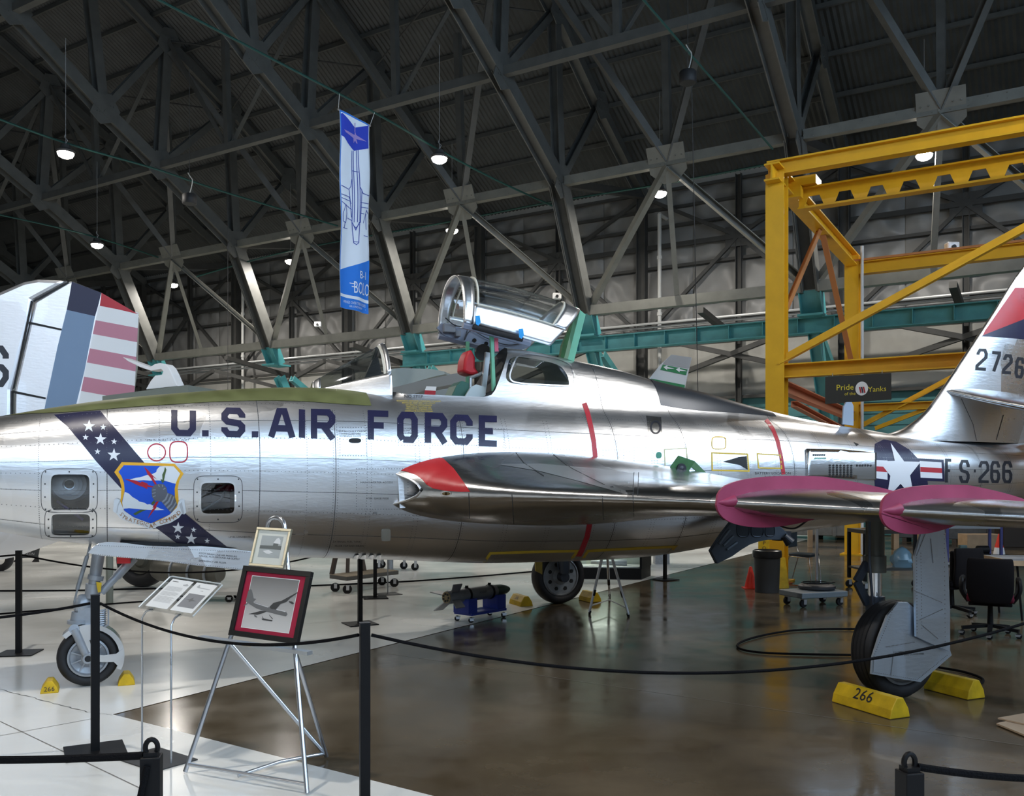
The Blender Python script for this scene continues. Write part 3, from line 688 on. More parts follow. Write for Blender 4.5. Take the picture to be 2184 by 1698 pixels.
em([[(1435,1000),(1490,940),(1500,1000),(1540,1180),(1500,1180)]], mat('scroll_fold', (.5,.52,.55), .5), 8, 'scroll_fold'); em([[(240,905),(200,1000),(175,1150),(190,1160),(215,1020),(255,940)]], MATS['scroll_fold'], 8, 'scroll_fold')
base1 = [(215,1165),(300,1250),(420,1320),(560,1370),(740,1410),(860,1455)]; arc = [Vector(p) for p in catmull([(*p,0) for p in [(230,1180),(330,1290),(500,1345),(650,1385),(770,1420),(870,1462),(960,1410),(1100,1370),(1250,1320),(1380,1250),(1470,1165)]], 12)]
def along(t):
    k = t*(len(arc)-1); i = min(int(k), len(arc)-2); p = arc[i].lerp(arc[i+1], k-i); d = arc[i+1]-arc[i]; return p, math.degrees(math.atan2(d.y, d.x))
txt = 'STRATEGIC AIR COMMAND'
for i, ch in enumerate(txt):
    if ch == ' ': continue
    p, an = along((i+.6)/(len(txt)+.2)); x, y = c8(p.x, p.y); text_decal(ch, x, y, 11.5, an, 'letter', BT, emb, layer=9)
# national insignia, serials
def c4(x, y): return (1350+x*.38187, 760+y*.38187)
ICX, ICY = 1922, 1000
disc = [c4(*p) for p in [(1345,640),(1345,560),(1350,490),(1400,465),(1470,478),(1540,520),(1600,580),(1640,660),(1650,740),(1640,800),(1560,860),(1440,860),(1370,800),(1350,720)]]
decal([disc], 'insignia_disc', NAVY, jet, layer=1, lab='navy disc of the national star insignia')
decal([[c4(*p) for p in [(1590,570),(1735,578),(1740,700),(1600,695)]]], 'insignia_bar', NAVY, jet, layer=1)
decal([[c4(*p) for p in [(1600,585),(1722,593),(1727,683),(1605,678)]]], 'insignia_bar', STW, jet, layer=2)
decal([[c4(*p) for p in [(1603,618),(1724,626),(1725,652),(1604,646)]]], 'insignia_bar', TAPE_RED, jet, layer=3)
for q, m in (([(1352,580),(1420,583),(1420,690),(1350,680)], STW), ([(1352,615),(1420,618),(1420,648),(1352,642)], TAPE_RED)):
    decal([[c4(*p) for p in q]], 'insignia_bar', m, jet, layer=3 if m is STW else 4)
decal([[c4(*p) for p in [(1437,485),(1512,588),(1605,590),(1545,665),(1570,800),(1492,712),(1415,795),(1435,668),(1372,587),(1460,585)]]], 'insignia_star', STW, jet, layer=5)
for ch, bx in (('F',(1742,572,1783,705)),('S',(1822,578,1880,708)),('-',(1893,620,1925,660)),('2',(1930,585,1990,708)),('6',(1995,585,2050,708)),('6',(2062,585,2118,708))):
    x0, y0 = c4(bx[0], bx[1]); x1, y1 = c4(bx[2], bx[3]); decal(glyph(ch, (x0,y0,x1,y1), 6.2, .5), 'letter_'+('dash' if ch == '-' else ch.lower()), BLACKP, jet)
# red bands, yellow and red outlines
def stroke(P, w, nm, m, layer=1, closed=False, **k): return decal(band(P, w, closed), nm, m, jet, layer=layer, **k)
stroke([(1246,860),(1253,880),(1260,910),(1266,940),(1270,980)], 10, 'red_band', TAPE_RED)
stroke([(1258,1115),(1252,1145),(1240,1175),(1228,1198)], 11, 'red_band', TAPE_RED)
stroke([(1634,895),(1648,915),(1658,940),(1666,975),(1671,1012)], 8, 'red_band', TAPE_RED)
def loop(cx, cy, a, b, n=28, p=2.0):
    r = []
    for i in range(n):
        t = 2*math.pi*i/n; c, s = math.cos(t), math.sin(t); r.append((cx+a*math.copysign(abs(c)**(2/p), c), cy+b*math.copysign(abs(s)**(2/p), s)))
    return r
stroke(loop(334,965,19,18), 3, 'static_port_ring', TAPE_RED, closed=True); stroke(loop(381,964,19,22,p=3.2), 3, 'static_port_ring', TAPE_RED, closed=True)
def rect(x0, y0, x1, y1): return [(x0,y0),(x1,y0),(x1,y1),(x0,y1)]
stroke([(1518,966),(1594,969),(1597,1005),(1519,1003)], 3.2, 'yellow_outline', YEL, closed=True)
stroke([(1615,968),(1664,971),(1667,999),(1618,998)], 2.6, 'yellow_outline', YEL, closed=True)
stroke([(1417,959),(1464,956),(1466,1000),(1419,1004)], 2, 'yellow_outline', mat('pale_yellow_line', (.6,.55,.3), .5), closed=True)
stroke(loop(1533,945,15,13,p=4), 2, 'yellow_outline', YEL, closed=True)
stroke([(1032,1201),(1046,1180),(1140,1177),(1232,1175),(1214,1199)], 5.5, 'yellow_outline', YEL)
stroke([(1240,1197),(1254,1175),(1350,1170),(1440,1166),(1426,1181)], 5.5, 'yellow_outline', YEL)
# small stencils
tm = mat('stencil_ink', (.03,.03,.035), .5); ty = mat('yellow_stencil', (.55,.42,.06), .5)
def stn(s, x, y, size, m=tm, ang=0, sx=1.15): return text_decal(s, x, y, size, ang, 'stencil', m, jet, sx=sx)
stn('STATIC PORT', 334, 941, 6); stn('STATIC PORT', 383, 941, 6); stn('NO STEP', 882, 849, 9, ang=1)
for i, s in enumerate(['WARNING AIRPLANE CONTAINS CANOPY','REMOVER AND SEAT CATAPULT','CATAPULT CONTAINING','EXPLOSIVE CHARGE SEE','TECHNICAL ORDERS FOR','COMPLETE INSTRUCTIONS']): stn(s, 893, 857+i*4.3, 3.9, ty, 1, 1.25)
for i, s in enumerate(['CONTINUOUSLY CHECK','WIRING BEFORE','OPENING DOOR']): stn(s, 748, 922+i*5, 5)
stn('MAIN INVERTER ACCESS', 803, 1031, 5.5); stn('HYD. GAGE FUSE', 805, 1065, 5.5); stn('401', 800, 1096, 5.5)
for i, s in enumerate(['OXYGEN','SUPPLY','CONTROL']): stn(s, 870, 916+i*5, 5)
stn('BATTERY LOCATION', 1648, 1012, 7); stn('RIGHT HAND', 1655, 1020, 7)
stn('LEVEL LONGERON', 512, 1147, 5); stn('EXTERNAL FUEL TANK', 740, 1157, 5); stn('FILLER CAP AND DRAIN', 745, 1166, 5)
# anti-glare panel ahead of the windscreen
def strip_on(uth0, name, m, off=.004):     # rows of (u, half angle)
    rows = [[fus_pt(u, -a+2*a*i/24, off) for i in range(25)] for u, a in uth0]
    return MB().grid(rows).build(name, m, jet, smooth=True)
def agl(u): return lerp_tab([(-.75,.05),(-.5,.35),(-.2,.54),(.4,.60),(1.2,.60),(1.7,.62),(2.1,.66),(2.6,.68)], u)[0]
ag = [(u, agl(u)) for u in [-.75+.06*i for i in range(int(3.3/.06)) if -.75+.06*i <= 2.385]]
strip_on(ag, 'antiglare_panel', OLIVE)
# dorsal dark panel
DP = MB(); rows = []
for u in [5.62+.08*i for i in range(22)]:
    a = lerp_tab([(5.6,.34),(6.2,.33),(7.4,.2)], u)[0]; rows.append([fus_pt(u, -a+2*a*i/20, .004) for i in range(21)])
DP.grid(rows); DP.build('dorsal_panel', mat('dark_grey_dorsal', (.07,.075,.085), .3, .6), jet, smooth=True)
# skin seams and rivets
RIV = mat('rivet_head', (.26,.27,.29), .4, .6); SEAM = mat('panel_gap', (.05,.055,.06), .5)
rv = MB(); sv = MB()
def rivet_at(u, th, side):
    p = fus_pt(u, th*side, .0); q = fus_pt(u, th*side, .01); n = (q-p).normalized(); t = Vector((1,0,0)); b = n.cross(t).normalized()
    c = p+n*.0016; r = .0042
    rv.add([c+(t*math.cos(k*math.pi/3)+b*math.sin(k*math.pi/3))*r for k in range(6)], [(0,1,2,3,4,5)])
def in_cock(u, th): return u > 1.8 and th < .75 and u < 4.5
for u in (-.9,-.35,.15,.55,.95,1.35,1.75,2.0,2.3,2.75,3.2,3.65,4.1,4.6,4.85,5.3,5.7,6.1,6.5,6.9,7.15,7.6,8.1,8.6,9.1,9.7,10.3,10.9,11.4):
    for d in ((0,) if u < 2 else (-.02,.02)):
        k = .12
        while k < 3.0:
            if not in_cock(u, k): rivet_at(u+d, k, 1)
            k += .034
for th in (.66,.92,1.16,1.42,1.60,1.86,2.12,2.42):
    u = -1.6
    while u < 11.6:
        if not in_cock(u, th): rivet_at(u, th, 1)
        u += .034
for (x0,y0,x1,y1) in ((725,912,782,972),(760,1000,870,1086),(850,880,905,950),(917,950,1045,985),(1020,915,1075,972),(1286,960,1330,1000),(1352,955,1390,1000)):
    for lp in band([(x0,y0),(x1,y0),(x1,y1),(x0,y1),(x0,y0)], .01):
        (ax,ay),(bx_,by) = lp[0], lp[1]; L_ = math.hypot(bx_-ax, by-ay); m = int(L_/5.5)
        for i in range(m):
            h = FBVH.ray_cast(CAML, ray_local(ax+(bx_-ax)*i/m, ay+(by-ay)*i/m))
            if h[0] is None: continue
            n = h[1] if h[1].dot(h[0]-CAML) < 0 else -h[1]; t = Vector((1,0,0)); b = n.cross(t).normalized()
            rv.add([h[0]+n*.002+(t*math.cos(k*math.pi/3)+b*math.sin(k*math.pi/3))*.005 for k in range(6)], [(0,1,2,3,4,5)])
rvo = rv.build('rivet', RIV, jet); rvo['kind'] = 'stuff'
for u in (-.9,.15,1.35,2.0,3.2,4.85,5.7,7.15,8.6,10.3):
    rows = [[fus_pt(u-.003, .1+i*.06, .0012) for i in range(50)], [fus_pt(u+.003, .1+i*.06, .0012) for i in range(50)]]
    if 1.9 < u < 4.5: rows = [r[11:] for r in rows]
    sv.grid(rows)
for th in (.92,1.42,1.86,2.42):
    n = 120; rows = [[fus_pt(-1.6+13*i/n, th-.003, .0012) for i in range(n)], [fus_pt(-1.6+13*i/n, th+.003, .0012) for i in range(n)]]; sv.grid(rows)
svo = sv.build('skin_seam', SEAM, jet); svo['kind'] = 'stuff'
# camera bays: rounded frame plate, dark glass, lens
def px_frame(x0, y0, x1, y1, gx0, gy0, gx1, gy1, name):
    q = [list(zip(loop((x0+x1)/2,(y0+y1)/2,(x1-x0)/2,(y1-y0)/2,40,6), loop((gx0+gx1)/2,(gy0+gy1)/2,(gx1-gx0)/2,(gy1-gy0)/2,40,7)))][0]
    polys = [[q[i][0], q[(i+1)%40][0], q[(i+1)%40][1], q[i][1]] for i in range(40)]
    f = decal(polys, name, ALU, jet, layer=4)
    decal(band(loop((x0+x1)/2,(y0+y1)/2,(x1-x0)/2,(y1-y0)/2,40,6), 1.3, True), 'frame_gap', SEAM, f, layer=5)
    decal(band(loop((gx0+gx1)/2,(gy0+gy1)/2,(gx1-gx0)/2+2,(gy1-gy0)/2+2,40,7), 3.0, True), 'pane_rim', ALU_FIN, f, layer=6)
    for fx_ in (.08,.5,.92):
        for fy_ in (.07,.93): decal([loop(x0+(x1-x0)*fx_, y0+(y1-y0)*fy_, 1.8, 1.8, 8)], 'screw', SEAM, f, layer=6, step=50)
    for fx_ in (.07,.93):
        for fy_ in (.35,.65): decal([loop(x0+(x1-x0)*fx_, y0+(y1-y0)*fy_, 1.8, 1.8, 8)], 'screw', SEAM, f, layer=6, step=50)
    g = decal([loop((gx0+gx1)/2,(gy0+gy1)/2,(gx1-gx0)/2+2,(gy1-gy0)/2+2,32,7)], 'window_pane', CAMGLASS, f, layer=1); return f
f1 = px_frame(88,1000,208,1092, 109,1012,191,1088, 'camera_window'); f2 = px_frame(96,1086,206,1146, 110,1096,192,1140, 'camera_window'); f3 = px_frame(413,1015,517,1114, 429,1030,500,1095, 'camera_window')
ua, za, ub, zb, _ = bays[0]; cu_, cz_ = auv(147, 1033, .40)
ln = MB(); ln.lathe(A(cu_, .20, cz_), (0,-1,0), [(0,.16),(.06,.16),(.10,.13),(.10,.10),(.15,.10),(.15,.075),(.18,.075),(.18,.05),(.13,.045),(.12,.0)], 32)
ln.build('camera_lens', mat('lens_metal', (.55,.57,.60), .3, .8), jet, smooth=True)
lg = MB(); lg.ball(A(cu_, .315, cz_), .045, 16, (1,.5,1)); lg.build('lens_glass', mat('lens_glass', (.01,.015,.02), .05), jet, smooth=True)
mt = MB(); mt.cyl(A(cu_-.16,.2,cz_-.02), A(cu_-.16,.2,cz_-.30), .012, n=8); mt.cyl(A(cu_-.1,.2,cz_-.14), A(cu_+.1,.2,cz_-.3), .012, n=8)
mt.build('camera_mount', mat('purple_mount', (.10,.06,.35), .4, .3), jet)
ua, za, ub, zb, _ = bays[2]; mt = MB(); mt.cyl(A(ua,.25,zb), A((ua+ub)/2+.05,.25,zb+.12), .012, n=8); mt.cyl(A((ua+ub)/2+.05,.25,zb+.12), A(ub,.25,za), .012, n=8); mt.cyl(A(ua+.02,.25,zb+.2), A(ua+.12,.25,za), .012, n=8); mt.build('camera_mount', GUNM, jet)
# misc skin fittings
def oval(x, y, a, b, nm, m, p=2.5, layer=2): return decal([loop(x,y,a,b,24,p)], nm, m, jet, layer=layer)
oval(757,940,13,5,'vent_slot',DARK,3); oval(1405,971,6,7,'green_cap',mat('cap_green',(.02,.22,.13),.4)); oval(823,1141,10,13,'access_plate',mat('beige_plate',(.34,.32,.27),.5,.3),6)
decal([[(1378,887),(1410,890),(1413,935),(1384,935)]], 'fuel_filler_recess', ALU_DARK, jet, layer=1); stroke(loop(1398,912,10,13), 4, 'fuel_filler_ring', BLACKP, layer=2, closed=True)
decal([[(1542,985),(1575,975),(1592,973),(1594,1002),(1578,992)]], 'vent_opening', DARK, jet, layer=2)
decal([[(1820,943),(1832,948),(1826,952)]], 'vent_opening', DARK, jet, layer=2)
# perforated scoop panel behind the wing
pf = decal([[c4(*p) for p in [(963,520),(1160,525),(1352,543),(1350,690),(970,672)]]], 'perforated_panel', ALU_DARK, jet, layer=12)
s_ = pf.modifiers.new('solid', 'SOLIDIFY'); s_.thickness = .02; s_.offset = 0
for i in range(7):
    for j in range(6):
        if 1085+i*21 < 1215 or j in (2,3): decal([loop(*c4(1090+i*20, 612+j*12), 2.2, 2.2, 8)], 'vent_hole', DARK, pf, layer=24, step=50)
for i in range(6):
    decal([loop(*c4(1000+i*12, 555), 2, 2, 8)], 'vent_hole', DARK, pf, layer=24, step=50); decal([loop(*c4(1243+i*15, 612), 2.2, 2.2, 8)], 'vent_hole', DARK, pf, layer=24, step=50)
    decal([loop(*c4(1010+i*11, 573), 2, 2, 8)], 'vent_hole', mat('mint_liner',(.25,.5,.42),.5), pf, layer=24, step=50)
# louvre flaps under the belly
for i in range(4):
    decal([[(757+i*16,1183),(765+i*16,1182),(763+i*16,1193),(752+i*16,1190)]], 'louvre', ALU_FIN, jet, layer=8)
# drain mast on belly
oval(653,1137,4,5,'drain_scoop',ALU_FIN); stroke([(630,1141),(648,1139)],3,'drain_scoop',ALU_FIN)
# ------------------------------------------------ wings with root intakes
WSEC = [(.45,2.42,7.05,1.70,.37,.33),(.60,2.50,7.02,1.695,.365,.33),(.75,2.61,7.0,1.69,.35,.335),(.88,2.74,6.95,1.685,.325,.335),(.98,2.84,6.92,1.68,.29,.325),(1.1,2.96,6.9,1.672,.245,.30),(1.25,3.12,6.88,1.665,.205,.265),
        (1.45,3.33,6.88,1.655,.165,.225),(1.75,3.63,6.9,1.642,.14,.185),(2.1,3.99,6.97,1.627,.125,.155),(2.74,4.67,7.18,1.597,.115,.13),(3.6,5.52,7.62,1.546,.10,.11),(4.4,6.32,8.1,1.50,.085,.09),(5.0,6.92,8.45,1.465,.07,.075),(5.12,7.12,8.4,1.458,.03,.03)]
def naca(x): return 10*(.2969*math.sqrt(x)-.126*x-.3516*x*x+.2843*x**3-.1036*x**4)
def lipf(v): return .185*math.sqrt(max(0, 1-((v-.40)/.47)**2)) if v < .87 else 0.0
def wing_pt(v, x, up, sg=1, drop=0):
    ul, ut, zl, tu, tl = lerp_tab(WSEC, v); lp = lipf(v); n = naca(x)
    u = ul+(ut-ul)*x
    t = math.sqrt((tu*n)**2+(lp*(1-x)**3)**2) if up else -math.sqrt((tl*n)**2+(lp*.95*(1-x)**3)**2)
    return A(u, sg*v, zl-.03*x+t)
NX = 44; xs_ = [.5*(1-math.cos(math.pi*i/NX)) for i in range(NX+1)]
vs_ = [.40+.04*i for i in range(28)]+[1.55+.12*i for i in range(30)]; vs_ = [v for v in vs_ if v < 5.1]+[5.12]
def make_wing(sg):
    m = MB(); m.grid([[wing_pt(v, x, True, sg) for x in xs_] for v in vs_]); m.grid([[wing_pt(v, x, False, sg) for x in xs_] for v in vs_])
    return m.mesh('wing', ALU_DARK, smooth=True, ang=55)
wing_me = make_wing(1); wing = link('wing', wing_me, jet); link('wing', make_wing(-1), jet)['label'] = 'wing on the far side'
WBVH = BVHTree.FromPolygons([v.co for v in wing_me.vertices], [tuple(p.vertices) for p in wing_me.polygons])
for sg in (1, -1):
    lip = MB(); ductm = MB(); iv = [.42+.025*i for i in range(18)]+[.868]
    for up in (True, False):
        k = 1 if up else -1
        def zz0(v): return wing_pt(v, 0, up, sg)
        rows = []
        for d, sh, push in ((0,0,0),(-.012,-.004,0),(-.016,-.012,0),(-.008,-.022,0),(.05,-.03,0),(.25,-.03,0),(.6,-.05,0)):
            r = []
            for v in iv:
                p = zz0(v); lp = lipf(v); r.append(Vector((p.x+d+.25*max(0,d)*(.97-v), p.y, p.z+k*max(sh, -lp*.98))))
            rows.append(r)
        lip.grid(rows[:5]); ductm.grid(rows[4:])
    lip.build('intake_lip', ALU_FIN, wing, smooth=True)
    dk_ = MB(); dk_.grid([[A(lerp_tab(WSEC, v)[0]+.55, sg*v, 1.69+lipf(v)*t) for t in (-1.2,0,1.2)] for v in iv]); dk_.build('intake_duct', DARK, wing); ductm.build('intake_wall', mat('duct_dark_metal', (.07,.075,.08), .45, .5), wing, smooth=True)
    ve = MB(); ve.bar(A(2.60,sg*.70,1.52), A(2.58,sg*.69,1.84), .014, .05, up=(1,0,0)); ve.build('intake_splitter', ALU_FIN, wing)
def wdecal(poly, nm, m, layer=1, **k): return decal([poly], nm, m, wing, layer=layer, bvh=WBVH, **k)
wdecal([(850,1003),(864,994),(885,984),(912,978),(930,975),(945,978),(968,1000),(990,1030),(1003,1049),(980,1049),(950,1047),(924,1042),(910,1034),(900,1022),(884,1012),(866,1006)], 'red_lip_panel', RED, 2, step=6)
wdecal([(1058,990),(1150,989),(1280,1000),(1350,1010),(1352,1052),(1340,1056),(1240,1028),(1150,1005)], 'wing_skin_panel', ALU_FIN, 1)
for P in ([(1100,966),(1120,990),(1160,1015)],[(1180,970),(1220,1000),(1290,1035)],[(1352,1008),(1350,1058),(1352,1102)],[(1362,1008),(1360,1058)],[(1285,1058),(1287,1108)],[(1092,1055),(1096,1117)],[(1000,1052),(1002,1116)]):
    decal(band(P, 1.4), 'wing_seam', SEAM, wing, layer=2, bvh=WBVH)
ol = wdecal(loop(951,1053,12,6,20,2), 'landing_light', mat('landing_light_lens', (.5,.5,.5), .06, .9), 3); 
wdecal(loop(952,1053,9,3.4,16,2), 'lamp_recess', mat('lamp_recess', (.16,.11,.05), .2, .5), 4)
wr_ = MB()
def wing_rivets(v0, v1, x, up, n):
    for i in range(n):
        v = v0+(v1-v0)*i/n; p = wing_pt(v, x, up); q = wing_pt(v, x+.01, up); t = (q-p).normalized(); b = Vector((0,-1,0)); nn = t.cross(b).normalized()
        if (nn.z < 0) == up: nn = -nn
        wr_.add([p+nn*.0025+(t*math.cos(k*math.pi/3)+b*math.sin(k*math.pi/3))*.004 for k in range(6)], [(0,1,2,3,4,5)])
for x in (.3,.6): wing_rivets(1.0, 4.8, x, True, 90)
wing_r = wr_.build('rivet', RIV, wing); wing_r['kind'] = 'stuff'
def fence(v, xa, xb, hgt, nose, sg=1):
    ul, ut, zl, tu, tl = lerp_tab(WSEC, v); c = ut-ul; K = []
    for i in range(60): x = xa*(1-i/60)**1.6; K.append((ul+c*x, zl-.03*x+tu*naca(x), i/60))
    for i in range(61): x = xb*(i/60)**1.6; K.append((ul+c*x, zl-.03*x-tl*naca(x), 1+i/60))
    P = []
    for i, (u, z, t) in enumerate(K):
        a = K[max(i-3,0)]; b_ = K[min(i+3,len(K)-1)]; dx, dz = b_[0]-a[0], b_[1]-a[1]; L_ = math.hypot(dx, dz); n = (dz/L_, -dx/L_) if L_ else (-1,0)
        if n[0] > 0 and abs(n[0]) > .9: n = (-n[0], -n[1])
        fwd = max(0, -n[0]); d = (hgt*(1-fwd)+nose*fwd)*min(1, 1.9*t**.6 if t < 1 else 1)*(1 if t < 1 else max(.02, 1-(t-1)**3))
        P.append((u+n[0]*d if n[0] < 0 else u+n[0]*d, z+(abs(n[1]) if t < 1 else -abs(n[1]))*d))
    P.append((ul+c*xb, zl)); P.append((ul+c*xa, zl))
    m = MB(); m.prism([A(u, sg*(v+.012), z) for u, z in P], A(0, -.024*sg, 0)); o = m.build('wing_fence', FENCE_RED, wing, smooth=True, ang=35)
    b = MB(); b.tube([A(ul-nose*.9, sg*v, zl), A(ul-.03, sg*v, zl), A(ul+.05, sg*v, zl+.01)], [.012,.035,.05], 10); b.build('fence_bead', FENCE_RED, wing, smooth=True)
    return o
fence(2.74, .74, .36, .105, .125); fence(3.6, .70, .30, .10, .14); fence(2.74, .74, .36, .105, .125, -1)
# open inspection hatch and its green interior at the wing root
hz = MB()
def Q(x, y, v): u, z = auv(x, y, v); return A(u, v, z)
hz.prism([Q(1424,1003,.86), Q(1446,972,.86), Q(1480,984,.86), Q(1470,1000,.86), Q(1458,1016,.86)], A(0,.02,0)); hz.prism([Q(1446,972,.86), Q(1480,984,.80), Q(1514,1018,.80), Q(1500,1018,.82), Q(1468,992,.84)], A(0,.015,0))
hz.build('hatch_door', GREEND, jet); hb = MB(); hb.lathe(Q(1452,1000,.88), (0,-1,0), [(0,.0),(0,.055),(.02,.055),(.02,.03),(.03,.0)], 18); hb.build('hatch_dial', BLACKP, jet)
ht = MB()
for k in range(5): ht.cyl(Q(1462+k*7,1004+k*2,.90), Q(1470+k*8,1016,.92), .012, n=6)
ht.build('hatch_tubing', GREENC, jet)
# ------------------------------------------------ fin and tailplane
FIN_LE = [(2.30,8.9),(2.40,9.35),(2.46,9.5),(2.52,9.62),(2.64,9.80),(3.09,10.24),(3.42,10.53),(4.0,11.04),(4.73,11.68),(4.95,11.95),(5.0,12.2)]
def fin_sec(z):
    le = lerp_tab(FIN_LE, z)[0]; te = lerp_tab([(2.1,11.6),(2.4,11.75),(5.0,13.35)], z)[0]; t = lerp_tab([(2.25,.16),(2.5,.12),(3,.095),(5,.05)], z)[0]
    return le, te, t
fx = [.5*(1-math.cos(math.pi*i/24)) for i in range(25)]; fr = []
fz = [2.28+.05*i for i in range(55)]
for z in fz:
    le, te, t = fin_sec(z)
    sec = [A(le+(te-le)*x, t*naca(x), z) for x in fx]+[A(le+(te-le)*x, -t*naca(x), z) for x in fx[-2:0:-1]]; fr.append(sec)
fi = MB().grid(fr, True); fi.add(fr[-1], [tuple(range(len(fr[-1])))]); fin_me = fi.mesh('fin', ALU_FIN, smooth=True, ang=50); fin = link('fin', fin_me, jet)
TBVH = BVHTree.FromPolygons([v.co for v in fin_me.vertices], [tuple(p.vertices) for p in fin_me.polygons])
def cr_(x, y): return (1600+x*.4475, 200+y*.4475)
def fdecal(P, nm, m, layer=1): return decal([[cr_(*p) for p in P]], nm, m, fin, layer=layer, bvh=TBVH)
fdecal([(1262,925),(1480,925),(1681,925),(1320,1068),(1108,1152),(1120,1128),(1190,1028)], 'fin_band', RED, 1); fdecal([(1108,1152),(1320,1068),(1681,925),(2100,925),(2100,1180),(1320,1172),(1200,1162),(1100,1157)], 'fin_band', NAVY, 1)
for ch, bx in (('2',(1072,1213,1126,1318)),('7',(1142,1226,1188,1322)),('2',(1200,1240,1246,1335)),('6',(1258,1255,1302,1355))):
    x0, y0 = cr_(*bx[:2]); x1, y1 = cr_(*bx[2:]); q = [[(x+(y1-y)*.08, y) for x, y in p] for p in glyph(ch, (x0,y0,x1,y1), 6.6, 1.5)]
    decal(q, 'digit_'+ch, BLACKP, fin, bvh=TBVH)
decal(band([(2140,885),(2120,955)], 1.4), 'rudder_gap', SEAM, fin, bvh=TBVH); decal(band([(2050,850),(2075,905),(2085,952)], 1.2), 'rudder_gap', SEAM, fin, bvh=TBVH)
def stab(sg):
    rows = []
    for v, le, te, z in ((.04,10.15,11.75,2.93),(.4,10.50,11.85,2.79),(.9,10.98,12.1,2.62),(1.5,11.56,12.4,2.43),(1.62,11.75,12.42,2.40)):
        t = .07 if v < 1.55 else .02
        rows.append([A(le+(te-le)*x, sg*v, z+t*naca(x)) for x in fx]+[A(le+(te-le)*x, sg*v, z-t*naca(x)) for x in fx[-2:0:-1]])
    m = MB().grid(rows, True); m.add(rows[-1], [tuple(range(len(rows[-1])))]); m.build('tailplane', ALU_DARK, jet, smooth=True, ang=50)
stab(1); stab(-1)
blade = MB(); blade.prism([Q(1795,905,.0), Q(1797,868,.0), Q(1803,858,.0), Q(1814,858,.0), Q(1818,866,.0), Q(1818,908,.0)], A(0,.02,0)); blade.build('blade_antenna', mat('pale_blue_antenna', (.30,.36,.45), .4), jet)
# ------------------------------------------------ windscreen, canopy, quarter windows
def hoop_pt(ub, zb, ut, zt, w, a, e=1.0, p=2.0):           # a in 0..pi, near sill to far sill
    k = math.sin(a); c = math.cos(a); vv = w*math.copysign((1-abs(k)**p)**(1/p) if abs(k) < 1 else 0, c); return A(ub+(ut-ub)*k, vv, zb+(zt-zb)*k)
def ws(t, a, off=0):
    ut = 1.925+.69*t; zt = 2.70+.41*t**.95; ub = 1.90+.70*t; zb = 2.55-.01*t; w = .06+.315*t**.75
    return hoop_pt(ub, zb, ut, zt+off, w+off, a, p=1.7)
na = 48; A_ = [math.pi*i/na for i in range(na+1)]; lo = 7
def grid_part(fn, ts, a_idx, name, m, parent, thick=0):
    g = MB().grid([[fn(t, A_[i]) for i in a_idx] for t in ts]); o = g.build(name, m, parent, smooth=True, ang=60)
    if thick: s = o.modifiers.new('solid', 'SOLIDIFY'); s.thickness = thick; s.offset = 0
    return o
T_ = [i/30 for i in range(31)]
wsf = grid_part(ws, T_, range(0, lo+1), 'windscreen_frame', ALU, jet, .008); grid_part(ws, T_, range(na-lo, na+1), 'windscreen_frame', ALU, jet, .008)
grid_part(ws, T_[:4], range(lo, na-lo+1), 'windscreen_frame', ALU, jet, .008); grid_part(ws, T_[28:], range(lo, na-lo+1), 'windscreen_frame', ALU, jet, .02)
grid_part(ws, T_[3:29], range(lo, na-lo+1), 'windscreen_glass', PERSPEX, jet)
grid_part(lambda t, a: ws(t, a, .004), T_[27:29], range(lo, na-lo+1), 'windscreen_seal', mat('cream_seal', (.62,.60,.52), .5), jet)
cb_ = MB(); cb_.prism([Q(775,812,.03), Q(795,768,.03), Q(806,760,.03), Q(818,812,.03)], A(0,-.06,0)); cb_.build('gunsight_mount', mat('mount_black', (.03,.03,.03), .5), jet)
pnl = MB(); pnl.prism([Q(762,830,.2), Q(768,816,.2), Q(826,812,.2), Q(826,832,.2)], A(0,-.4,0)); pnl.build('instrument_coaming', DARK, jet)
def cn(t, a, off=0):
    ut = 3.33+1.41*t; zt = 3.83-.03*t-.20*t*t; ub = 3.31+.95*t; zb = 3.31-.17*t; w = .385-.03*t
    return hoop_pt(ub, zb, ut, zt+off, w+off, a, p=2.2)
canf = grid_part(cn, T_[:4], range(0, na+1), 'canopy_frame', ALU, jet, .02)
cl = 6
grid_part(cn, T_[3:], range(0, cl+1), 'canopy_frame', ALU, jet, .012); grid_part(cn, T_[3:], range(na-cl, na+1), 'canopy_frame', ALU, jet, .012); grid_part(cn, T_[26:], range(cl, na-cl+1), 'canopy_frame', ALU, jet, .012)
grid_part(cn, T_[3:27], range(cl, na-cl+1), 'canopy_glass', PERSPEX, jet)
cs = MATS['cream_seal']; sl_ = MB()
sl_.tube([cn(T_[i], A_[cl], .006) for i in range(4, 26)]+[cn(T_[26], A_[i], .006) for i in range(cl, na-cl+1)]+[cn(T_[i], A_[na-cl], .006) for i in range(25, 3, -1)]+[cn(T_[4], A_[i], .006) for i in range(na-cl, cl-1, -1)], .011, 6, closed=True)
sl_.build('canopy_seal', cs, jet, smooth=True)
RAIL = mat('blue_grey_rail', (.22,.25,.33), .45, .3)
rl = MB()
for sg in (0, na):
    P = [cn(T_[i], A_[sg]) for i in range(0, 24)]
    rl.tube([p+Vector((0, .02 if sg == 0 else -.02, -.03)) for p in P], .035, 6)
rl.prism([Q(930,700,-.36), Q(945,716,-.36), Q(1000,735,-.36), Q(1075,757,-.36), Q(1125,742,-.36), Q(1120,728,-.36), Q(1000,705,-.36), Q(940,690,-.36)], A(0,.03,0))
rlo = rl.build('canopy_rail', RAIL, jet, smooth=True)
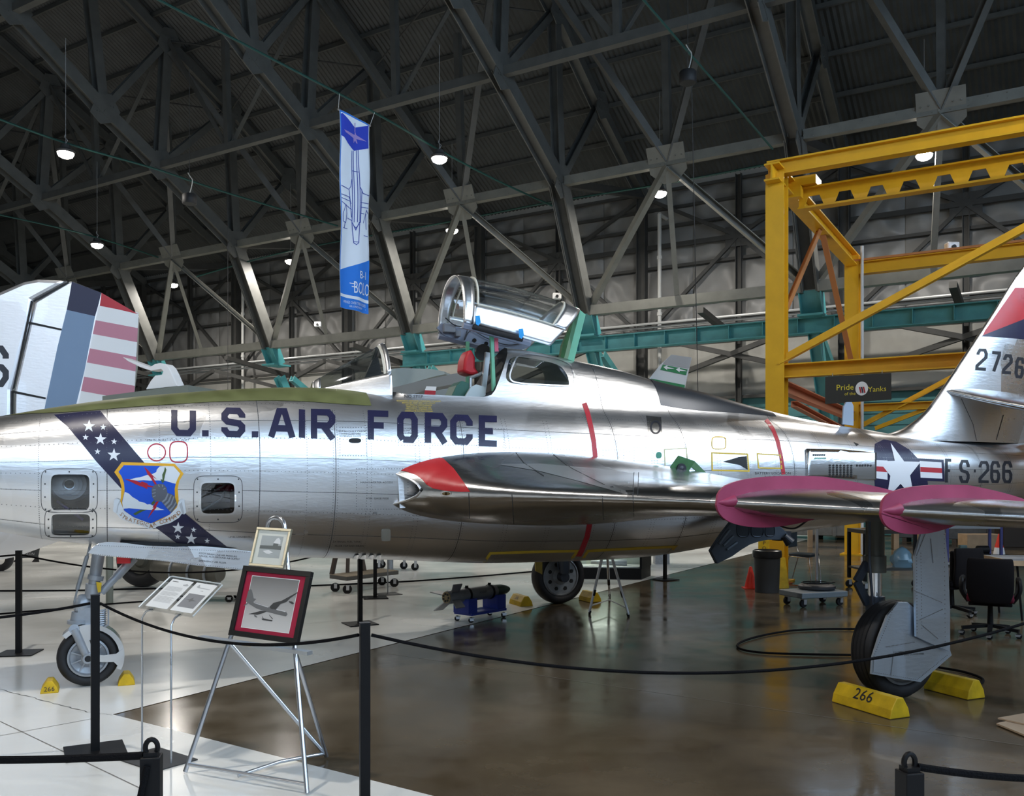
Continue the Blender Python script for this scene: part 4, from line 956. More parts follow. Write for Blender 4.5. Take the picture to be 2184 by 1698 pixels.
for x, y in ((1012,726),(1037,733),(1060,745),(1086,747)): hl = MB(); hl.cyl(Q(x,y,-.325), Q(x,y,-.318), .022, n=12); hl.build('rail_hole', DARK, jet)
gb = MB(); gb.box(Q(958,700,-.30), (.13,.06,.09)); gb.box(Q(976,712,-.30), (.06,.06,.06)); gb.build('canopy_latch_box', mat('grey_box', (.2,.22,.26), .5), jet, bevel=.006)
wi = MB(); wi.tube(catmull([Q(950,678,-.2), Q(970,694,-.25), Q(996,700,-.3), Q(990,726,-.3), Q(1005,705,-.3), Q(1040,722,-.3), Q(1085,736,-.3), Q(1128,728,-.3)], 6), .006, 6); wi.build('canopy_wire', BLACKP, jet, smooth=True)
fo = MB(); fo.tube([Q(1009,697,.41), Q(1060,711,.41), Q(1114,724,.41)], .026, 12); fo.build('foam_sleeve', mat('black_foam', (.02,.02,.022), .9), jet, smooth=True)
BT_ = mat('blue_tape', (.02,.30,.72), .5)
for x, y, d in ((1019,684,1),(1111,712,1)): tp = MB(); tp.prism([Q(x-5,y-10,.40), Q(x+4,y-11,.40), Q(x+6,y+4,.43), Q(x+1,y+11,.43), Q(x-4,y+8,.43)], A(0,.006,0)); tp.build('masking_tape', BT_, jet)
GST = mat('mint_green_strut', (.14,.42,.27), .45)
st = MB(); st.bar(Q(1048,712,.30), Q(1053,836,.30), .034, .034); st.build('canopy_strut', GST, jet)
st = MB(); st.bar(Q(997,729,-.30), Q(997,830,-.30), .032, .032); st.build('canopy_strut', GST, jet)
st = MB(); st.bar(Q(1238,670,.06), Q(1213,770,.06), .075, .10, up=(0,1,0)); st.bar(Q(1224,660,.06), Q(1243,676,.06), .05, .06)
st.build('canopy_lift_arm', GST, jet); st = MB(); st.prism([Q(1226,676,-.08), Q(1234,690,-.08), Q(1206,772,-.08), Q(1194,772,-.08), Q(1200,735,-.08)], A(0,-.05,0)); st.build('canopy_lift_panel', GREEND, jet)
tg_ = MB(); tg_.prism([Q(1054,721,.31), Q(1062,722,.31), Q(1063,750,.31), Q(1055,750,.31)], A(0,.006,0)); tg_.build('remove_before_flight_tag', mat('pink_tag', (.62,.12,.18), .6), jet)
# quarter windows
for v in (.0,):
    for sg in (1, -1):
        m = MB(); rows = []
        hp = []
        for (u, z) in qwin:
            hit = FBVH.ray_cast(A(u, sg*1.2, z), Vector((0, sg, 0)));
            hp.append(hit[0] if hit[0] else A(u, sg*.4, z))
        bm = bmesh.new(); vv = [bm.verts.new(p) for p in hp]; bm.faces.new(vv); me = bpy.data.meshes.new('quarter_window'); bm.to_mesh(me); bm.free(); me.materials.append(PERSPEX); link('quarter_window', me, jet)
decal(band(QPX, 3, True), 'window_seal', ALU_FIN, jet, layer=4)
# cockpit furniture
seat = MB()
hr = [Q(1006,744,.10), Q(1015,762,.10), Q(1014,784,.10), Q(1024,796,.10), Q(1006,800,.10), Q(989,793,.10), Q(991,768,.10), Q(998,750,.10)]
seat.prism(hr, A(0,-.22,0)); seat.build('headrest', mat('red_leather', (.50,.02,.03), .5), jet, smooth=True, ang=70, bevel=.03)
rl2 = MB(); rl2.bar(Q(1040,752,-.16), Q(1030,838,-.16), .05, .035, up=(0,1,0)); rl2.build('seat_rail', mat('seat_silver', (.45,.48,.50), .3, .7), jet)
rl2 = MB(); rl2.bar(Q(1040,752,.16), Q(1030,838,.16), .05, .035, up=(0,1,0)); rl2.cyl(Q(1004,806,.12), Q(1034,794,.12), .018, n=8); rl2.cyl(Q(1004,806,.12), Q(1004,832,.12), .018, n=8)
rl2.build('seat_rail', mat('seat_silver', (.45,.48,.50), .3, .7), jet)
sd = MB(); sd.prism([Q(992,846,.2), Q(1004,826,.2), Q(1016,820,.2), Q(1036,826,.2), Q(1036,846,.2)], A(0,-.03,0)); sd.build('seat_side', mat('pale_seat_panel', (.50,.55,.55), .4, .3), jet)
gc = MB(); gc.prism([Q(962,848,.12), Q(974,822,.12), Q(985,812,.12), Q(1004,818,.12), Q(1004,848,.12)], A(0,-.25,0)); gc.build('seat_bucket', mat('dark_cockpit_green', (.03,.12,.09), .5), jet, bevel=.01)
mc_ = MB()
for k in range(16):
    x = 1058+random.uniform(0,28); y = 770+random.uniform(0,60); 
    if x > 1098-(y-750)*.42: x = 1098-(y-750)*.42-6
    c = Q(x, y, random.uniform(-.15,.15)); mc_.box(c, (random.uniform(.04,.1), random.uniform(.05,.12), random.uniform(.04,.1)), Matrix.Rotation(random.uniform(0,1.5), 3, 'Y'))
mc_.prism([Q(1044,842,0), Q(1056,838,0), Q(1100,748,0), Q(1090,748,0), Q(1060,800,0), Q(1040,820,0)], A(0,-.04,0))
mc_.lathe(Q(1030,752,0), (0,1,0), [(-.02,.0),(-.02,.085),(.02,.085),(.02,0)], 20)
mc_.build('seat_mechanism', mat('mechanism_black', (.025,.027,.03), .45, .3), jet)
# ------------------------------------------------ nose gear
TYRE = mat('tyre_rubber', (.014,.014,.016), .6, noise=.25, nscale=14)
def tyre(mb, c, ax, R, r, w):
    P = []
    for i in range(20):
        a = 2*math.pi*i/20; P.append((w*math.copysign(abs(math.cos(a))**.75, math.cos(a)), (R+r)/2+(R-r)/2*math.copysign(abs(math.sin(a))**.8, math.sin(a))))
    mb.lathe(c, ax, P, 48, close=True)
ng = A(.0, 0, .255); m = MB(); tyre(m, ng, (0,1,0), .25, .155, .085); m.build('nose_tyre', TYRE, jet, smooth=True, ang=60)
m = MB()
for sg in (1, -1): m.lathe(ng+A(0,.07*sg,0), A(0,sg,0), [(-.02,.165),(.012,.165),(.016,.150),(-.01,.140),(-.03,.09),(-.005,.06),(.02,.055),(.03,.035),(.03,.02),(.0,.02)], 40)
for k in range(9):
    a = 2*math.pi*k/9; m.bar(ng+A(math.cos(a)*.05,.055,math.sin(a)*.05), ng+A(math.cos(a)*.145,.055,math.sin(a)*.145), .012, .02, up=(0,1,0))
m.build('nose_wheel', GUNM, jet, smooth=True, ang=30)
m = MB(); m.cyl(Q(210,1183,0), Q(200,1250,0), .053, .046, 20); m.cyl(Q(200,1246,0), Q(196,1276,0), .066, .06, 18); m.lathe(Q(204,1232,0), Q(200,1250,0)-Q(204,1232,0), [(-.02,.0),(-.02,.066),(.02,.066),(.02,0)], 18)
m.build('nose_strut', GUNM, jet, smooth=True)
m = MB(); m.ball(Q(176,1290,0), .085, 18, (.9,.8,1.1)); m.cyl(Q(168,1305,0), Q(165,1330,0), .055, .06, 16); m.lathe(Q(166,1322,0), (0,0,1), [(-.03,.0),(-.03,.085),(.0,.085),(.0,0)], 18); m.box(Q(186,1312,0), (.14,.12,.14)); m.build('steering_housing', GUNM, jet, smooth=True)
m = MB(); m.cyl(Q(158,1342,.11), Q(188,1407,.11), .034, .030, 14); m.cyl(Q(158,1342,-.11), Q(188,1407,-.11), .034, .030, 14); m.cyl(Q(158,1342,-.13), Q(158,1342,.13), .04, n=14); m.cyl(A(0,.09,.255), A(0,.15,.255), .045, .042, 18)
m.build('nose_fork', GUNM, jet, smooth=True); m = MB(); m.cyl(A(0,.15,.255), A(0,.1505,.255), .027, n=16); m.build('axle_bore', DARK, jet)
m = MB()
def fend(a0, a1, R, n=22): return [(math.cos(a0+(a1-a0)*i/n)*R, math.sin(a0+(a1-a0)*i/n)*R) for i in range(n+1)]
o_ = fend(2.35, -.45, .285); 
m.grid([[ng+A(x, v, z) for x, z in o_] for v in (-.10,-.09,.09,.10)]); i_ = fend(2.35, -.45, .245)
for v in (.10,-.10): m.grid([[ng+A(x, v, z) for x, z in o_], [ng+A(x, v, z) for x, z in i_]])
m.prism([ng+A(x, .105, z) for x, z in [(.02,.03),(.02,-.03),(.12,-.045),(.20,-.05),(.255,-.11),(.275,-.03),(.27,.06),(.22,.02),(.12,.015)]], A(0,-.008,0))
m.prism([ng+A(x, .105, z) for x, z in [(-.07,.25),(-.03,.10),(.03,.02),(.03,.06),(.01,.15),(.06,.25),(.0,.285)]], A(0,-.008,0))
m.build('mudguard', mat('mudguard_polished', (.72,.74,.77), .2, 1.0), jet, smooth=True, ang=35)
m = MB(); m.cyl(Q(216,1264,.0), Q(250,1228,.0), .033, n=14); m.cyl(Q(248,1230,0), Q(286,1190,0), .040, n=14); m.build('drag_brace', GUNM, jet, smooth=True)
m = MB(); m.cyl(Q(195,1150,.12), Q(186,1188,.12), .010, n=8); m.cyl(Q(186,1186,.12), Q(165,1257,.12), .018, n=10); m.cyl(Q(165,1257,.12), Q(158,1285,.12), .008, n=8); m.build('retract_rod', HUBG, jet, smooth=True)
m = MB(); m.tube([Q(216,1300,.02)+A(math.cos(i*.9)*.035, math.sin(i*.9)*.035, -i*.0026) for i in range(60)], .008, 6); m.tube([Q(226,1297,.06), Q(231,1297,.06), Q(231,1332,.06), Q(222,1338,.06), Q(205,1340,.06)], .008, 6); m.build('brake_spring', GUNM, jet, smooth=True)
m = MB(); m.prism([Q(205,1241,.07), Q(217,1243,.07), Q(215,1262,.07), Q(209,1264,.07)], A(0,.01,0)); m.build('gear_pin_tag', YELD, jet)
m = MB(); m.box(Q(264,1194,.05), (.11,.08,.06)); m.build('red_gear_lock', mat('bright_red', (.75,.04,.05), .5), jet, bevel=.005)
door = [(187,1180),(196,1168),(210,1159),(226,1156),(262,1158),(310,1164),(370,1166),(430,1165),(490,1170),(540,1177),(542,1219),(490,1214),(420,1207),(340,1196),(280,1191),(220,1186)]
m = MB(); m.prism([Q(x, y, .42) for x, y in door], A(0,-.025,0)); nd = m.build('nose_gear_door', ALU_FIN, jet, bevel=.004)
def flat_text(s, x, y, hpx, v, parent, material, ang=0, sx=1.1, nm='stencil', align='CENTER'):
    vs, fs = text_mesh(s, hpx, align); c, sn = math.cos(math.radians(ang)), math.sin(math.radians(ang))
    P = [Q(x+a*sx*c+b*sn, y+a*sx*sn-b*c, v) for a, b, _ in vs]; me = bpy.data.meshes.new(nm); me.from_pydata(P, [], fs); me.materials.append(material); return link(nm, me, parent)
for i, s in enumerate(['PITOT DRAIN LINE AIR PRESSURE','GAUGE, AUX.GROUND AIR SUPPLY','','EMERGENCY AIR FILLER.']):
    if s: flat_text(s, 424, 1182+i*5.2, 5, .424, nd, tm, 5, align='LEFT')
rd = MB()
for i in range(70):
    for yy in (0, 1):
        x = 200+i*4.8; y = (1163+.045*(x-200)) if yy == 0 else (1182+.1*(x-200)); p = Q(x, y, .4225); rd.add([p+Vector((math.cos(k)*.004,0,math.sin(k)*.004)) for k in (0,1.57,3.14,4.71)], [(0,1,2,3)])
rdo = rd.build('rivet', RIV, nd); rdo['kind'] = 'stuff'
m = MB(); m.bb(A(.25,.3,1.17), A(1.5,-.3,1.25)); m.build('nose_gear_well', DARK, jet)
# ------------------------------------------------ main gear
def main_wheel(sg, inner_out):
    c = A(6.06, sg*3.09, .395); m = MB(); tyre(m, c, (0,1,0), .395, .265, .115); m.build('main_tyre', TYRE, jet, smooth=True, ang=60)
    gr = MB()
    for v in (-.06,-.02,.02,.06): gr.lathe(c+A(0,v,0), (0,1,0), [(-.004,.3955),(.004,.3955)], 48)
    gr.build('tyre_groove', DARK, jet)
    h = MB()
    for k in (1, -1): h.lathe(c+A(0,.085*k,0), A(0,k,0), [(-.02,.28),(.012,.28),(.018,.262),(.005,.25),(.0,.12),(.012,.10),(.02,.06),(.05,.05),(.05,.03),(.03,.02),(.03,.0)], 40)
    h.build('main_wheel', HUBG, jet, smooth=True, ang=30)
    for k in range(8):
        a = 2*math.pi*(k+.5)/8; q = c+A(math.cos(a)*.185, .088, math.sin(a)*.185); d = MB(); d.cyl(q-A(0,.02,0), q+A(0,.006,0), .030, n=6); d.build('wheel_hole', DARK, jet)
    d = MB(); d.cyl(c+A(0,.13,0), c+A(0,.1365,0), .022, n=14); d.build('axle_bore', DARK, jet)
    s = MB(); s.cyl(A(6.06, sg*2.88, 1.55), A(6.06, sg*2.88, 1.12), .075, n=18); s.cyl(A(6.06, sg*2.88, 1.14), A(6.06, sg*2.88, 1.0), .09, n=18); s.build('main_strut', mat('olive_strut', (.10,.10,.085), .45, .4), jet, smooth=True)
    s = MB(); s.cyl(A(6.06, sg*2.88, 1.0), A(6.06, sg*2.88, .78), .055, n=18); s.build('oleo_piston', CHROME, jet, smooth=True)
    s = MB(); s.cyl(A(6.06, sg*2.88, .80), A(6.06, sg*2.88, .45), .08, .07, 18); s.cyl(A(6.06, sg*2.86, .395), A(6.06, sg*3.09, .395), .07, n=18); s.bar(A(5.97, sg*2.88, 1.08), A(5.86, sg*2.88, .93), .03, .07); s.bar(A(5.86, sg*2.88, .93), A(5.98, sg*2.88, .74), .03, .07)
    s.tube([A(5.93,sg*2.95,1.5), A(5.92,sg*2.96,1.1), A(5.95,sg*2.96,.8), A(6.0,sg*2.95,.5)], .012, 6); s.build('lower_strut', mat('dark_gear_blue', (.05,.06,.08), .4, .4), jet, smooth=True)
main_wheel(1, 1); main_wheel(-1, 1)
m = MB(); m.prism([Q(x, y, 3.30) for x, y in [(1964,1127),(2010,1127),(2018,1200),(2022,1300),(2022,1389),(1986,1374),(1950,1357),(1948,1270),(1947,1186)]], A(0,.02,0)); md = m.build('main_gear_door', ALU_DOOR, jet)
m = MB(); m.prism([Q(x, y, 3.26) for x, y in [(1913,1284),(1889,1313),(1872,1356),(1858,1400),(1855,1437),(1905,1446),(1960,1454),(2026,1397),(2022,1385),(1950,1300),(1932,1284)]], A(0,.018,0)); md2 = m.build('wheel_cover', ALU_DOOR, jet)
rd = MB()
def door_riv(a, b, v, n):
    for i in range(n+1):
        p = Q(a[0]+(b[0]-a[0])*i/n, a[1]+(b[1]-a[1])*i/n, v); rd.add([p+Vector((math.cos(k)*.0045,0,math.sin(k)*.0045)) for k in (0,1.05,2.1,3.14,4.19,5.24)], [tuple(range(6))])
for a, b in (((1955,1190),(1956,1350),),((2014,1140),(2016,1378)),((1975,1135),(1955,1185)),((1964,1180),(1966,1340)),((1950,1260),(2008,1285)),((1962,1322),(2010,1300)),((1968,1335),(2000,1362)),((1985,1150),(1990,1200))): door_riv(a, b, 3.322, 24)
for a, b in (((1908,1292),(1864,1400)),((1864,1400),(1862,1434)),((1862,1434),(1956,1450)),((1956,1450),(2020,1398)),((1890,1380),(1950,1370)),((1905,1400),(1900,1440))): door_riv(a, b, 3.280, 22)
rdo = rd.build('rivet', RIV, md); rdo['kind'] = 'stuff'
flat_text('TO OPEN-PRESS LATCH', 1934, 1392, 5, 3.281, md2, tm, -3); flat_text('MOTION 90 DEG CLOCKWISE', 1934, 1398, 5, 3.281, md2, tm, -3); flat_text('OPEN PRESS', 1980, 1385, 5, 3.281, md2, tm, -3)
m = MB(); m.add([Q(x, y, 3.3265) for x, y in loop(1932,1393,22,31,24)]+[], [tuple(range(24))]); bpy.data.meshes.remove(m.mesh('x', ALU))
# far gear: yellow inner door
m = MB(); m.prism([A(5.62,-2.9,.50), A(5.60,-2.9,.95), A(5.75,-2.9,1.25), A(6.0,-2.9,1.4), A(6.05,-2.9,1.4), A(5.85,-2.9,1.15), A(5.72,-2.9,.9), A(5.72,-2.9,.45)], A(0,-.03,0)); m.build('far_gear_door', mat('dull_yellow', (.30,.21,.03), .55, noise=.2), jet)
# speed brake under the rear fuselage
br = [(1510,1174),(1534,1138),(1558,1107),(1602,1109),(1648,1113),(1664,1128),(1680,1146),(1682,1153),(1655,1151),(1632,1151),(1612,1155),(1594,1161),(1574,1173),(1556,1186),(1540,1194),(1524,1202)]
SBM = mat('speed_brake_blue_grey', (.075,.095,.125), .4, .5, noise=.15, nscale=8)
m = MB(); m.prism([Q(x, y, .74) for x, y in br], A(0,.05,0)); sb = m.build('speed_brake', SBM, jet, bevel=.006)
for cx_, cy_, a, b in ((1585,1128,13,17),(1615,1130,13,15),(1642,1132,10,12)):
    L_ = [Q(x, y, .792) for x, y in loop(cx_, cy_, a, b, 24, 3.2)]; m = MB(); m.tube(L_, .007, 6, closed=True); m.add([p+A(0,.001,0) for p in L_], [tuple(range(24))]); m.build('brake_recess', mat('brake_recess_dark', (.03,.04,.055), .35, .5), sb, smooth=True, ang=30)
for a, b in (((1533,1160),(1556,1130)),((1543,1163),(1564,1143)),((1550,1172),(1572,1157))):
    m = MB(); m.cyl(Q(*a,.793), Q(*b,.793), .014, n=8); m.build('brake_bead', mat('bead_light', (.20,.25,.31), .35, .5), sb, smooth=True)
m = MB(); m.box(Q(1667,1143,.70), (.18,.10,.10)); m.lathe(Q(1672,1143,.80), (.5,-.2,-.6), [(0,.035),(.10,.06)], 16); m.build('brake_actuator', BLACKP, jet)
m = MB(); m.tube(catmull([Q(1530,1095,2.1), Q(1545,1108,2.1), Q(1560,1102,2.1)], 8), .008, 6); m.tube(catmull([Q(1648,1107,2.4), Q(1665,1122,2.4), Q(1695,1127,2.4), Q(1722,1110,2.4)], 8), .008, 6); m.build('hanging_wire', BLACKP, jet, smooth=True)
m = MB(); m.lathe(A(12.08,0,1.85), (1,0,0), [(0,.30),(.12,.29),(.12,.26),(-.3,.25),(-.3,0)], 32); m.build('exhaust', mat('exhaust_dark', (.05,.05,.05), .4, .7), jet, smooth=True)
# ================================================================== YELLOW GANTRY CRANE
GY = mat('gantry_yellow', (.74,.40,.014), .4, noise=.07, nscale=3); GS = mat('gantry_salmon', (.55,.20,.10), .45); GO = mat('gantry_orange', (.50,.19,.06), .45)
C1 = G(1657,1240); mW = -W
def GP(t, k, z): p = C1+mW*t+S*k; return Vector((p.x, p.y, z))      # t toward the photographer's right, k toward the back wall
gan = thing('gantry_crane', 'tall yellow steel gantry crane frame behind the tail', 'crane')
def gpart(nm, m, f, **k): mb = MB(); f(mb); return mb.build(nm, m, gan, **k)
CK = 6.75; TT = 8.2
for t, k in ((0,0),(0,CK),(TT,0),(TT,CK)): gpart('column', GY, lambda mb: (mb.ibeam(GP(t,k,0), GP(t,k,7.12), .32, .30, .03, up=S), mb.box(GP(t,k,.015), (.5,.5,.03), Matrix.Rotation(BROT,3,'Z'))))
gpart('top_beam', GY, lambda mb: mb.ibeam(GP(-.15,0,7.24), GP(TT+.2,0,7.24), .22, .26, .03))
gpart('top_beam', GY, lambda mb: mb.ibeam(GP(-.15,CK,6.82), GP(TT+.2,CK,6.82), .24, .30, .03))
gpart('top_rail', GO, lambda mb: mb.bb((0,0,0),(0,0,0)) if 0 else mb.bar(GP(-.1,CK-.1,6.99), GP(TT,CK-.1,6.99), .12, .05))
for t in (0, TT): gpart('runway_rail', GY, lambda mb: mb.ibeam(GP(t,-.35,7.10), GP(t,CK+.2,7.02), .26, .30, .03))
def castel(mb):          # castellated bridge beam: web cut by trapezoid openings
    k = .95; zt, zb = 7.10, 6.74; n = 15; L0, L1 = .15, TT; st_ = (L1-L0)/n
    mb.bar(GP(L0,k,zt), GP(L1,k,zt), .22, .03); mb.bar(GP(L0,k,zb), GP(L1,k,zb), .22, .03)
    zo0, zo1 = 6.79, 6.96
    d = S*.012
    def plate(P): mb.prism([GP(a,k,b)-d for a, b in P], d*2)
    plate([(L0,zo1),(L1,zo1),(L1,zt),(L0,zt)]); plate([(L0,zb),(L1,zb),(L1,zo0),(L0,zo0)])
    for i in range(n):
        a = L0+i*st_; plate([(a,zo0),(a+.10,zo0),(a+.17,zo1),(a,zo1)]); plate([(a+st_-.10,zo0),(a+st_,zo0),(a+st_,zo1),(a+st_-.17,zo1)])
gpart('bridge_beam', GY, castel)
gpart('trolley', GY, lambda mb: (mb.box(GP(.25,.95,7.2), (.45,.5,.16), Matrix.Rotation(BROT,3,'Z')), mb.box(GP(.1,.75,7.0), (.2,.3,.2), Matrix.Rotation(BROT,3,'Z'))))
gpart('girt_beam', GY, lambda mb: mb.channel(GP(0,0,3.68), GP(TT,0,3.68), .2, .24, .02)); gpart('girt_beam', GY, lambda mb: mb.channel(GP(0,CK,3.50), GP(TT,CK,3.50), .16, .18, .02))
gpart('diagonal_brace', GY, lambda mb: mb.angle(GP(.05,-.1,3.85), GP(TT-1.4,-.1,7.1), .14, .03)); gpart('diagonal_brace', GY, lambda mb: mb.angle(GP(.05,CK,3.0), GP(TT-1.2,CK,6.7), .12, .03))
gpart('diagonal_brace', GY, lambda mb: mb.angle(GP(.5,CK,3.0), GP(4.2,CK,4.4), .10, .03))
gpart('side_beam', GS, lambda mb: mb.channel(GP(0,.1,3.46), GP(0,CK,3.30), .16, .22, .02)); gpart('knee_brace', GO, lambda mb: mb.angle(GP(0,3.2,6.95), GP(0,.15,4.6), .12, .02)); gpart('knee_brace', GO, lambda mb: mb.angle(GP(0,3.6,6.95), GP(0,CK-.1,4.6), .12, .02))
gpart('side_beam', GS, lambda mb: mb.channel(GP(0,1.2,3.2), GP(0,CK,2.85), .12, .12, .02))
gpart('white_conduit', mat('conduit_white', (.62,.62,.60), .4), lambda mb: mb.cyl(GP(.25,CK-.2,0.02), GP(.25,CK-.2,7.3), .035, n=10), smooth=True)
gpart('post_sign', YELD, lambda mb: mb.box(D(1632,1166,15.9), (.24,.02,.34)))
for i, ch in enumerate('POL'): text_on(ch, D(1630,1162+i*11,15.87), (1,0,0), (0,0,1), .09, 'letter_'+ch.lower(), BLACKP, gan, 0)
# hanging sign
sg_ = thing('hanging_sign', 'dark hanging sign lettered Pride of the Yanks under the yellow gantry', 'sign')
SB = mat('sign_dark_grey', (.030,.031,.028), .5); sa, sb_ = GP(.867,-.22,3.52), GP(1.904,-.22,3.52); sr = (sb_-sa).normalized(); snn = sr.cross(Z)
m = MB(); m.prism([sa, sb_, sb_-Z*.43, sa-Z*.46], -snn*.03); m.build('board', SB, sg_)
SY = mat('sign_yellow', (.75,.62,.05), .5)
text_on('Pride', sa+sr*.32-Z*.24, sr, Z, .135, 'lettering', SY, sg_, .004); text_on('of the', sa+sr*.40-Z*.33, sr, Z, .075, 'lettering', SY, sg_, .004); text_on('Yanks', sa+sr*.825-Z*.29, sr, Z, .12, 'lettering', SY, sg_, .004)
hat = MB(); cc = sa+sr*.585-Z*.23+snn*.004; hat.add([cc+sr*(math.cos(a)*.10)+Z*(math.sin(a)*.115) for a in [2*math.pi*i/24 for i in range(24)]], [tuple(range(24))]); hat.build('emblem_disc', WHT, sg_)
for i, (m_, o_) in enumerate(((RED,-.03),(NAVY,0),(RED,.03))):
    q = MB(); q.prism([cc+sr*(o_-.012)+Z*.02+snn*.002, cc+sr*(o_+.008)+Z*.03+snn*.002, cc+sr*(o_+.03)-Z*.07+snn*.002, cc+sr*(o_+.01)-Z*.08+snn*.002], snn*.001); q.build('emblem_stripe', m_, sg_)
for a_ in (.12,.9):
    q = MB(); q.cyl(sa+sr*a_, sa+sr*a_+Z*.05, .006, n=6); q.build('hanger', STEEL, sg_)
# ================================================================== BANNER
BAN = thing('hanging_banner', 'tall blue and white hanging banner with bomber drawing and BOLO lettering', 'banner')
bl_, br_ = D(724,234,14.0), D(788,270,14.6); bz0 = D(725,655,14.0).z; bd = Vector((br_.x-bl_.x, br_.y-bl_.y, 0)); BW_ = bd.length; bd.normalize(); bn = Vector((bd.y,-bd.x,0)); BZ1 = bl_.z; BH = BZ1-bz0
def bpt(x, y, lift=0): return Vector((bl_.x, bl_.y, 0))+bd*(x*BW_)+Z*(BZ1-y*BH)+bn*(lift+.02*math.sin(x*9+y*3)*(.3+y)+.012*math.sin(x*4+y*14))
def bgrid(): return [[bpt(i/16, j/60) for i in range(17)] for j in range(61)]
BLW = mat('banner_white', (.66,.72,.80), .8); BLB = mat('banner_blue', (.02,.17,.62), .8); BLN = mat('banner_deep_blue', (.02,.045,.42), .8); BLL = mat('banner_line', (.05,.08,.35), .8); BLP = mat('banner_plane_purple', (.30,.22,.50), .8)
m = MB().grid(bgrid()); fb = m.build('fabric', BLW, BAN, smooth=True); sd_ = fb.modifiers.new('solid', 'SOLIDIFY'); sd_.thickness = .004
def cb2(x, y): return ((x-92)/234.0, (y-52)/1552.0-(x-92)/234.0*.0)
def bdec(polys, nm, m, lift, raw=False):
    bm = bmesh.new()
    for P in polys:
        P = P if raw else [bnorm(*p) for p in P]; vs = [bm.verts.new((x, y, 0)) for x, y in P]
        try: bm.faces.new(vs)
        except ValueError: pass
    bmesh.ops.triangulate(bm, faces=bm.faces)
    for ax, stp in ((0, 1/16), (1, 1/60)):
        for k in range(1, int(1/stp)):
            co = Vector((k*stp,0,0)) if ax == 0 else Vector((0,k*stp,0)); no = Vector((1,0,0)) if ax == 0 else Vector((0,1,0)); bmesh.ops.bisect_plane(bm, geom=list(bm.verts)+list(bm.edges)+list(bm.faces), plane_co=co, plane_no=no)
    for v in bm.verts: v.co = bpt(v.co.x, v.co.y, lift)
    me = bpy.data.meshes.new(nm); bm.to_mesh(me); bm.free(); me.materials.append(m); return link(nm, me, BAN)
def bnorm(x, y):           # zoomed banner crop pixel -> banner coordinates
    t = (x-92)/238.0; t = min(max(t, 0), 1); y0 = 52+t*138; y1 = 1604+t*52; return t, min(max((y-y0)/(y1-y0), 0), 1)
bdec([[(92,85),(110,80),(210,200),(322,195),(322,372),(210,380),(155,320),(120,270),(92,250)]], 'blue_field', BLN, .006); bdec([[(92,52),(330,190),(330,200),(92,66)]], 'blue_hem', BLB, .005)
bdec([[(92,1310),(330,1240),(330,1656),(92,1604)]], 'blue_field', BLB, .005); bdec([[(92,1492),(330,1550),(330,1575),(92,1515)]], 'white_stripe', BLW, .008)
bdec([[(92,52),(98,52),(98,1604),(92,1604)]], 'blue_hem', BLB, .007)
bdec([[(118,210),(210,258),(212,230),(222,258),(305,318),(225,290),(235,325),(228,325),(215,300),(205,320),(200,280),(130,232)], [(205,165),(212,162),(214,235),(208,235)]], 'plane_icon', BLP, .009)
lines = [[(193,378),(190,940),(205,1100),(222,1115),(238,1100),(245,940),(240,378)], [(205,380),(205,940)],[(228,380),(228,940)],[(190,535),(240,550)],[(193,940),(218,1000),(242,940)],[(200,960),(218,985),(240,955)],
         [(190,600),(180,660),(162,680),(100,645)],[(245,670),(265,720),(325,740)],[(100,715),(165,740),(180,795)],[(248,790),(325,800)],[(100,745),(175,775)],[(250,825),(325,835)],[(100,775),(185,840)],[(108,870),(135,800),(145,870),(135,940),(110,930),(108,870)],[(275,950),(305,850),(322,880)],[(110,980),(155,990)],[(130,940),(120,985)],[(280,1045),(320,1055)],[(300,880),(305,1000)],[(150,905),(190,925)],[(250,870),(280,880)],[(165,680),(185,900)],[(256,690),(250,945)],[(205,1090),(235,1095)]]
for ln_ in lines: bdec(band(ln_, 5.0), 'drawing_line', BLL, .009)
def btext(s, x, y, h, sx=1.0):
    vs, fs = text_mesh(s, h, 'CENTER'); P = [bpt(*bnorm(x+a*sx, y-b+a*sx*.2), .010) for a, b, _ in vs]; me = bpy.data.meshes.new('lettering'); me.from_pydata(P, [], fs); me.materials.append(BLW); return link('lettering', me, BAN)
btext('B-1', 272, 1385, 85, .62); btext('BOLO', 264, 1505, 135, .40); btext('WINGS OVER THE ROCKIES', 215, 1585, 30, .5); btext('AIR & SPACE MUSEUM', 220, 1612, 22, .5)
bdec([[(170,1410),(205,1420),(205,1427),(170,1417)], [(182,1437),(205,1444),(205,1451),(182,1444)]], 'speed_line', BLW, .009)
rb = MB(); rb.cyl(bpt(-.05,0,0), bpt(1.05,0,0), .014, n=8); rb.build('top_rod', STEEL, BAN); rb = MB(); rb.cyl(bpt(1.03,0,0), D(799,240,14.7), .004, n=5); rb.cyl(bpt(-.03,0,0), D(724,200,14.0), .004, n=5); rb.build('hanging_cord', mat('cord_grey', (.5,.5,.48), .6), BAN)
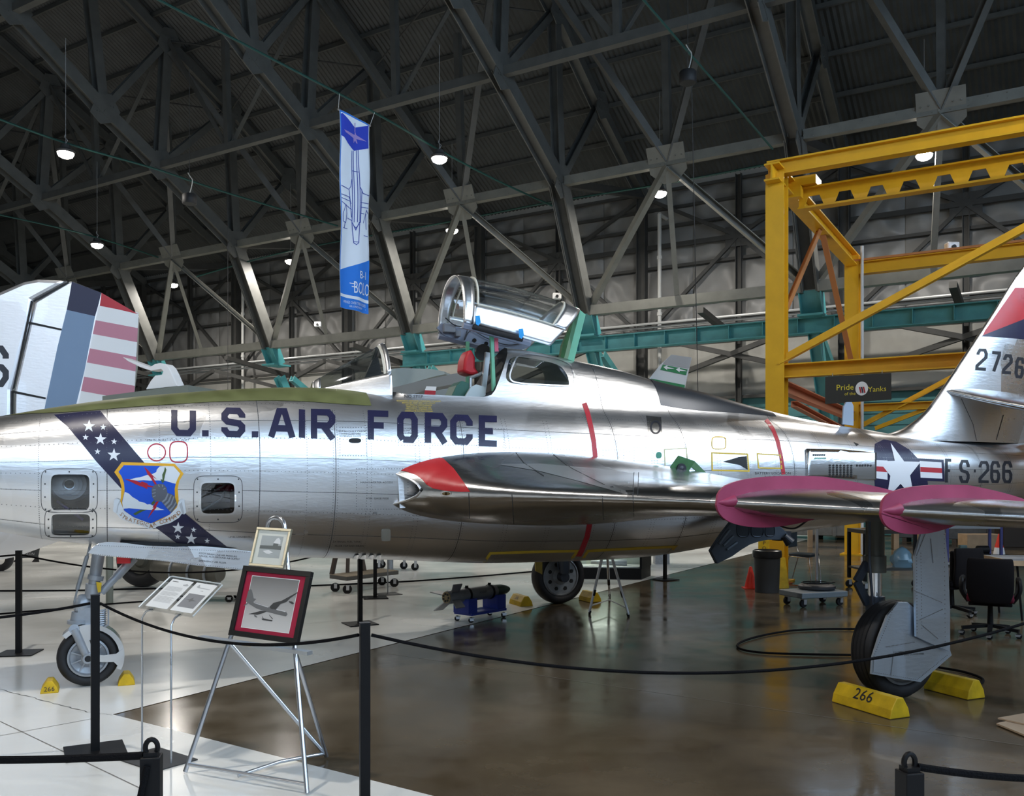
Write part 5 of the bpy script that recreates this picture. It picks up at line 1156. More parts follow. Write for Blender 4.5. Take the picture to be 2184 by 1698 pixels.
# ================================================================== LAMPS, SPEAKERS, CABLES
LAMPM = mat('lamp_lens', (1,1,1), .3, emit=(1.0,.93,.80), estr=LAMP_GLOW)
def lamp(p, lab, roof=3.0, energy=1.0):
    t = thing('high_bay_lamp', lab, 'lamp', p, 0, 'round high-bay lamps under the roof')
    h = MB(); h.lathe((0,0,0), (0,0,1), [(0,.21),(.05,.235),(.07,.22),(.12,.14),(.22,.11),(.24,0)], 24); h.build('housing', mat('lamp_housing', (.05,.05,.05), .5), t, smooth=True)
    l = MB(); l.lathe((0,0,0), (0,0,-1), [(-.005,.205),(.03,.20),(.08,.17),(.12,.10),(.135,0)], 24); l.build('lens', LAMPM, t, smooth=True)
    c = MB(); c.cyl((0,0,.24), (0,0,roof), .008, n=5); c.tube([(0,0,.24),(.05,0,.34),(-.03,0,.42),(.0,0,.5)], .012, 5); c.build('suspension_cable', mat('cable_grey', (.25,.25,.25), .5), t)
    ld = bpy.data.lights.new('lamp_light', 'AREA'); ld.shape = 'DISK'; ld.size = .38; ld.energy = LAMP_WATT*energy; ld.color = (1.0,.945,.87); lo_ = bpy.data.objects.new('lamp_light', ld); COL.objects.link(lo_); lo_.parent = t; lo_.location = (0,0,-.15)
    return t
for (x, y, Y, lab) in ((140,327,23.7,'bright round lamp above the striped tail at upper left'),(207,522,32.8,'round lamp on a green cable below the upper left lamp'),(369,607,39.5,'small distant lamp to the right of the striped rudder'),(620,557,35.3,'small lamp left of the hanging banner'),
                       (937,338,24.0,'bright round lamp right of the hanging banner'),(1971,331,23.5,'round lamp between the yellow gantry beams'),(1407,412,27.0,'downward lamp with black housing on the wall bracing'),(964,491,31.0,'downward lamp with black housing above the canopy')):
    lamp(D(x, y, Y), lab)
for i, (s_, w_) in enumerate(((2,6),(2,22),(-12,14),(12,-4),(-8,0))):  # extra lamps out of view, added to light the scene
    lamp(B(s_, w_, 10.4), ('added unseen lamp high over the jet outside the picture top','added unseen lamp high over the far bay outside the picture','added unseen lamp over the left side outside the picture','added unseen lamp to the right outside the picture','added unseen lamp behind the photographer')[i], 9.0)
SPK = mat('speaker_black', (.015,.015,.016), .6)
for (x, y, Y, lab, rc) in ((404,425,24.0,'black drum speaker hanging at the left below a green cable',3.5),(1467,165,19.5,'black drum speaker hanging at the upper right from a white cord',3.0)):
    t = thing('drum_speaker', lab, 'speaker', D(x,y,Y), 0, 'black drum speakers under the roof'); m = MB(); m.lathe((0,0,0), (0,0,1), [(-.13,0),(-.13,.17),(-.11,.185),(.10,.185),(.13,.16),(.13,0)], 24); m.build('body', SPK, t, smooth=True)
    m = MB(); m.tube(catmull([(0,0,.13),(.05,0,.3),(.08,0,.5),(.02,0,.6),(-.04,0,.7)], 6), .012, 6); m.build('white_cord', mat('cord_white', (.45,.45,.42), .6), t, smooth=True)
    m = MB(); m.cyl((0,0,.13), (0,0,rc), .008, n=5); m.build('hanger', STEELD, t)
GC = mat('green_cable', (.008,.055,.045), .5)
for P, lab in (([D(300,-20,17.6),D(560,115,19.8),D(798,240,22.0),D(937,320,24.2),D(1060,385,26.4),D(1180,440,29.0)], 'dark green cable sloping down past the banner top'),
               ([D(-40,240,22.5),D(140,305,23.8),D(330,360,25.2),D(480,410,27.0),D(720,482,31.0)], 'dark green cable crossing behind the left lamp and speaker'),
               ([D(1355,-20,18.0),D(1480,125,20.0),D(1560,215,21.5),D(1648,318,23.5)], 'dark green cable sloping down to the yellow gantry'),
               ([D(-40,450,31.0),D(190,502,32.8),D(370,560,38.0)], 'thin green cable above the lower left lamp'),
               ([D(420,590,36.0),D(620,535,34.0),D(964,472,30.8),D(1170,432,29.0),D(1400,395,27.2),D(1640,350,24.5)], 'long dark cable running along the wall lamps')):
    m = MB(); m.tube(catmull(P, 8), .028, 6); tag(m.build('overhead_cable', GC, smooth=True), lab, 'cable', 'overhead cables')
for (x, y, Y) in ((678,692,37.0),(1188,632,29.8),(2030,527,21.0)):
    t = thing('wall_camera', {678:'white wall camera left of the windscreen on the bracing', 1188:'small pale wall box above the canopy rear', 2030:'white camera box on the steel behind the gantry brace'}[x], 'camera', D(x,y,Y)); m = MB(); m.box((0,0,0), (.28,.2,.2)); m.build('case', WHT, t, bevel=.03); m = MB(); m.cyl((0,-.1,-.02), (0,-.13,-.02), .05, n=12); m.build('lens', DARK, t); m = MB(); m.bar((0,.1,0), (0,.5,0), .05); m.build('bracket', STEELD, t)
for x, y0, y1, Y in ((1475,180,860,20.0),(486,430,905,30.0)):
    m = MB(); m.cyl(D(x,y0,Y), D(x+14 if x > 1000 else x,y1,Y), .009, n=5); tag(m.build('pull_rope', mat('thin_rope', (.05,.05,.05), .7)), 'thin dark pull rope hanging in front of the wall right of centre' if x > 1000 else 'thin dark pull rope hanging at the left of the banner', 'rope')
# ================================================================== BARRIERS
def stanchion(p, lab, h=1.02, rz=.5, ring=False, grp='black rope barrier posts'):
    t = thing('stanchion', lab, 'stanchion', p, rz, grp)
    b = MB(); b.bb((-.18,-.18,.006), (.18,.18,.016)); b.build('base_plate', BLKM, t)
    q = MB(); q.bb((-.026,-.026,.012), (.026,.026,h)); q.build('post', BLKM, t, bevel=.003)
    c = MB()
    if ring: c.tube([(math.cos(a)*.016, 0, h+.022+math.sin(a)*.022) for a in [2*math.pi*i/16 for i in range(16)]], .007, 8, closed=True); c.bb((-.018,-.018,h), (.018,.018,h+.012))
    else: c.bb((-.027,-.027,h), (.027,.027,h+.006))
    c.build('cap', BLKM, t, smooth=True); return t
SA, SBp = G(203,1605), Vector((-.772,4.77,0)); SL = G(40,1395); S3 = G(768,1332); S4 = G(800,1276); S5 = G(1402,1236); SC = Vector((3.42,5.5,0)); SF1 = Vector((-.983,2.48,0)); SF2 = Vector((1.027,2.35,0)); SD = Vector((-4.3,5.5,0))
stanchion(SA, 'black barrier post on white floor in front of the nose wheel'); stanchion(SBp, 'black barrier post in the foreground right of the easel', rz=.3); stanchion(SL, 'black barrier post at the left edge behind the nose gear', 1.05, .15)
stanchion(S3, 'black barrier post under the belly directly behind the foreground post', rz=.5); stanchion(S4, 'black barrier post under the belly beside the flat cart', rz=.25); stanchion(S5+Vector((.12,-.1,0)), 'black barrier post beside the black display case', rz=.6)
stanchion(SF1, 'closest black barrier post cut off at the lower left', ring=True, rz=.2); stanchion(SF2, 'closest black barrier post with rope ring at the lower right', ring=True, rz=.2); stanchion(SC, 'black barrier post outside the right edge'); stanchion(SD, 'black barrier post outside the left edge'); stanchion(Vector((-7.5,9.0,0)), 'black barrier post far outside the left edge behind the nose'); stanchion(Vector((-2.24,2.6,0)), 'black barrier post outside the lower left edge'); stanchion(Vector((2.14,2.5,0)), 'black barrier post outside the lower right edge')
def rope(a, b, sag, lab, r=.009, n=28, extra=None, cat='rope'):
    a = Vector(a); b = Vector(b); P = [a.lerp(b, i/n)-Z*(sag*4*(i/n)*(1-i/n)) for i in range(n+1)]
    m = MB(); m.tube(P, r, 8); return tag(m.build('barrier_rope', ROPE, smooth=True), lab, cat, 'black barrier ropes')
up = lambda p, z: Vector((p.x, p.y, z))
e_ = Vector((.034,0,0))
rope(up(SA,.97)+e_, up(SBp,.96)-e_, .14, 'black rope drooping in front of the easel between two posts'); rope(up(SBp,.96)+e_, up(SC,1.0)-e_, .29, 'long black rope drooping across the brown floor to the right')
rope(up(SA,.97)-e_, up(SD,.92)+e_, .06, 'black rope running left from the post before the nose wheel')
cbn = MB(); pc = up(SA,.97)-e_; pd = up(SD,.92)+e_; q0 = pc.lerp(pd,.40)-Z*.065; qd = (pd-pc).normalized(); cbn.tube([q0+qd*(.045*math.cos(a))+Z*(.02*math.sin(a)+.04) for a in [2*math.pi*i/14 for i in range(14)]], .005, 6, closed=True); tag(cbn.build('carabiner', BLKM, smooth=True), 'black carabiner clip on the rope at far left', 'clip')
rope(up(SL,1.01)+e_, up(S3,.99)-e_, .26, 'black rope behind the nose gear between two rear posts'); rope(up(SL,1.01)-e_, Vector((-7.5,9.0,1.0)), .05, 'black rope leaving the picture behind the left post')
rope(up(SF1,1.02)-e_*.6, Vector((-2.2,2.6,1.0)), .02, 'thick foreground rope along the lower left edge', .011); rope(up(SF1,1.0)-Vector((0,.03,0)), Vector((-1.12,2.30,.2)), .01, 'foreground rope hanging down at the lower left', .009)
rope(up(SF2,1.03)+e_*.6, Vector((2.1,2.5,1.02)), .05, 'thick foreground rope in the lower right corner', .010)
def floor_cable(P, lab, r=.012, m=ROPE):
    q = MB(); q.tube([p+Z*(r+.005) for p in catmull(P, 8)], r, 6); return tag(q.build('floor_cable', m, smooth=True), lab, 'cable', 'cables on the floor')
floor_cable([G(-60,1263),G(150,1262),G(330,1258),G(520,1258),G(660,1252),G(860,1243),G(1000,1233),G(1117,1223),G(1230,1212)], 'long black cable across the white floor behind the belly', .014)
floor_cable([G(-40,1316),G(70,1306),G(140,1300),G(220,1292),G(310,1285)], 'short black cable on white floor behind the left post', .012)
floor_cable([G(1828,1345),G(1760,1345),G(1690,1348),G(1620,1360),G(1577,1375),G(1580,1388),G(1630,1396),G(1720,1399),G(1825,1401),G(1905,1404),G(1985,1424),G(2050,1436),G(2090,1449),G(2096,1459),G(2075,1467),G(2048,1467)], 'black hose looped on the floor around the main wheel')
floor_cable([G(1655,1243),G(1690,1245),G(1660,1250),G(1720,1251),G(1760,1256)], 'orange extension cord near the gantry foot', .01, mat('orange_cord', (.45,.12,.03), .6))
# ================================================================== WHEEL CHOCKS
def AW(u, v, z=0): return AO+AU*u+AV*v+Z*z
def chock(u, v0, v1, w, h, lab, facing, txt=None, sz=.09, end=False):
    c = AW(u, (v0+v1)/2); t = thing('wheel_chock', lab, 'chock', c, AROT, 'yellow wheel chocks'); L_ = (v1-v0)/2
    P = [(-w/2,0),(w/2,0),(w*.42,h*.45),(w*.16,h),(-w*.16,h),(-w*.42,h*.45)]
    m = MB(); m.prism([(x, -L_, z+.003) for x, z in P], (0, 2*L_, 0)); m.build('block', YELD, t, bevel=.006)
    if txt and end: text_on(txt, (0,-L_-.001,h*.22), (1,0,0), (0,0,1), sz, 'digits', BLACKP, t, .001)
    elif txt:
        n = Vector((-h*.55,0,w*.26)).normalized(); upv = Vector((w*.26,0,h*.55)).normalized(); o = Vector((-w*.29,0,h*.725+.003))
        text_on(txt, o-upv*sz*.33, (0,-1,0), upv, sz, 'digits', BLACKP, t, .004)
        st_ = MB(); st_.prism([(-w*.30,L_*.72,h*.55), (-w*.18,L_*.72,h*.9), (-w*.18,L_*.62,h*.9), (-w*.30,L_*.62,h*.55)], n*.006)
    return t
chock(5.56,3.02,3.62,.20,.15,'yellow chock stencilled 266 in front of the near main wheel',1,'266',.13); chock(6.60,2.98,3.42,.20,.15,'yellow chock behind the near main wheel',1)
chock(5.50,-3.35,-2.95,.20,.14,'yellow chock left of the far main wheel',1,'266',.07); chock(6.60,-3.3,-2.95,.20,.14,'yellow chock right of the far main wheel',1)
chock(-.29,.02,.22,.14,.10,'small yellow chock stencilled 266 at the front of the nose wheel',1,'266',.055,True); chock(.30,-.02,.16,.14,.10,'small yellow chock behind the nose wheel',1)
# ================================================================== INFORMATION STAND
inf = thing('information_stand', 'clear acrylic sign stand with two printed sheets left of the easel', 'sign stand'); TH = mat('dark_grey_plate', (.06,.06,.06), .5, .4)
r1, r2 = G(303,1612), G(365,1632); bc = (r1+r2)/2; ax = (r2-r1).normalized(); ay = Vector((-ax.y, ax.x, 0)); m = MB(); m.prism([bc+ax*a+ay*b+Z*.003 for a, b in ((-.22,-.15),(.22,-.15),(.22,.15),(-.22,.15))], (0,0,.009)); m.build('base_plate', TH, inf)
def panel_basis(bl, br, tl): return Vector(bl), Vector(br)-Vector(bl), Vector(tl)-Vector(bl)
p0, pr, pu = panel_basis(D(294,1296,5.8), D(410,1316,5.65), D(364,1229,6.1)); pnm_ = pr.cross(pu).normalized()
def IP(a, b, l=0): return p0+pr*a+pu*b+pnm_*l
for rr, a in ((r1,.2),(r2,.72)):
    m = MB(); tp_ = IP(a,.08,-.02); m.tube([rr+Z*.01, Vector((rr.x,rr.y,tp_.z-.06)), Vector((rr.x,rr.y,tp_.z-.03)).lerp(tp_,.4), tp_], .0065, 8); m.build('rod', STEEL, inf, smooth=True)
    m = MB(); m.prism([IP(a-.05,.0,-.006), IP(a+.05,.0,-.006), IP(a+.05,.1,-.006), IP(a-.05,.1,-.006)], -pnm_*.012); m.build('clip', CLEAR, inf)
m = MB(); m.prism([IP(0,0,-.003), IP(1,0,-.003), IP(1,1,-.003), IP(0,1,-.003)], -pnm_*.004); m.build('acrylic_sheet', CLEAR, inf)
m = MB(); m.tube([IP(0,.02,0), IP(0,.97,0), IP(.04,1,0), IP(.96,1,0), IP(1,.97,0), IP(1,.02,0)], .005, 6); m.build('acrylic_edge', mat('acrylic_edge', (.55,.58,.58), .2), inf, smooth=True)
PAPER = mat('paper_white', (.74,.74,.73), .6); INK = mat('print_grey', (.16,.16,.16), .6); INKL = mat('print_pale_grey', (.42,.42,.42), .6)
def sheet(a0, a1, b0, b1, nm): m = MB(); m.prism([IP(a0,b0,.001), IP(a1,b0,.001), IP(a1,b1,.001), IP(a0,b1,.001)], pnm_*.0008); return m.build(nm, PAPER, inf)
s1 = sheet(.09,.49,.08,.93,'printed_sheet'); s2 = sheet(.55,.94,.08,.93,'printed_sheet')
tl_ = MB()
for i in range(22):
    b = .70-i*.020-(.02 if i > 6 else 0)-(.02 if i > 12 else 0); w_ = .32*random.uniform(.85,1) if i not in (6,12) else .2
    tl_.add([IP(.13,b,.0022), IP(.13+w_,b,.0022), IP(.13+w_,b+.008,.0022), IP(.13,b+.008,.0022)], [(0,1,2,3)])
to = tl_.build('text_line', INKL, s1); to['kind'] = 'stuff'
def flatpoly(P, nm, mt_, par, l=.0024): m = MB(); m.add([IP(a, b, l) for a, b in P], [tuple(range(len(P)))]); return m.build(nm, mt_, par)
flatpoly([(.36,.80),(.40,.82),(.42,.85),(.44,.82),(.47,.80),(.44,.77),(.38,.775)], 'picture', INKL, s1); flatpoly([(.13,.85),(.24,.85),(.24,.87),(.13,.87)], 'heading', INK, s1)
flatpoly([(.62,.80),(.66,.775),(.88,.77),(.88,.785),(.68,.80),(.645,.87),(.63,.87)], 'picture', INKL, s2); flatpoly([(.73,.70),(.80,.705),(.78,.715)], 'picture', INK, s2)
ph_ = flatpoly([(.60,.20),(.90,.20),(.90,.60),(.60,.60)], 'photo_print', mat('photo_grey', (.24,.24,.25), .5), s2); flatpoly([(.64,.42),(.70,.43),(.74,.50),(.76,.43),(.84,.41),(.76,.39),(.73,.35),(.71,.40)], 'photo_plane', INK, s2, .0032)
# ================================================================== EASEL WITH TWO FRAMED PICTURES
TUBE = mat('easel_tube', (.62,.65,.70), .28, .95); ea = thing('easel', 'silver tubular display easel holding two framed pictures', 'easel')
FLt, FRt, BK = G(395,1651), G(655,1697), G(697,1618); TLp, TRp = Vector((-1.544,5.75,1.474)), Vector((-1.412,5.65,1.475))
def epart(nm, P, r=.014): m = MB(); m.tube(P, r, 10); return m.build(nm, TUBE, ea, smooth=True)
FLt += Z*.014; FRt += Z*.014; BK += Z*.014
epart('front_leg', [FLt, TLp]); epart('front_leg', [FRt, TRp]); ar = (TRp-TLp); epart('top_arch', [TLp+ar*(.5-.5*math.cos(a))+Z*(.062*math.sin(a)) for a in [math.pi*i/14 for i in range(15)]])
LM, RM = FLt.lerp(TLp,.52), FRt.lerp(TRp,.51); epart('back_brace', [LM, BK], .013); epart('back_leg', [RM, BK], .013); epart('cross_bar', [FLt+(TLp-FLt)*.03, FRt+(TRp-FRt)*.03], .011)
cm0 = FLt.lerp(FRt,.45)+Z*.03; epart('spreader', [cm0, cm0.lerp(BK,.45)+Z*.03, BK+Z*.02], .011)
le = (RM-LM).normalized(); fw_ = Vector((le.y,-le.x,0)); m = MB(); m.prism([LM-le*.20+fw_*.012+Z*.0, RM+le*.14+fw_*.012, RM+le*.14+fw_*.06, LM-le*.20+fw_*.06], (0,0,.022)); m.build('ledge', mat('ledge_alu', (.5,.52,.54), .4, .7), ea)
m = MB(); m.box(LM.lerp(RM,.38)+fw_*.061+Z*.012, (.07,.004,.016), Matrix.Rotation(math.atan2(le.y,le.x),3,'Z')); m.build('label_tab', mat('tab_brass', (.5,.42,.3), .5), ea)
for q in (LM, RM): m = MB(); m.ball(q, .02, 10); m.build('joint', GUNM, ea)
def framed(nm, lab, bl, br, tl, fw2, fm_, depth, group=None):
    t = thing(nm, lab, 'picture'); o, r, u = panel_basis(bl, br, tl); r_len, u_len = r.length, u.length; n = r.cross(u).normalized(); R_, U_ = r.normalized(), n.cross(r.normalized())
    def P(a, b, l=0): return o+R_*(a*r_len)+U_*(b*u_len)+n*l
    fx_, fy_ = fw2/r_len, fw2/u_len
    for (a0,b0,a1,b1) in ((0,0,1,fy_),(0,1-fy_,1,1),(0,fy_,fx_,1-fy_),(1-fx_,fy_,1,1-fy_)):
        m = MB(); m.prism([P(a0,b0), P(a1,b0), P(a1,b1), P(a0,b1)], -n*depth); m.build('frame_rail', fm_, t, bevel=.002)
    m = MB(); m.prism([P(fx_,fy_,-.012), P(1-fx_,fy_,-.012), P(1-fx_,1-fy_,-.012), P(fx_,1-fy_,-.012)], -n*.004); mt_ = m
    return t, P, m, fx_, fy_
def quad(P, a0, b0, a1, b1, l, nm, m_, par): q = MB(); q.add([P(a0,b0,l), P(a1,b0,l), P(a1,b1,l), P(a0,b1,l)], [(0,1,2,3)]); return q.build(nm, m_, par)
BF = mat('black_frame', (.012,.012,.012), .35); CR = mat('crimson_mat', (.36,.012,.045), .6)
t, P, m, a_, b_ = framed('framed_picture', 'large black framed photo of a bomber with crimson mat on the easel', D(486,1354,5.50), D(632,1374,5.27), D(506.5,1205.7,5.62), .032, BF, .03)
m.build('mat_board', CR, t)
gp = mat('photo_sky', (.36,.34,.33), .4); quad(P,.155,.135,.845,.865,-.0115,'photo_print',gp,t); sk = bpy.data.materials['photo_sky']; nt = sk.node_tree
tc = nt.nodes.new('ShaderNodeTexCoord'); sx_ = nt.nodes.new('ShaderNodeSeparateXYZ'); rp = nt.nodes.new('ShaderNodeValToRGB'); nt.links.new(tc.outputs['Generated'], sx_.inputs[0]); nt.links.new(sx_.outputs['Z'], rp.inputs[0]); nt.links.new(rp.outputs[0], nt.nodes['Principled BSDF'].inputs['Base Color'])
rp.color_ramp.elements[0].color = (.62,.60,.58,1); rp.color_ramp.elements[1].color = (.17,.165,.16,1)
for (a0,b0,a1,b1) in ((.148,.127,.852,.135),(.148,.865,.852,.873),(.148,.135,.155,.865),(.845,.135,.852,.865)): quad(P,a0,b0,a1,b1,-.011,'mat_edge',WHT,t)
def c7(x, y):                      # zoom-crop pixel -> big picture coordinates
    x0, y0, x1, y1 = 150, 655, 975, 710; b = 1-(y-(655+(x-100)*.07))/880.0; a = (x-(150-(1-b)*115))/825.0; return a, b
def art(pts, nm, mm, l=-.0105): q = MB(); q.add([P(*c7(x, y), l) for x, y in pts], [tuple(range(len(pts)))]); return q.build(nm, mm, t)
PD = mat('bomber_dark', (.055,.055,.055), .5); PM = mat('bomber_mid', (.15,.15,.15), .5); PL = mat('bomber_light', (.6,.6,.6), .5)
art([(205,1105),(225,980),(245,950),(268,960),(285,1010),(300,1065),(335,1070),(300,1110),(330,1115),(500,1165),(580,1190),(700,1205),(722,1240),(705,1265),(640,1255),(560,1240),(440,1215),(340,1185),(240,1130)], 'bomber_silhouette', PM)
art([(500,1160),(545,1110),(640,1080),(720,1030),(820,968),(820,980),(740,1045),(700,1090),(630,1120),(580,1190),(520,1185)], 'bomber_silhouette', PD, -.0102); art([(250,1262),(320,1240),(400,1215),(480,1215),(430,1240),(360,1265),(310,1260)], 'bomber_silhouette', PD, -.0102)
art([(320,1265),(350,1275),(365,1298),(330,1290)], 'bomber_silhouette', PM, -.0102); art([(725,1080),(765,1085),(792,1105),(770,1118),(730,1095)], 'bomber_silhouette', PD, -.0102); art([(180,1165),(215,1130),(240,1130),(200,1160)], 'bomber_silhouette', PM, -.0102)
art([(415,1310),(440,1305),(470,1310),(550,1320),(545,1335),(480,1330),(430,1325)], 'bomber_silhouette', PD, -.0102); art([(420,1270),(440,1305),(430,1308)], 'bomber_silhouette', PD, -.0102); art([(500,1250),(555,1305),(545,1308),(510,1270)], 'bomber_silhouette', PD, -.0102)
art([(300,1112),(490,1162),(485,1170),(320,1125)], 'bomber_highlight', PL, -.010); art([(585,1185),(700,1205),(695,1215),(590,1195)], 'bomber_highlight', PL, -.010)
GF = mat('gold_silver_frame', (.52,.48,.36), .3, .7)
t2, P2, m2, a_, b_ = framed('framed_picture', 'small gold framed print resting above the large picture on the easel', D(529.5,1206,5.61), D(603,1212,5.515), D(541,1123.6,5.685), .016, GF, .02)
m2.build('mat_board', mat('cream_mat', (.70,.70,.63), .6), t2); pp2 = quad(P2,.18,.24,.80,.80,-.0115,'photo_print',mat('print_mid_grey', (.42,.44,.43), .5),t2)
def art2(pts, nm, mm, l=-.0108): q = MB(); q.add([P2(a, b, l) for a, b in pts], [tuple(range(len(pts)))]); return q.build(nm, mm, t2)
art2([(.18,.46),(.80,.46),(.80,.56),(.18,.54)], 'print_detail', mat('print_dark', (.15,.16,.15), .5)); art2([(.55,.62),(.62,.74),(.68,.76),(.74,.70),(.76,.60)], 'print_detail', PAPER, -.0104); art2([(.54,.48),(.70,.48),(.70,.61),(.56,.61)], 'print_detail', MATS['print_dark'], -.0104); art2([(.30,.40),(.45,.44),(.60,.38),(.50,.34),(.62,.32),(.40,.34)], 'print_detail', PAPER, -.0104)
# ================================================================== CARTS, TRIPOD, ROCKET, CASE
def caster(par, p, r=.075, h=.13, col=BLK):
    m = MB(); m.lathe(p+Vector((0,-.02,0))+Z*r, (0,1,0), [(0,0),(0,r*.9),(.006,r),(.034,r),(.04,r*.9),(.04,0)], 18); m.build('caster_wheel', col, par, smooth=True, ang=40)
    m = MB(); m.bb((p.x-.012,p.y-.034,r*.8), (p.x+.035,p.y-.026,h+r*.5)); m.bb((p.x-.012,p.y+.026,r*.8), (p.x+.035,p.y+.034,h+r*.5)); m.bb((p.x-.02,p.y-.036,h+r*.5-.01), (p.x+.04,p.y+.036,h+r*.5)); m.build('caster_fork', STEEL, par)
ct = thing('flat_cart', 'low rolling cart with ribbed deck under the belly', 'cart'); cA, cB_, cC = G(703,1262), G(740,1268), G(850,1252); cdk = .27
e1 = (cB_-cA); e2 = (cC-cB_); n1 = 30; m = MB(); m.prism([cA+Z*(cdk-.06), cB_+Z*(cdk-.06), cC+Z*(cdk-.06), cA+e2+Z*(cdk-.06)], (0,0,.06)); m.build('frame', mat('cart_steel', (.12,.12,.115), .5, .5), ct)
m = MB()
for i in range(n1): a = cA+e2*(i/n1); m.prism([a+Z*cdk, a+e1+Z*cdk, a+e1+e2*(.55/n1)+Z*cdk, a+e2*(.55/n1)+Z*cdk], (0,0,.008))
dk2 = m.build('deck_rib', mat('deck_tan', (.36,.30,.22), .5, .2), ct); dk2['kind'] = 'stuff'
for q in (cA+e1*.2+e2*.04, cB_+e2*.04-e1*.1, cC-e2*.05-e1*.1, cA+e2*.95+e1*.2): caster(ct, Vector((q.x,q.y,0)), .072, .10)
WB = mat('dark_brown_timber', (.055,.04,.03), .6)
for a, b in ((cA+e2*.04, Vector((.10,.1,.55))), (cA+e2*.30+e1*.1, Vector((.0,.1,.55))), (cA+e2*.62+e1*.1, Vector((-.12,.1,.55)))): m = MB(); m.bar(a+Z*cdk, a+b+Z*cdk, .07, .05); m.build('upright', WB, ct)
c2t = thing('rolling_cart', 'far rolling cart whose casters show under the belly', 'cart'); q = G(872,1217)
m = MB(); m.box((q.x-.25,q.y+.25,.30), (.85,.6,.06)); m.build('deck', mat('cart_blue_grey', (.25,.30,.34), .5), c2t)
for dx, dy in ((-.13,.25),(.12,.0),(-.6,.5),(-.6,.05)): caster(c2t, Vector((q.x+dx,q.y+dy,0)), .075, .17)
st3 = thing('sign_pole', 'thin grey sign pole on a flat plate under the belly', 'pole'); q = G(827,1268); m = MB(); m.box((q.x,q.y,.006), (.36,.34,.010), Matrix.Rotation(.5,3,'Z')); m.build('base_plate', TH, st3); m = MB(); m.cyl((q.x,q.y,.01), (q.x,q.y,.95), .010, n=8); m.build('rod', HUBG, st3); m = MB(); m.box((q.x,q.y,1.02), (.3,.02,.2), Matrix.Rotation(-.4,3,'X')); m.build('sign_plate', WHT, st3)
rk = thing('rocket_on_stand', 'grey rocket with green nose on a blue wheeled stand', 'rocket'); ra, rb_ = Vector((-.80,11.15,.335)), Vector((-.03,12.05,.335)); rd_ = (rb_-ra).normalized(); rs = Vector((rd_.y,-rd_.x,0)); RL = (rb_-ra).length
RKG = mat('rocket_grey', (.15,.16,.17), .45, .2, noise=.15); m = MB(); m.lathe(ra, rd_, [(0,0),(0,.075),(.02,.085),(RL*.72,.085),(RL*.74,.08)], 24); m.build('body', RKG, rk, smooth=True); m = MB(); m.lathe(ra, rd_, [(RL*.74,.08),(RL*.84,.076),(RL*.93,.055),(RL*.98,.03),(RL,0)], 24); m.build('nose_cone', mat('dark_green_nose', (.015,.05,.035), .35), rk, smooth=True)
m = MB(); m.lathe(ra, -rd_, [(0,.072),(.012,.072),(.012,0)], 20); m.build('nozzle_plate', mat('nozzle_tan', (.20,.16,.09), .5), rk)
for k in range(7): a = 2*math.pi*k/7; c = ra-rd_*.014+(rs*math.cos(a)+Z*math.sin(a))*.045; m = MB(); m.cyl(c, c-rd_*.006, .014, n=10); m.build('nozzle', DARK, rk)
for a in (.8, .8+math.pi/2*1.35, .8+math.pi, .8+math.pi*1.6):
    d = rs*math.cos(a)+Z*math.sin(a); t_ = rd_.cross(d).normalized()*.006; m = MB(); m.prism([ra+rd_*.02+d*.08-t_, ra+rd_*.16+d*.08-t_, ra+rd_*.10+d*.24-t_, ra-rd_*.06+d*.24-t_], t_*2); m.build('fin', mat('fin_light_grey', (.25,.26,.27), .45, .4), rk)
for f in (.30,.66): m = MB(); m.lathe(ra+rd_*(RL*f), rd_, [(-.015,.087),(-.015,.094),(.015,.094),(.015,.087)], 24); m.box(ra+rd_*(RL*f)+Z*.10, (.04,.04,.03)); m.build('clamp_band', BLKM, rk)
BLU = mat('stand_blue', (.012,.035,.26), .45); ct_ = ra+rd_*RL*.52; m = MB(); c0 = Vector((ct_.x,ct_.y,.085)); rot_ = Matrix.Rotation(math.atan2(rd_.y,rd_.x),3,'Z'); m.box(c0+Z*.02, (RL*.56,.30,.03), rot_); m.build('stand_deck', BLU, rk)
for f in (-.24,.22): m = MB(); m.box(c0+rd_*RL*f+Z*.12, (.16,.26,.18), rot_); m.build('cradle', BLU, rk)
for f in (-.26,.26):
    for sd2 in (-.12,.12): q = c0+rd_*RL*f+rs*sd2; caster(rk, Vector((q.x,q.y,0)), .034, .045)
text_on('ROCKET', ra+rd_*RL*.48+rs*.0885+Z*.01, rd_, Z, .035, 'stencil', BLACKP, rk, 0)
tp3 = thing('tripod', 'white and silver tripod standing under the rear belly', 'tripod'); f1_, f2_, f3_ = G(1257,1311), G(1341,1317), G(1300,1275); ap_ = Vector(((f1_.x+f2_.x)/2-.02, 12.0, 1.0))
for f in (f1_, f2_, f3_):
    m = MB(); m.cyl(f+Z*.035, f.lerp(ap_,.99), .017, .02, 10); m.build('leg', mat('tripod_white', (.72,.74,.76), .35, .2), tp3, smooth=True); m = MB(); m.cyl(f+Z*.0, f.lerp(ap_,.05), .016, .02, 10); m.build('rubber_foot', BLK, tp3); m = MB(); q = f.lerp(ap_,.25); m.cyl(q, f.lerp(ap_,.33), .02, n=10); m.build('leg_clamp', BLK, tp3)
m = MB(); hub = (f1_+f2_+f3_)/3+Z*.13
for f in (f1_, f2_, f3_): m.bar(hub, f.lerp(ap_,.12), .008, .016)
m.build('spreader', MATS['tripod_white'], tp3); m = MB(); m.cyl(ap_-Z*.05, ap_+Z*.12, .03, n=14); m.build('head', BLK, tp3)
dc = thing('display_case', 'black museum display case with lit interior beyond the belly', 'display case'); q = G(1368,1237); dcr = Matrix.Rotation(-.10,3,'Z')
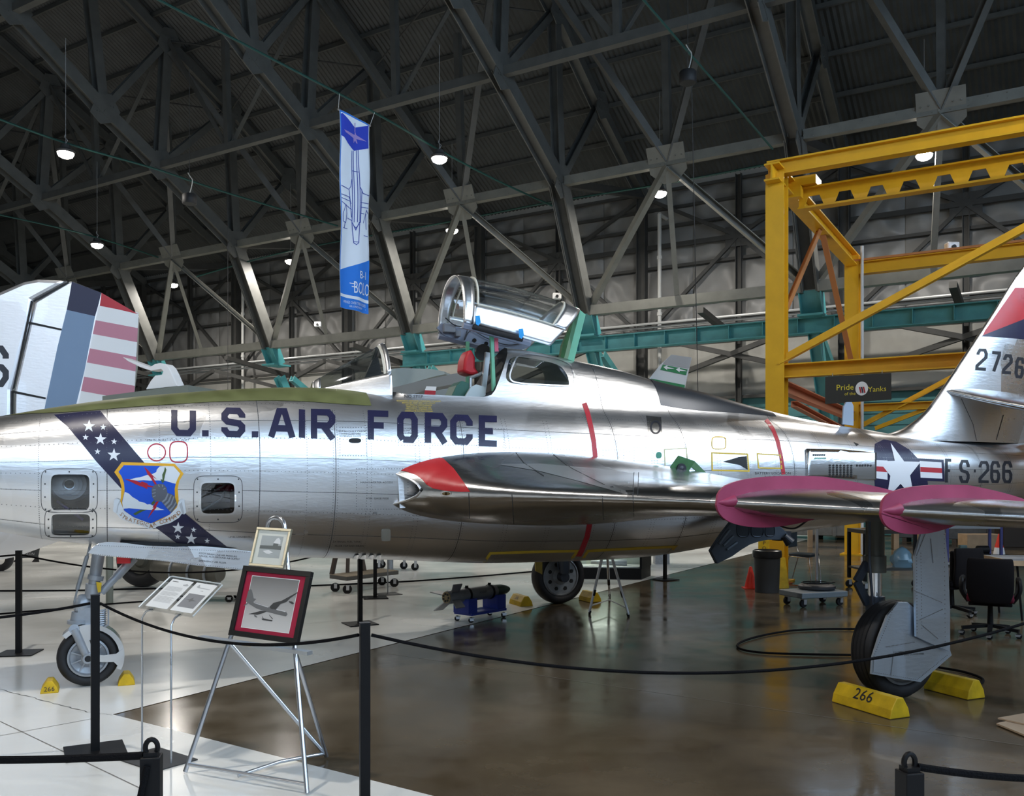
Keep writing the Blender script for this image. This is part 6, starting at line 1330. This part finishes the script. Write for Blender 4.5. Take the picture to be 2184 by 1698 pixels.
def dcp(a, b, z): v = dcr @ Vector((a, b, 0)); return Vector((q.x+v.x, q.y+v.y, z))
m = MB(); m.prism([dcp(-1.5,0,0.003), dcp(0,0,.003), dcp(.2,.7,.003), dcp(-1.4,.7,.003)], (0,0,.2)); m.build('plinth', BLKM, dc); m = MB(); m.prism([dcp(-.03,-.001,.2), dcp(.01,-.001,.2), dcp(.21,.7,.2), dcp(.17,.7,.2)], (0,0,.75)); m.build('side_panel', BLKM, dc); m = MB(); m.prism([dcp(-1.5,0,.95), dcp(.01,0,.95), dcp(.21,.7,.95), dcp(-1.4,.7,.95)], (0,0,.05)); m.build('top', BLKM, dc)
m = MB(); m.prism([dcp(-1.48,.66,.2), dcp(.16,.66,.2), dcp(.16,.69,.2), dcp(-1.48,.69,.2)], (0,0,.75)); m.build('back_board', mat('case_pale_green', (.45,.50,.42), .6), dc); m = MB(); m.prism([dcp(-1.5,0,.2), dcp(-1.46,0,.2), dcp(-1.4,.7,.2), dcp(-1.44,.7,.2)], (0,0,.75)); m.build('side_panel', BLKM, dc)
m = MB(); m.prism([dcp(-1.4,.1,.201), dcp(-.05,.1,.201), dcp(.1,.6,.201), dcp(-1.35,.6,.201)], (0,0,.02)); m.build('case_floor', PAPER, dc); m = MB(); m.prism([dcp(-1.46,.01,.2), dcp(-.03,.01,.2), dcp(-.03,.015,.2), dcp(-1.46,.015,.2)], (0,0,.75)); m.build('glass_front', CLEAR, dc)
m = MB(); m.cyl(dcp(-.9,.3,.28), dcp(-.25,.3,.28), .035, .06, 14); m.build('exhibit', HUBG, dc, smooth=True)
ld = bpy.data.lights.new('case_light', 'AREA'); ld.size = .5; ld.energy = 6; ld.color = (.9,1,.88); lo_ = bpy.data.objects.new('case_light', ld); COL.objects.link(lo_); lo_.parent = dc; lo_.location = dcp(-.7,.35,.93)
# ================================================================== WORKSHOP CORNER
def lathe_thing(nm, lab, cat, p, prof, m_, n=28): t = thing(nm, lab, cat, p); mb = MB(); mb.lathe((0,0,0), (0,0,1), prof, n); mb.build('body', m_, t, smooth=True, ang=35); return t
tcn = lathe_thing('trash_can', 'round dark grey trash can with black liner beside the gantry foot', 'trash can', G(1636,1263), [(.002,0),(.002,.185),(.56,.205),(.56,.0)], mat('bin_grey', (.035,.038,.042), .45))
m = MB(); m.lathe((0,0,0), (0,0,1), [(.55,.207),(.555,.225),(.60,.23),(.66,.222),(.67,.20),(.62,.19),(.60,0)], 28); m.build('bin_liner', mat('bin_liner', (.012,.012,.014), .3), tcn, smooth=True, ang=50)
CO = mat('cone_orange', (.72,.035,.015), .45)
cn1 = thing('traffic_cone', 'small orange cone left of the trash can', 'cone', G(1601,1255)); m = MB(); m.lathe((0,0,.015), (0,0,1), [(0,.10),(.08,.085),(.34,.022),(.345,0)], 20); m.build('body', CO, cn1, smooth=True); m = MB(); m.bb((-.12,-.12,.001), (.12,.12,.015)); m.build('base', CO, cn1)
cn2 = thing('traffic_cone', 'orange and white cone among the distant tables at right', 'cone', G(2131,1184)); m = MB(); m.lathe((0,0,.02), (0,0,1), [(0,.13),(.16,.10)], 20); m.build('white_band', WHT, cn2, smooth=True); m = MB(); m.lathe((0,0,.02), (0,0,1), [(.16,.10),(.38,.045),(.48,.02),(.485,0)], 20); m.build('body', CO, cn2, smooth=True); m = MB(); m.bb((-.16,-.16,.001), (.16,.16,.02)); m.build('base', BLK, cn2)
wet = thing('floor_sign', 'yellow folding floor sign behind the trash can', 'sign', G(1668,1254)); m = MB(); m.prism([(-.09,-.08,.003),(.09,-.08,.003),(.05,.0,.5),(-.05,.0,.5)], (0,-.012,0)); m.build('board', YELD, wet); m = MB(); m.prism([(-.09,.10,.003),(.09,.10,.003),(.05,.012,.5),(-.05,.012,.5)], (0,-.012,0)); m.build('board', YELD, wet)
sc = thing('stacking_chair', 'dark blue chair with chrome frame next to the gantry foot', 'chair', G(1712,1238), .9)
m = MB(); m.bb((-.22,-.22,.43), (.22,.22,.48)); m.build('seat', mat('chair_navy', (.012,.022,.032), .6), sc, bevel=.015); m = MB(); m.bb((-.22,.18,.58), (.22,.22,.92)); m.build('backrest', MATS['chair_navy'], sc, bevel=.015)
for sx2 in (-.23,.23): m = MB(); m.tube([(sx2,-.24,.002),(sx2,-.20,.42),(sx2,.16,.44),(sx2,.20,.62),(sx2,.22,.93)], .011, 8); m.build('leg', CHROME, sc, smooth=True); m = MB(); m.tube([(sx2,.28,.002),(sx2,.16,.43)], .011, 8); m.build('leg', CHROME, sc, smooth=True)
sp = thing('support_pole', 'thin silver pole standing below the wing', 'pole', G(1742,1252)); m = MB(); m.cyl((0,0,.01), (0,0,1.25), .028, n=14); m.build('tube', STEEL, sp, smooth=True); m = MB(); m.lathe((0,0,0), (0,0,1), [(.001,0),(.001,.12),(.012,.12),(.012,0)], 20); m.build('foot', STEEL, sp)
dl = thing('furniture_dolly', 'low grey four caster dolly with a folded mat on it', 'dolly', G(1738,1290), .35); m = MB(); m.bb((-.42,-.26,.13), (.36,.26,.21)); m.build('deck', mat('dolly_grey', (.16,.18,.19), .5), dl, bevel=.012)
for dx, dy in ((-.34,-.18),(.28,-.18),(-.34,.18),(.28,.18)): caster(dl, Vector((dx,dy,0)), .055, .09)
fm_ = thing('folded_mat', 'black folded mat with coiled cord lying on the dolly', 'mat', G(1742,1288)+Z*.212, .3); m = MB(); m.lathe((0,0,0), (0,0,1), [(0,0),(0,.24),(.02,.26),(.05,.26),(.065,.24),(.07,0)], 28); m.build('mat_body', mat('mat_black', (.03,.03,.034), .5), fm_, smooth=True); m = MB(); m.tube([Vector((math.cos(i*.5)*(.12+.006*i), math.sin(i*.5)*(.10+.004*i), .078+.001*i)) for i in range(26)], .008, 6); m.build('cord', BLK, fm_)
WOODT = mat('plywood', (.40,.28,.17), .55, noise=.15, nscale=4); CARD = mat('cardboard', (.42,.31,.21), .7)
wt = thing('work_table', 'black steel shop table on casters seen left of the main gear', 'table', G(1880,1257), .05)
m = MB(); m.bb((-.42,-.3,.92), (.75,.35,.98)); m.build('tabletop', mat('table_dark', (.045,.045,.042), .5), wt); m = MB(); m.bb((-.42,-.3,.33), (.75,.35,.36)); m.build('shelf', MATS['table_dark'], wt)
for dx, dy in ((-.40,-.28),(.72,-.28),(-.40,.32),(.72,.32)): m = MB(); m.bb((dx-.025,dy-.025,.16), (dx+.025,dy+.025,.92)); m.build('leg', BLKM, wt); caster(wt, Vector((dx,dy,0)), .06, .10)
tloc = G(1880,1257)
for dx, dy, w_, d_, z_, lab in ((-.05,-.05,.6,.4,.982,'crumpled tan cardboard scrap on the black shop table'),(.4,.05,.4,.35,.982,'flat plywood offcut at the right end of the shop table')): m = MB(); P_ = [(tloc.x+dx+w_/2*math.cos(a)*random.uniform(.7,1), tloc.y+dy+d_/2*math.sin(a)*random.uniform(.7,1), z_) for a in [2*math.pi*i/11 for i in range(11)]]; m.prism(P_, (0,0,.02)); tag(m.build('cardboard_scrap', WOODT if 'plywood' in lab else CARD), lab, 'scrap')
pb = MB(); n_ = 14; rows = []
for k in range(9):
    t_ = k/8; rows.append([Vector((.17*math.sin(math.pi*min(1,.25+t_*.75))**.7*math.cos(2*math.pi*i/n_)*(1+.16*random.uniform(-1,1)), .15*math.sin(math.pi*min(1,.25+t_*.75))**.7*math.sin(2*math.pi*i/n_)*(1+.16*random.uniform(-1,1)), .34*t_)) for i in range(n_)])
pb.grid(rows, True); o = pb.build('plastic_bag', mat('blue_plastic_bag', (.20,.36,.48), .25, alpha=.75), smooth=True, ang=35); o.location = G(1905,1257)+Vector((.12,-.05,.365)); tag(o, 'crumpled pale blue plastic bag on the shelf of the shop table', 'bag')
bx2 = MB(); bx2.bb((-.10,-.12,0), (.10,.12,.40)); o = bx2.build('cardboard_box', CARD, bevel=.004); o.location = G(1880,1257)+Vector((-.05,.1,.363)); tag(o, 'tall brown carton on the shelf of the shop table', 'box')
def grey_cart(p, rz, lab):
    t = thing('tool_cart', lab, 'cart', p, rz); m = MB(); m.bb((-.55,-.3,.78), (.55,.3,.86)); m.build('tray', mat('tool_cart_grey', (.18,.20,.22), .5), t); m = MB(); m.bb((-.55,-.3,.18), (.55,.3,.22)); m.build('shelf', MATS['tool_cart_grey'], t)
    for dx, dy in ((-.53,-.28),(.53,-.28),(-.53,.28),(.53,.28)): m = MB(); m.bb((dx-.025,dy-.025,.10), (dx+.025,dy+.025,.9)); m.build('leg', mat('cart_leg_blue', (.03,.035,.14), .5), t); caster(t, Vector((dx,dy,0)), .05, .06)
    return t
gcart = G(2066,1206); grey_cart(gcart, -.1, 'grey and blue tool cart right of the main gear door')
gr_ = MB(); gr_.bb((-.13,-.08,0), (.13,.08,.14)); gr_.bb((-.1,-.05,.14), (.05,.05,.2)); o = gr_.build('bench_grinder', mat('machine_green', (.06,.10,.10), .5), bevel=.01); o.location = gcart+Vector((-.1,0,.222)); tag(o, 'small green bench machine on the lower shelf of the tool cart', 'tool')
mo = MB(); mo.lathe((-.12,0,.10), (1,0,0), [(0,0),(0,.09),(.22,.09),(.22,0)], 18); mo.bb((-.12,-.08,0), (.12,.08,.03)); o = mo.build('electric_motor', BLKM, smooth=True, ang=35); o.location = gcart+Vector((.3,0,.222)); tag(o, 'black electric motor on the lower shelf of the tool cart', 'motor')
def office_chair(p, rz, lab, cush=(.10,.012,.025)):
    t = thing('office_chair', lab, 'chair', p, rz, 'black office chairs'); UP = mat('chair_black_fabric', (.008,.007,.008), .85, spec=.12); MR = mat('maroon_fabric' if cush[0] > .05 else 'chair_seat_black', cush, .85, spec=.15)
    rows = []
    for k in range(13):
        z = .40+.50*k/12; w_ = .23*(1-.25*((k-7)/7)**4); cv = .05*math.sin(k/12*2.4); rows.append([Vector((w_*(i/8-.5)*2, .22+cv-.05*(1-((i-4)/4)**2)*(-1), z)) for i in range(9)])
    m = MB().grid(rows); o = m.build('backrest', UP, t, smooth=True); s = o.modifiers.new('solid', 'SOLIDIFY'); s.thickness = .06; s.offset = 0; b = o.modifiers.new('bevel', 'BEVEL'); b.width = .015; b.segments = 2
    m = MB(); m.bb((-.19,.14,.44), (.19,.20,.86)); m.build('back_cushion', MR, t, bevel=.02)
    m = MB(); m.bb((-.24,-.26,.40), (.24,.22,.48)); m.build('seat', MR, t, bevel=.03); m = MB(); m.bb((-.22,-.22,.36), (.22,.20,.40)); m.build('seat_pan', UP, t, bevel=.01)
    for sx2 in (-1, 1): m = MB(); m.tube(catmull([(sx2*.22,.12,.40),(sx2*.29,.14,.52),(sx2*.29,.10,.64),(sx2*.28,-.12,.65),(sx2*.28,-.22,.60),(sx2*.27,-.18,.48),(sx2*.22,-.08,.40)], 6), .024, 8); m.build('armrest', BLKM, t, smooth=True)
    m = MB(); m.cyl((0,0,.10), (0,0,.37), .035, .025, 14); m.build('gas_column', BLKM, t, smooth=True)
    for k in range(5):
        a = 2*math.pi*k/5+.3; m = MB(); m.bar((0,0,.12), (math.cos(a)*.30,math.sin(a)*.30,.085), .05, .035); m.build('base_arm', BLKM, t); caster(t, Vector((math.cos(a)*.30, math.sin(a)*.30, 0)), .032, .035)
    return t
office_chair(G(2112,1356), math.radians(152), 'black office chair with its back toward the camera at right'); office_chair(G(2030,1312), math.radians(200), 'black office chair half hidden behind the main gear door', (.009,.008,.009))
tb_ = thing('folding_table', 'grey topped folding table with tan edge at the right edge', 'table', G(2188,1316), -.12); m = MB(); m.bb((-.35,-.45,.735), (1.2,.45,.765)); m.build('tabletop', mat('table_grey_top', (.16,.17,.19), .5), tb_); m = MB(); m.bb((-.36,-.465,.70), (1.21,-.45,.766)); m.bb((-.365,-.465,.70), (-.35,.45,.766)); m.build('table_edge', WOODT, tb_)
for dx in (-.25,1.1):
    for dy in (-.35,.35): m = MB(); m.tube([(dx,dy,.70),(dx+.06,dy,.002)], .014, 8); m.build('leg', BLKM, tb_)
# far benches and timber
fb_ = thing('far_workbench', 'long dark workbench in the distance between the two wing fences', 'workbench', G(1800,1168), -.3); m = MB(); m.bb((-1.0,-.4,.82), (1.4,.4,.90)); m.build('benchtop', WB, fb_)
for dx in (-.85,1.25): m = MB(); m.bb((dx-.06,-.35,.002), (dx+.06,.35,.82)); m.build('leg', WOODT, fb_)
lt = MB(); lt.cyl((0,0,.05), (2.0,0.2,.05), .04, n=10); o = lt.build('metal_tube', STEEL, smooth=True); o.location = G(1775,1168)+Z*.905; o.rotation_euler = (0,0,-.3); tag(o, 'long bright metal tube lying on the far workbench', 'tube')
for i, (x, y, w_, h_) in enumerate(((1985,1186,.5,.55),(2155,1166,.6,.8),(2090,1172,.9,.4))): m = MB(); m.bb((-w_/2,-.25,.001), (w_/2,.25,h_)); o = m.build('wooden_crate', WOODT if i != 1 else WB, bevel=.01); o.location = G(x,y); tag(o, ('tan wooden crate left of the tool cart in the distance','dark wooden crate behind the orange and white cone','low tan wooden crate behind the tool cart')[i], 'crate')
cbd = MB(); cbd.prism([G(2125,1548)+Z*.007, G(2190,1575)+Z*.007, G(2290,1560)+Z*.007, G(2200,1532)+Z*.007], (0,0,.012)); tag(cbd.build('cardboard_sheet', CARD), 'flat tan cardboard sheet on the floor at the lower right edge', 'cardboard')
cbd = MB(); cbd.prism([G(2128,1540)+Z*.021, G(2200,1556)+Z*.021, G(2290,1545)+Z*.021, G(2195,1528)+Z*.021], (0,0,.010)); tag(cbd.build('cardboard_sheet', CARD), 'upper tan cardboard sheet lying on the other at the lower right edge', 'cardboard')
# ================================================================== OTHER AIRCRAFT IN THE BACKGROUND
bmb = thing('bomber_tail', 'silver bomber tail fin with red and white striped rudder at left', 'aircraft'); TB0 = D(0,800,13.2); td = Vector((.955,.295,0)).normalized(); tn = Vector((td.y,-td.x,0))
def TP(px, py, l=0):          # photo pixel on the fin's centre plane, shifted along its normal
    d = Vector(((px-CX)/FPX, 1, -(py-HOR)/FPX)); o = Vector((0,0,CH)); k = (TB0-o).dot(tn)/d.dot(tn); return o+d*k+tn*l
FINM = aluminium('bomber_aluminium', (.80,.81,.84), .34, .5, .4)
def tslab(P, nm, m_, half, par=bmb, front=None, bev=0):
    P = [TP(*c1(*p)) for p in P]; q = MB(); q.prism([p+tn*half for p in P], -tn*(2*half)); return q.build(nm, m_, par, bevel=bev)
fl_ = [(-600,520),(-420,340),(-200,235),(0,190),(150,125),(230,110),(410,118),(200,232),(190,330),(80,750),(78,900),(70,1300),(-600,1300)]
tslab(fl_, 'fin', FINM, .17, bev=.05); tslab([(410,120),(430,118),(600,185),(812,310),(800,620),(783,750),(770,950),(765,1300),(85,1300),(95,760),(215,235)], 'rudder', FINM, .12, bev=.03)
def tdec(P, nm, m_, l=.123, th=.003): q = MB(); q.prism([TP(*c1(*p), l) for p in P], tn*th); return q.build(nm, m_, bmb)
TBL = mat('tail_blue', (.17,.26,.40), .5, rnoise=.1); TNV = mat('tail_navy', (.018,.022,.06), .5); TPK = mat('tail_pink_red', (.48,.20,.27), .5); TRD = mat('tail_red', (.42,.015,.03), .45); TW = mat('tail_white', (.72,.74,.76), .45)
tdec([(428,122),(598,186),(583,250),(562,322),(398,285),(415,200)], 'navy_panel', TNV); tdec([(398,285),(562,322),(500,640),(455,825),(430,1000),(240,1000),(290,760),(345,500)], 'blue_panel', TBL)
edge = lambda y: 598-(y-186)*.225
tdec([(600,187),(808,308),(795,302),(590,262)], 'red_stripe', TRD, .124); tdec([(600,187),(812,310),(590,258)], 'red_stripe', TRD, .125)
ys = [258,345,425,508,590,672,755,840,930]
for i in range(8):
    y0, y1 = ys[i], ys[i+1]; a0, a1 = 598-(y0-186)*.205, 598-(y1-186)*.205; r0, r1_ = 812-(y0-308)*.055, 812-(y1-308)*.055; k = .155
    tdec([(a0,y0),(r0,y0+(r0-a0)*k+8),(r1_,y1+(r1_-a1)*k+8),(a1,y1)], 'white_stripe' if i % 2 == 0 else 'pink_stripe', TW if i % 2 == 0 else TPK, .1235)
for P in ([(405,122),(412,130),(210,240),(200,232)], [(175,352),(370,395),(368,405),(172,364)], [(85,752),(278,793),(276,803),(83,766)], [(196,235),(208,240),(102,740),(88,750)], [(78,755),(92,760),(90,900),(78,900)]): tdec(P, 'hinge_gap', DARK, .172 if P[0][0] > 190 and P[0][0] < 200 else .126)
q = MB(); 
qs = [tuple(p) for p in glyph('S', (-70,500,68,740), 34, 0)]
for p in glyph('S', (-95,495,68,735), 36, 0): tdec(p, 'letter_s_piece', mat('tail_letter_dark', (.03,.035,.05), .5), .173)
fbm = MB(); P0_ = TP(*c1(-900,1450)); P1_ = TP(*c1(700,1330)); fbm.lathe(P0_+Z*-.35, (P1_-P0_), [(-3.0,.9),(0,.78),((P1_-P0_).length*.6,.5),((P1_-P0_).length,.08)], 28); fbm.build('tail_cone', FINM, bmb, smooth=True)
tw_ = MB(); pw_ = G(30,1225); tyre(tw_, pw_+Vector((-.6,.6,.25)), (0,1,0), .25, .12, .09); tw_.build('tail_wheel', TYRE, bmb, smooth=True); tw_ = MB(); tw_.cyl(pw_+Vector((-.6,.6,.3)), pw_+Vector((-.6,.6,1.2)), .05, n=12); tw_.build('tail_strut', HUBG, bmb)
sw_ = thing('white_bracket', 'white swan-necked bracket rising from a grey deck behind the nose', 'bracket'); SWP = [(715,552),(800,582),(875,610),(905,592),(935,587),(965,592),(985,612),(1005,650),(1022,690),(1038,722),(850,742),(880,690),(905,660),(945,655),(952,636),(940,622),(915,626),(880,633),(815,610),(745,576)]
SP0 = [D(*c1(*p), 12.6) for p in SWP]; m = MB(); m.prism(SP0, (0.05,.16,0)); m.build('arm', WHT, sw_, bevel=.008); m = MB(); m.prism([D(*c1(*p), 12.5) for p in [(598,780),(1095,715),(1102,757),(1102,960),(598,960)]], (.2,.8,0)); m.build('deck', mat('deck_grey_green', (.17,.19,.165), .55), sw_)
m = MB(); b0 = D(*c1(640,900), 13.1); m.cyl(Vector((b0.x,b0.y,.002)), Vector((b0.x,b0.y,b0.z)), .05, n=12); m.build('pedestal', MATS['deck_grey_green'], sw_)
ow = thing('grey_aircraft_wing', 'grey aircraft wing and fuselage seen through the open cockpit', 'aircraft'); c2 = lambda x, y: (560+x*.3297, 560+y*.3297)
def opoly(P, nm, m_, Y, off): q = MB(); q.prism([D(*c2(*p), Y) for p in P], off); return q.build(nm, m_, ow)
opoly([(820,690),(900,682),(1100,690),(1175,705),(1180,722),(1100,740),(980,775),(820,860)], 'fuselage_panel', mat('pale_grey_green', (.34,.38,.36), .5), 17.0, (.1,.5,0)); opoly([(820,815),(1000,770),(1330,700),(1330,770),(1100,812),(820,900)], 'wing_panel', mat('mid_grey_wing', (.20,.20,.19), .4), 16.0, (.05,.4,0)); opoly([(780,860),(1060,820),(1330,790),(1330,1700),(780,1700)], 'lower_body', mat('pale_grey_lower', (.30,.32,.31), .5), 17.6, (0,.5,0))
opoly([(1060,800),(1125,803),(1120,830),(1050,826)], 'white_mark', WHT, 15.9, (0,.02,0)); opoly([(1050,826),(1120,830),(1112,900),(1040,900)], 'red_mark', TRD, 15.9, (0,.02,0))
b0 = D(*c2(820,1600), 17.8); m = MB(); m.cyl(Vector((b0.x,b0.y+.2,.002)), Vector((b0.x,b0.y+.2,b0.z)), .05, n=12); m.build('support', HUBG, ow)
gf = thing('green_striped_fin', 'white tail fin with green arrow stripes behind the jet spine', 'aircraft'); c5 = lambda x, y: (1000+x*.3297, 380+y*.3297)
def gpoly(P, nm, m_, Y=19.0, off=(.03,.12,0)): q = MB(); q.prism([D(*c5(*p), Y) for p in P], off); return q.build(nm, m_, gf)
GRN = mat('fin_green', (.012,.20,.055), .5); gpoly([(1140,1330),(1240,1205),(1310,1142),(1440,1160),(1415,1270),(1395,1365),(1370,1800),(1100,1800)], 'fin', mat('fin_pale_grey', (.62,.64,.64), .5)); gpoly([(1255,1207),(1415,1238),(1405,1275),(1238,1240)], 'green_stripe', GRN, 18.99, (0,.004,0)); gpoly([(1180,1297),(1397,1338),(1395,1367),(1160,1310)], 'green_stripe', GRN, 18.99, (0,.004,0)); gpoly([(1262,1190),(1310,1142),(1440,1160),(1425,1230),(1418,1232),(1255,1203)], 'grey_tip', mat('fin_tip_grey', (.36,.36,.36), .5), 18.99, (0,.004,0))
for ox in (0, 85): gpoly([(1258+ox*.95,1222+ox*.17),(1285+ox*.95,1210+ox*.17),(1283+ox*.95,1220+ox*.17),(1330+ox*.95,1234+ox*.17),(1282+ox*.95,1232+ox*.17),(1283+ox*.95,1242+ox*.17)], 'white_arrow', WHT, 18.98, (0,.003,0))
b0 = D(*c5(1250,1750), 19.2); m = MB(); m.lathe(Vector((b0.x-1.2,b0.y+.1,1.2)), (1,0.1,0), [(0,.05),(.4,.3),(1.6,.42),(2.6,.3),(2.8,0)], 20); m.build('rear_fuselage', MATS['fin_pale_grey'], gf, smooth=True); m = MB(); m.bar((b0.x,b0.y+.1,.002), (b0.x,b0.y+.1,.85), .3, .3); m.build('support', HUBG, gf)
aw = thing('aircraft_wheel', 'large black aircraft wheel under the nose gear door', 'wheel', G(305,1252)); m = MB(); tyre(m, Vector((0,0,.46)), (.25,1,0), .46, .24, .14); m.build('tyre', TYRE, aw, smooth=True, ang=60); m = MB(); m.lathe((0,0,.46), (.25,1,0), [(-.10,0),(-.10,.10),(-.06,.14),(-.08,.24),(.08,.24),(.10,0)], 28); m.build('hub', mat('hub_olive', (.10,.095,.075), .5, .3), aw, smooth=True, ang=35); m = MB(); m.cyl((.1,.1,.46), (.2,.5,1.6), .06, n=12); m.build('leg', HUBG, aw)
en = thing('engine_pod', 'olive grey cylindrical engine on a low dolly behind the sign stand', 'engine'); EG = mat('engine_olive_grey', (.13,.125,.105), .4, .4, noise=.15, nscale=5); a = D(345,1213,14.6); b = D(470,1224,14.1); m = MB(); m.lathe(a, (b-a), [(-.1,0),(-.1,.16),(0,.20),((b-a).length*.55,.205),((b-a).length*.62,.18),((b-a).length*.9,.17),((b-a).length,.12),((b-a).length,0)], 26); m.build('casing', EG, en, smooth=True, ang=40)
for f in (.3,.6,.88): m = MB(); m.lathe(a+(b-a)*f, (b-a), [(-.015,.20),(-.015,.222),(.015,.222),(.015,.20)], 26); m.build('band', HUBG, en)
m = MB(); q = G(440,1288); m.bb((q.x-.55,q.y+.1,.11), (q.x+.45,q.y+.6,.16)); m.build('dolly_deck', mat('dolly_pale', (.42,.42,.40), .5), en)
for dx, dy in ((.28,.15),(-.45,.2),(.28,.55),(-.45,.55)): caster(en, Vector((q.x+dx,q.y+dy,0)), .055, .05)
for f in (.2,.8): p_ = a.lerp(b, f); m = MB(); m.bar((p_.x,p_.y,.0 if f < .5 else .16), (p_.x,p_.y,p_.z-.15), .08, .08); m.build('cradle', HUBG, en)
fs = thing('floor_placard', 'small dark placard on feet on the floor at far left', 'sign', G(58,1199)); m = MB(); m.prism([(-.24,-.02,.08),(.24,-.02,.10),(.25,.06,.36),(-.20,.06,.33)], (0,.015,0)); m.build('panel', mat('placard_dark', (.035,.04,.042), .4), fs)
for dx in (-.2,.2): m = MB(); m.prism([(dx-.08,-.05,.002),(dx+.08,-.05,.002),(dx+.02,.03,.12),(dx-.02,.03,.12)], (0,.02,0)); m.build('foot', BLKM, fs)
text_on('HOLE', (.02,-.0,.24), (1,0,0), (0,.25,1), .07, 'lettering', INKL, fs, .012); text_on('IDEXON', (.02,-.02,.15), (1,0,0), (0,.25,1), .08, 'lettering', INKL, fs, .012)

# stored goods along the foot of the insulated wall
for i, (s_, w_, L_, h_, cl_, lab) in enumerate(((29.0,-4.5,2.6,1.1,(.09,.085,.075),'grey tarpaulin covered pile by the wall behind the main gear'),(28.6,-1.0,2.2,.8,(.22,.17,.12),'row of tan crates by the wall seen below the wing fence'),(28.8,2.6,3.0,1.25,(.07,.075,.08),'dark machine crate by the wall behind the work tables'),(28.6,6.4,2.4,.9,(.16,.16,.15),'grey storage crate by the wall beside the gantry foot'),(28.6,9.6,2.6,1.0,(.10,.09,.075),'brown storage crate by the wall behind the trash can'))):
    t = thing('storage_crate', lab, 'crate', B(s_,w_,0), BROT); cm2 = mat('crate_colour_'+'abcde'[i], cl_, .6, noise=.15)
    m = MB(); m.bb((-.5,-L_/2,.12), (.5,L_/2,h_)); m.build('box', cm2, t, bevel=.02)
    for yy in (-L_/2+.2, 0, L_/2-.2): m = MB(); m.bb((-.5,yy-.06,.002), (.5,yy+.06,.12)); m.build('skid', WB, t)
    for yy in (-L_/4, L_/4): m = MB(); m.bb((-.52,yy-.05,.12), (-.5,yy+.05,h_)); m.build('batten', cm2, t)
bpy.context.view_layer.update()
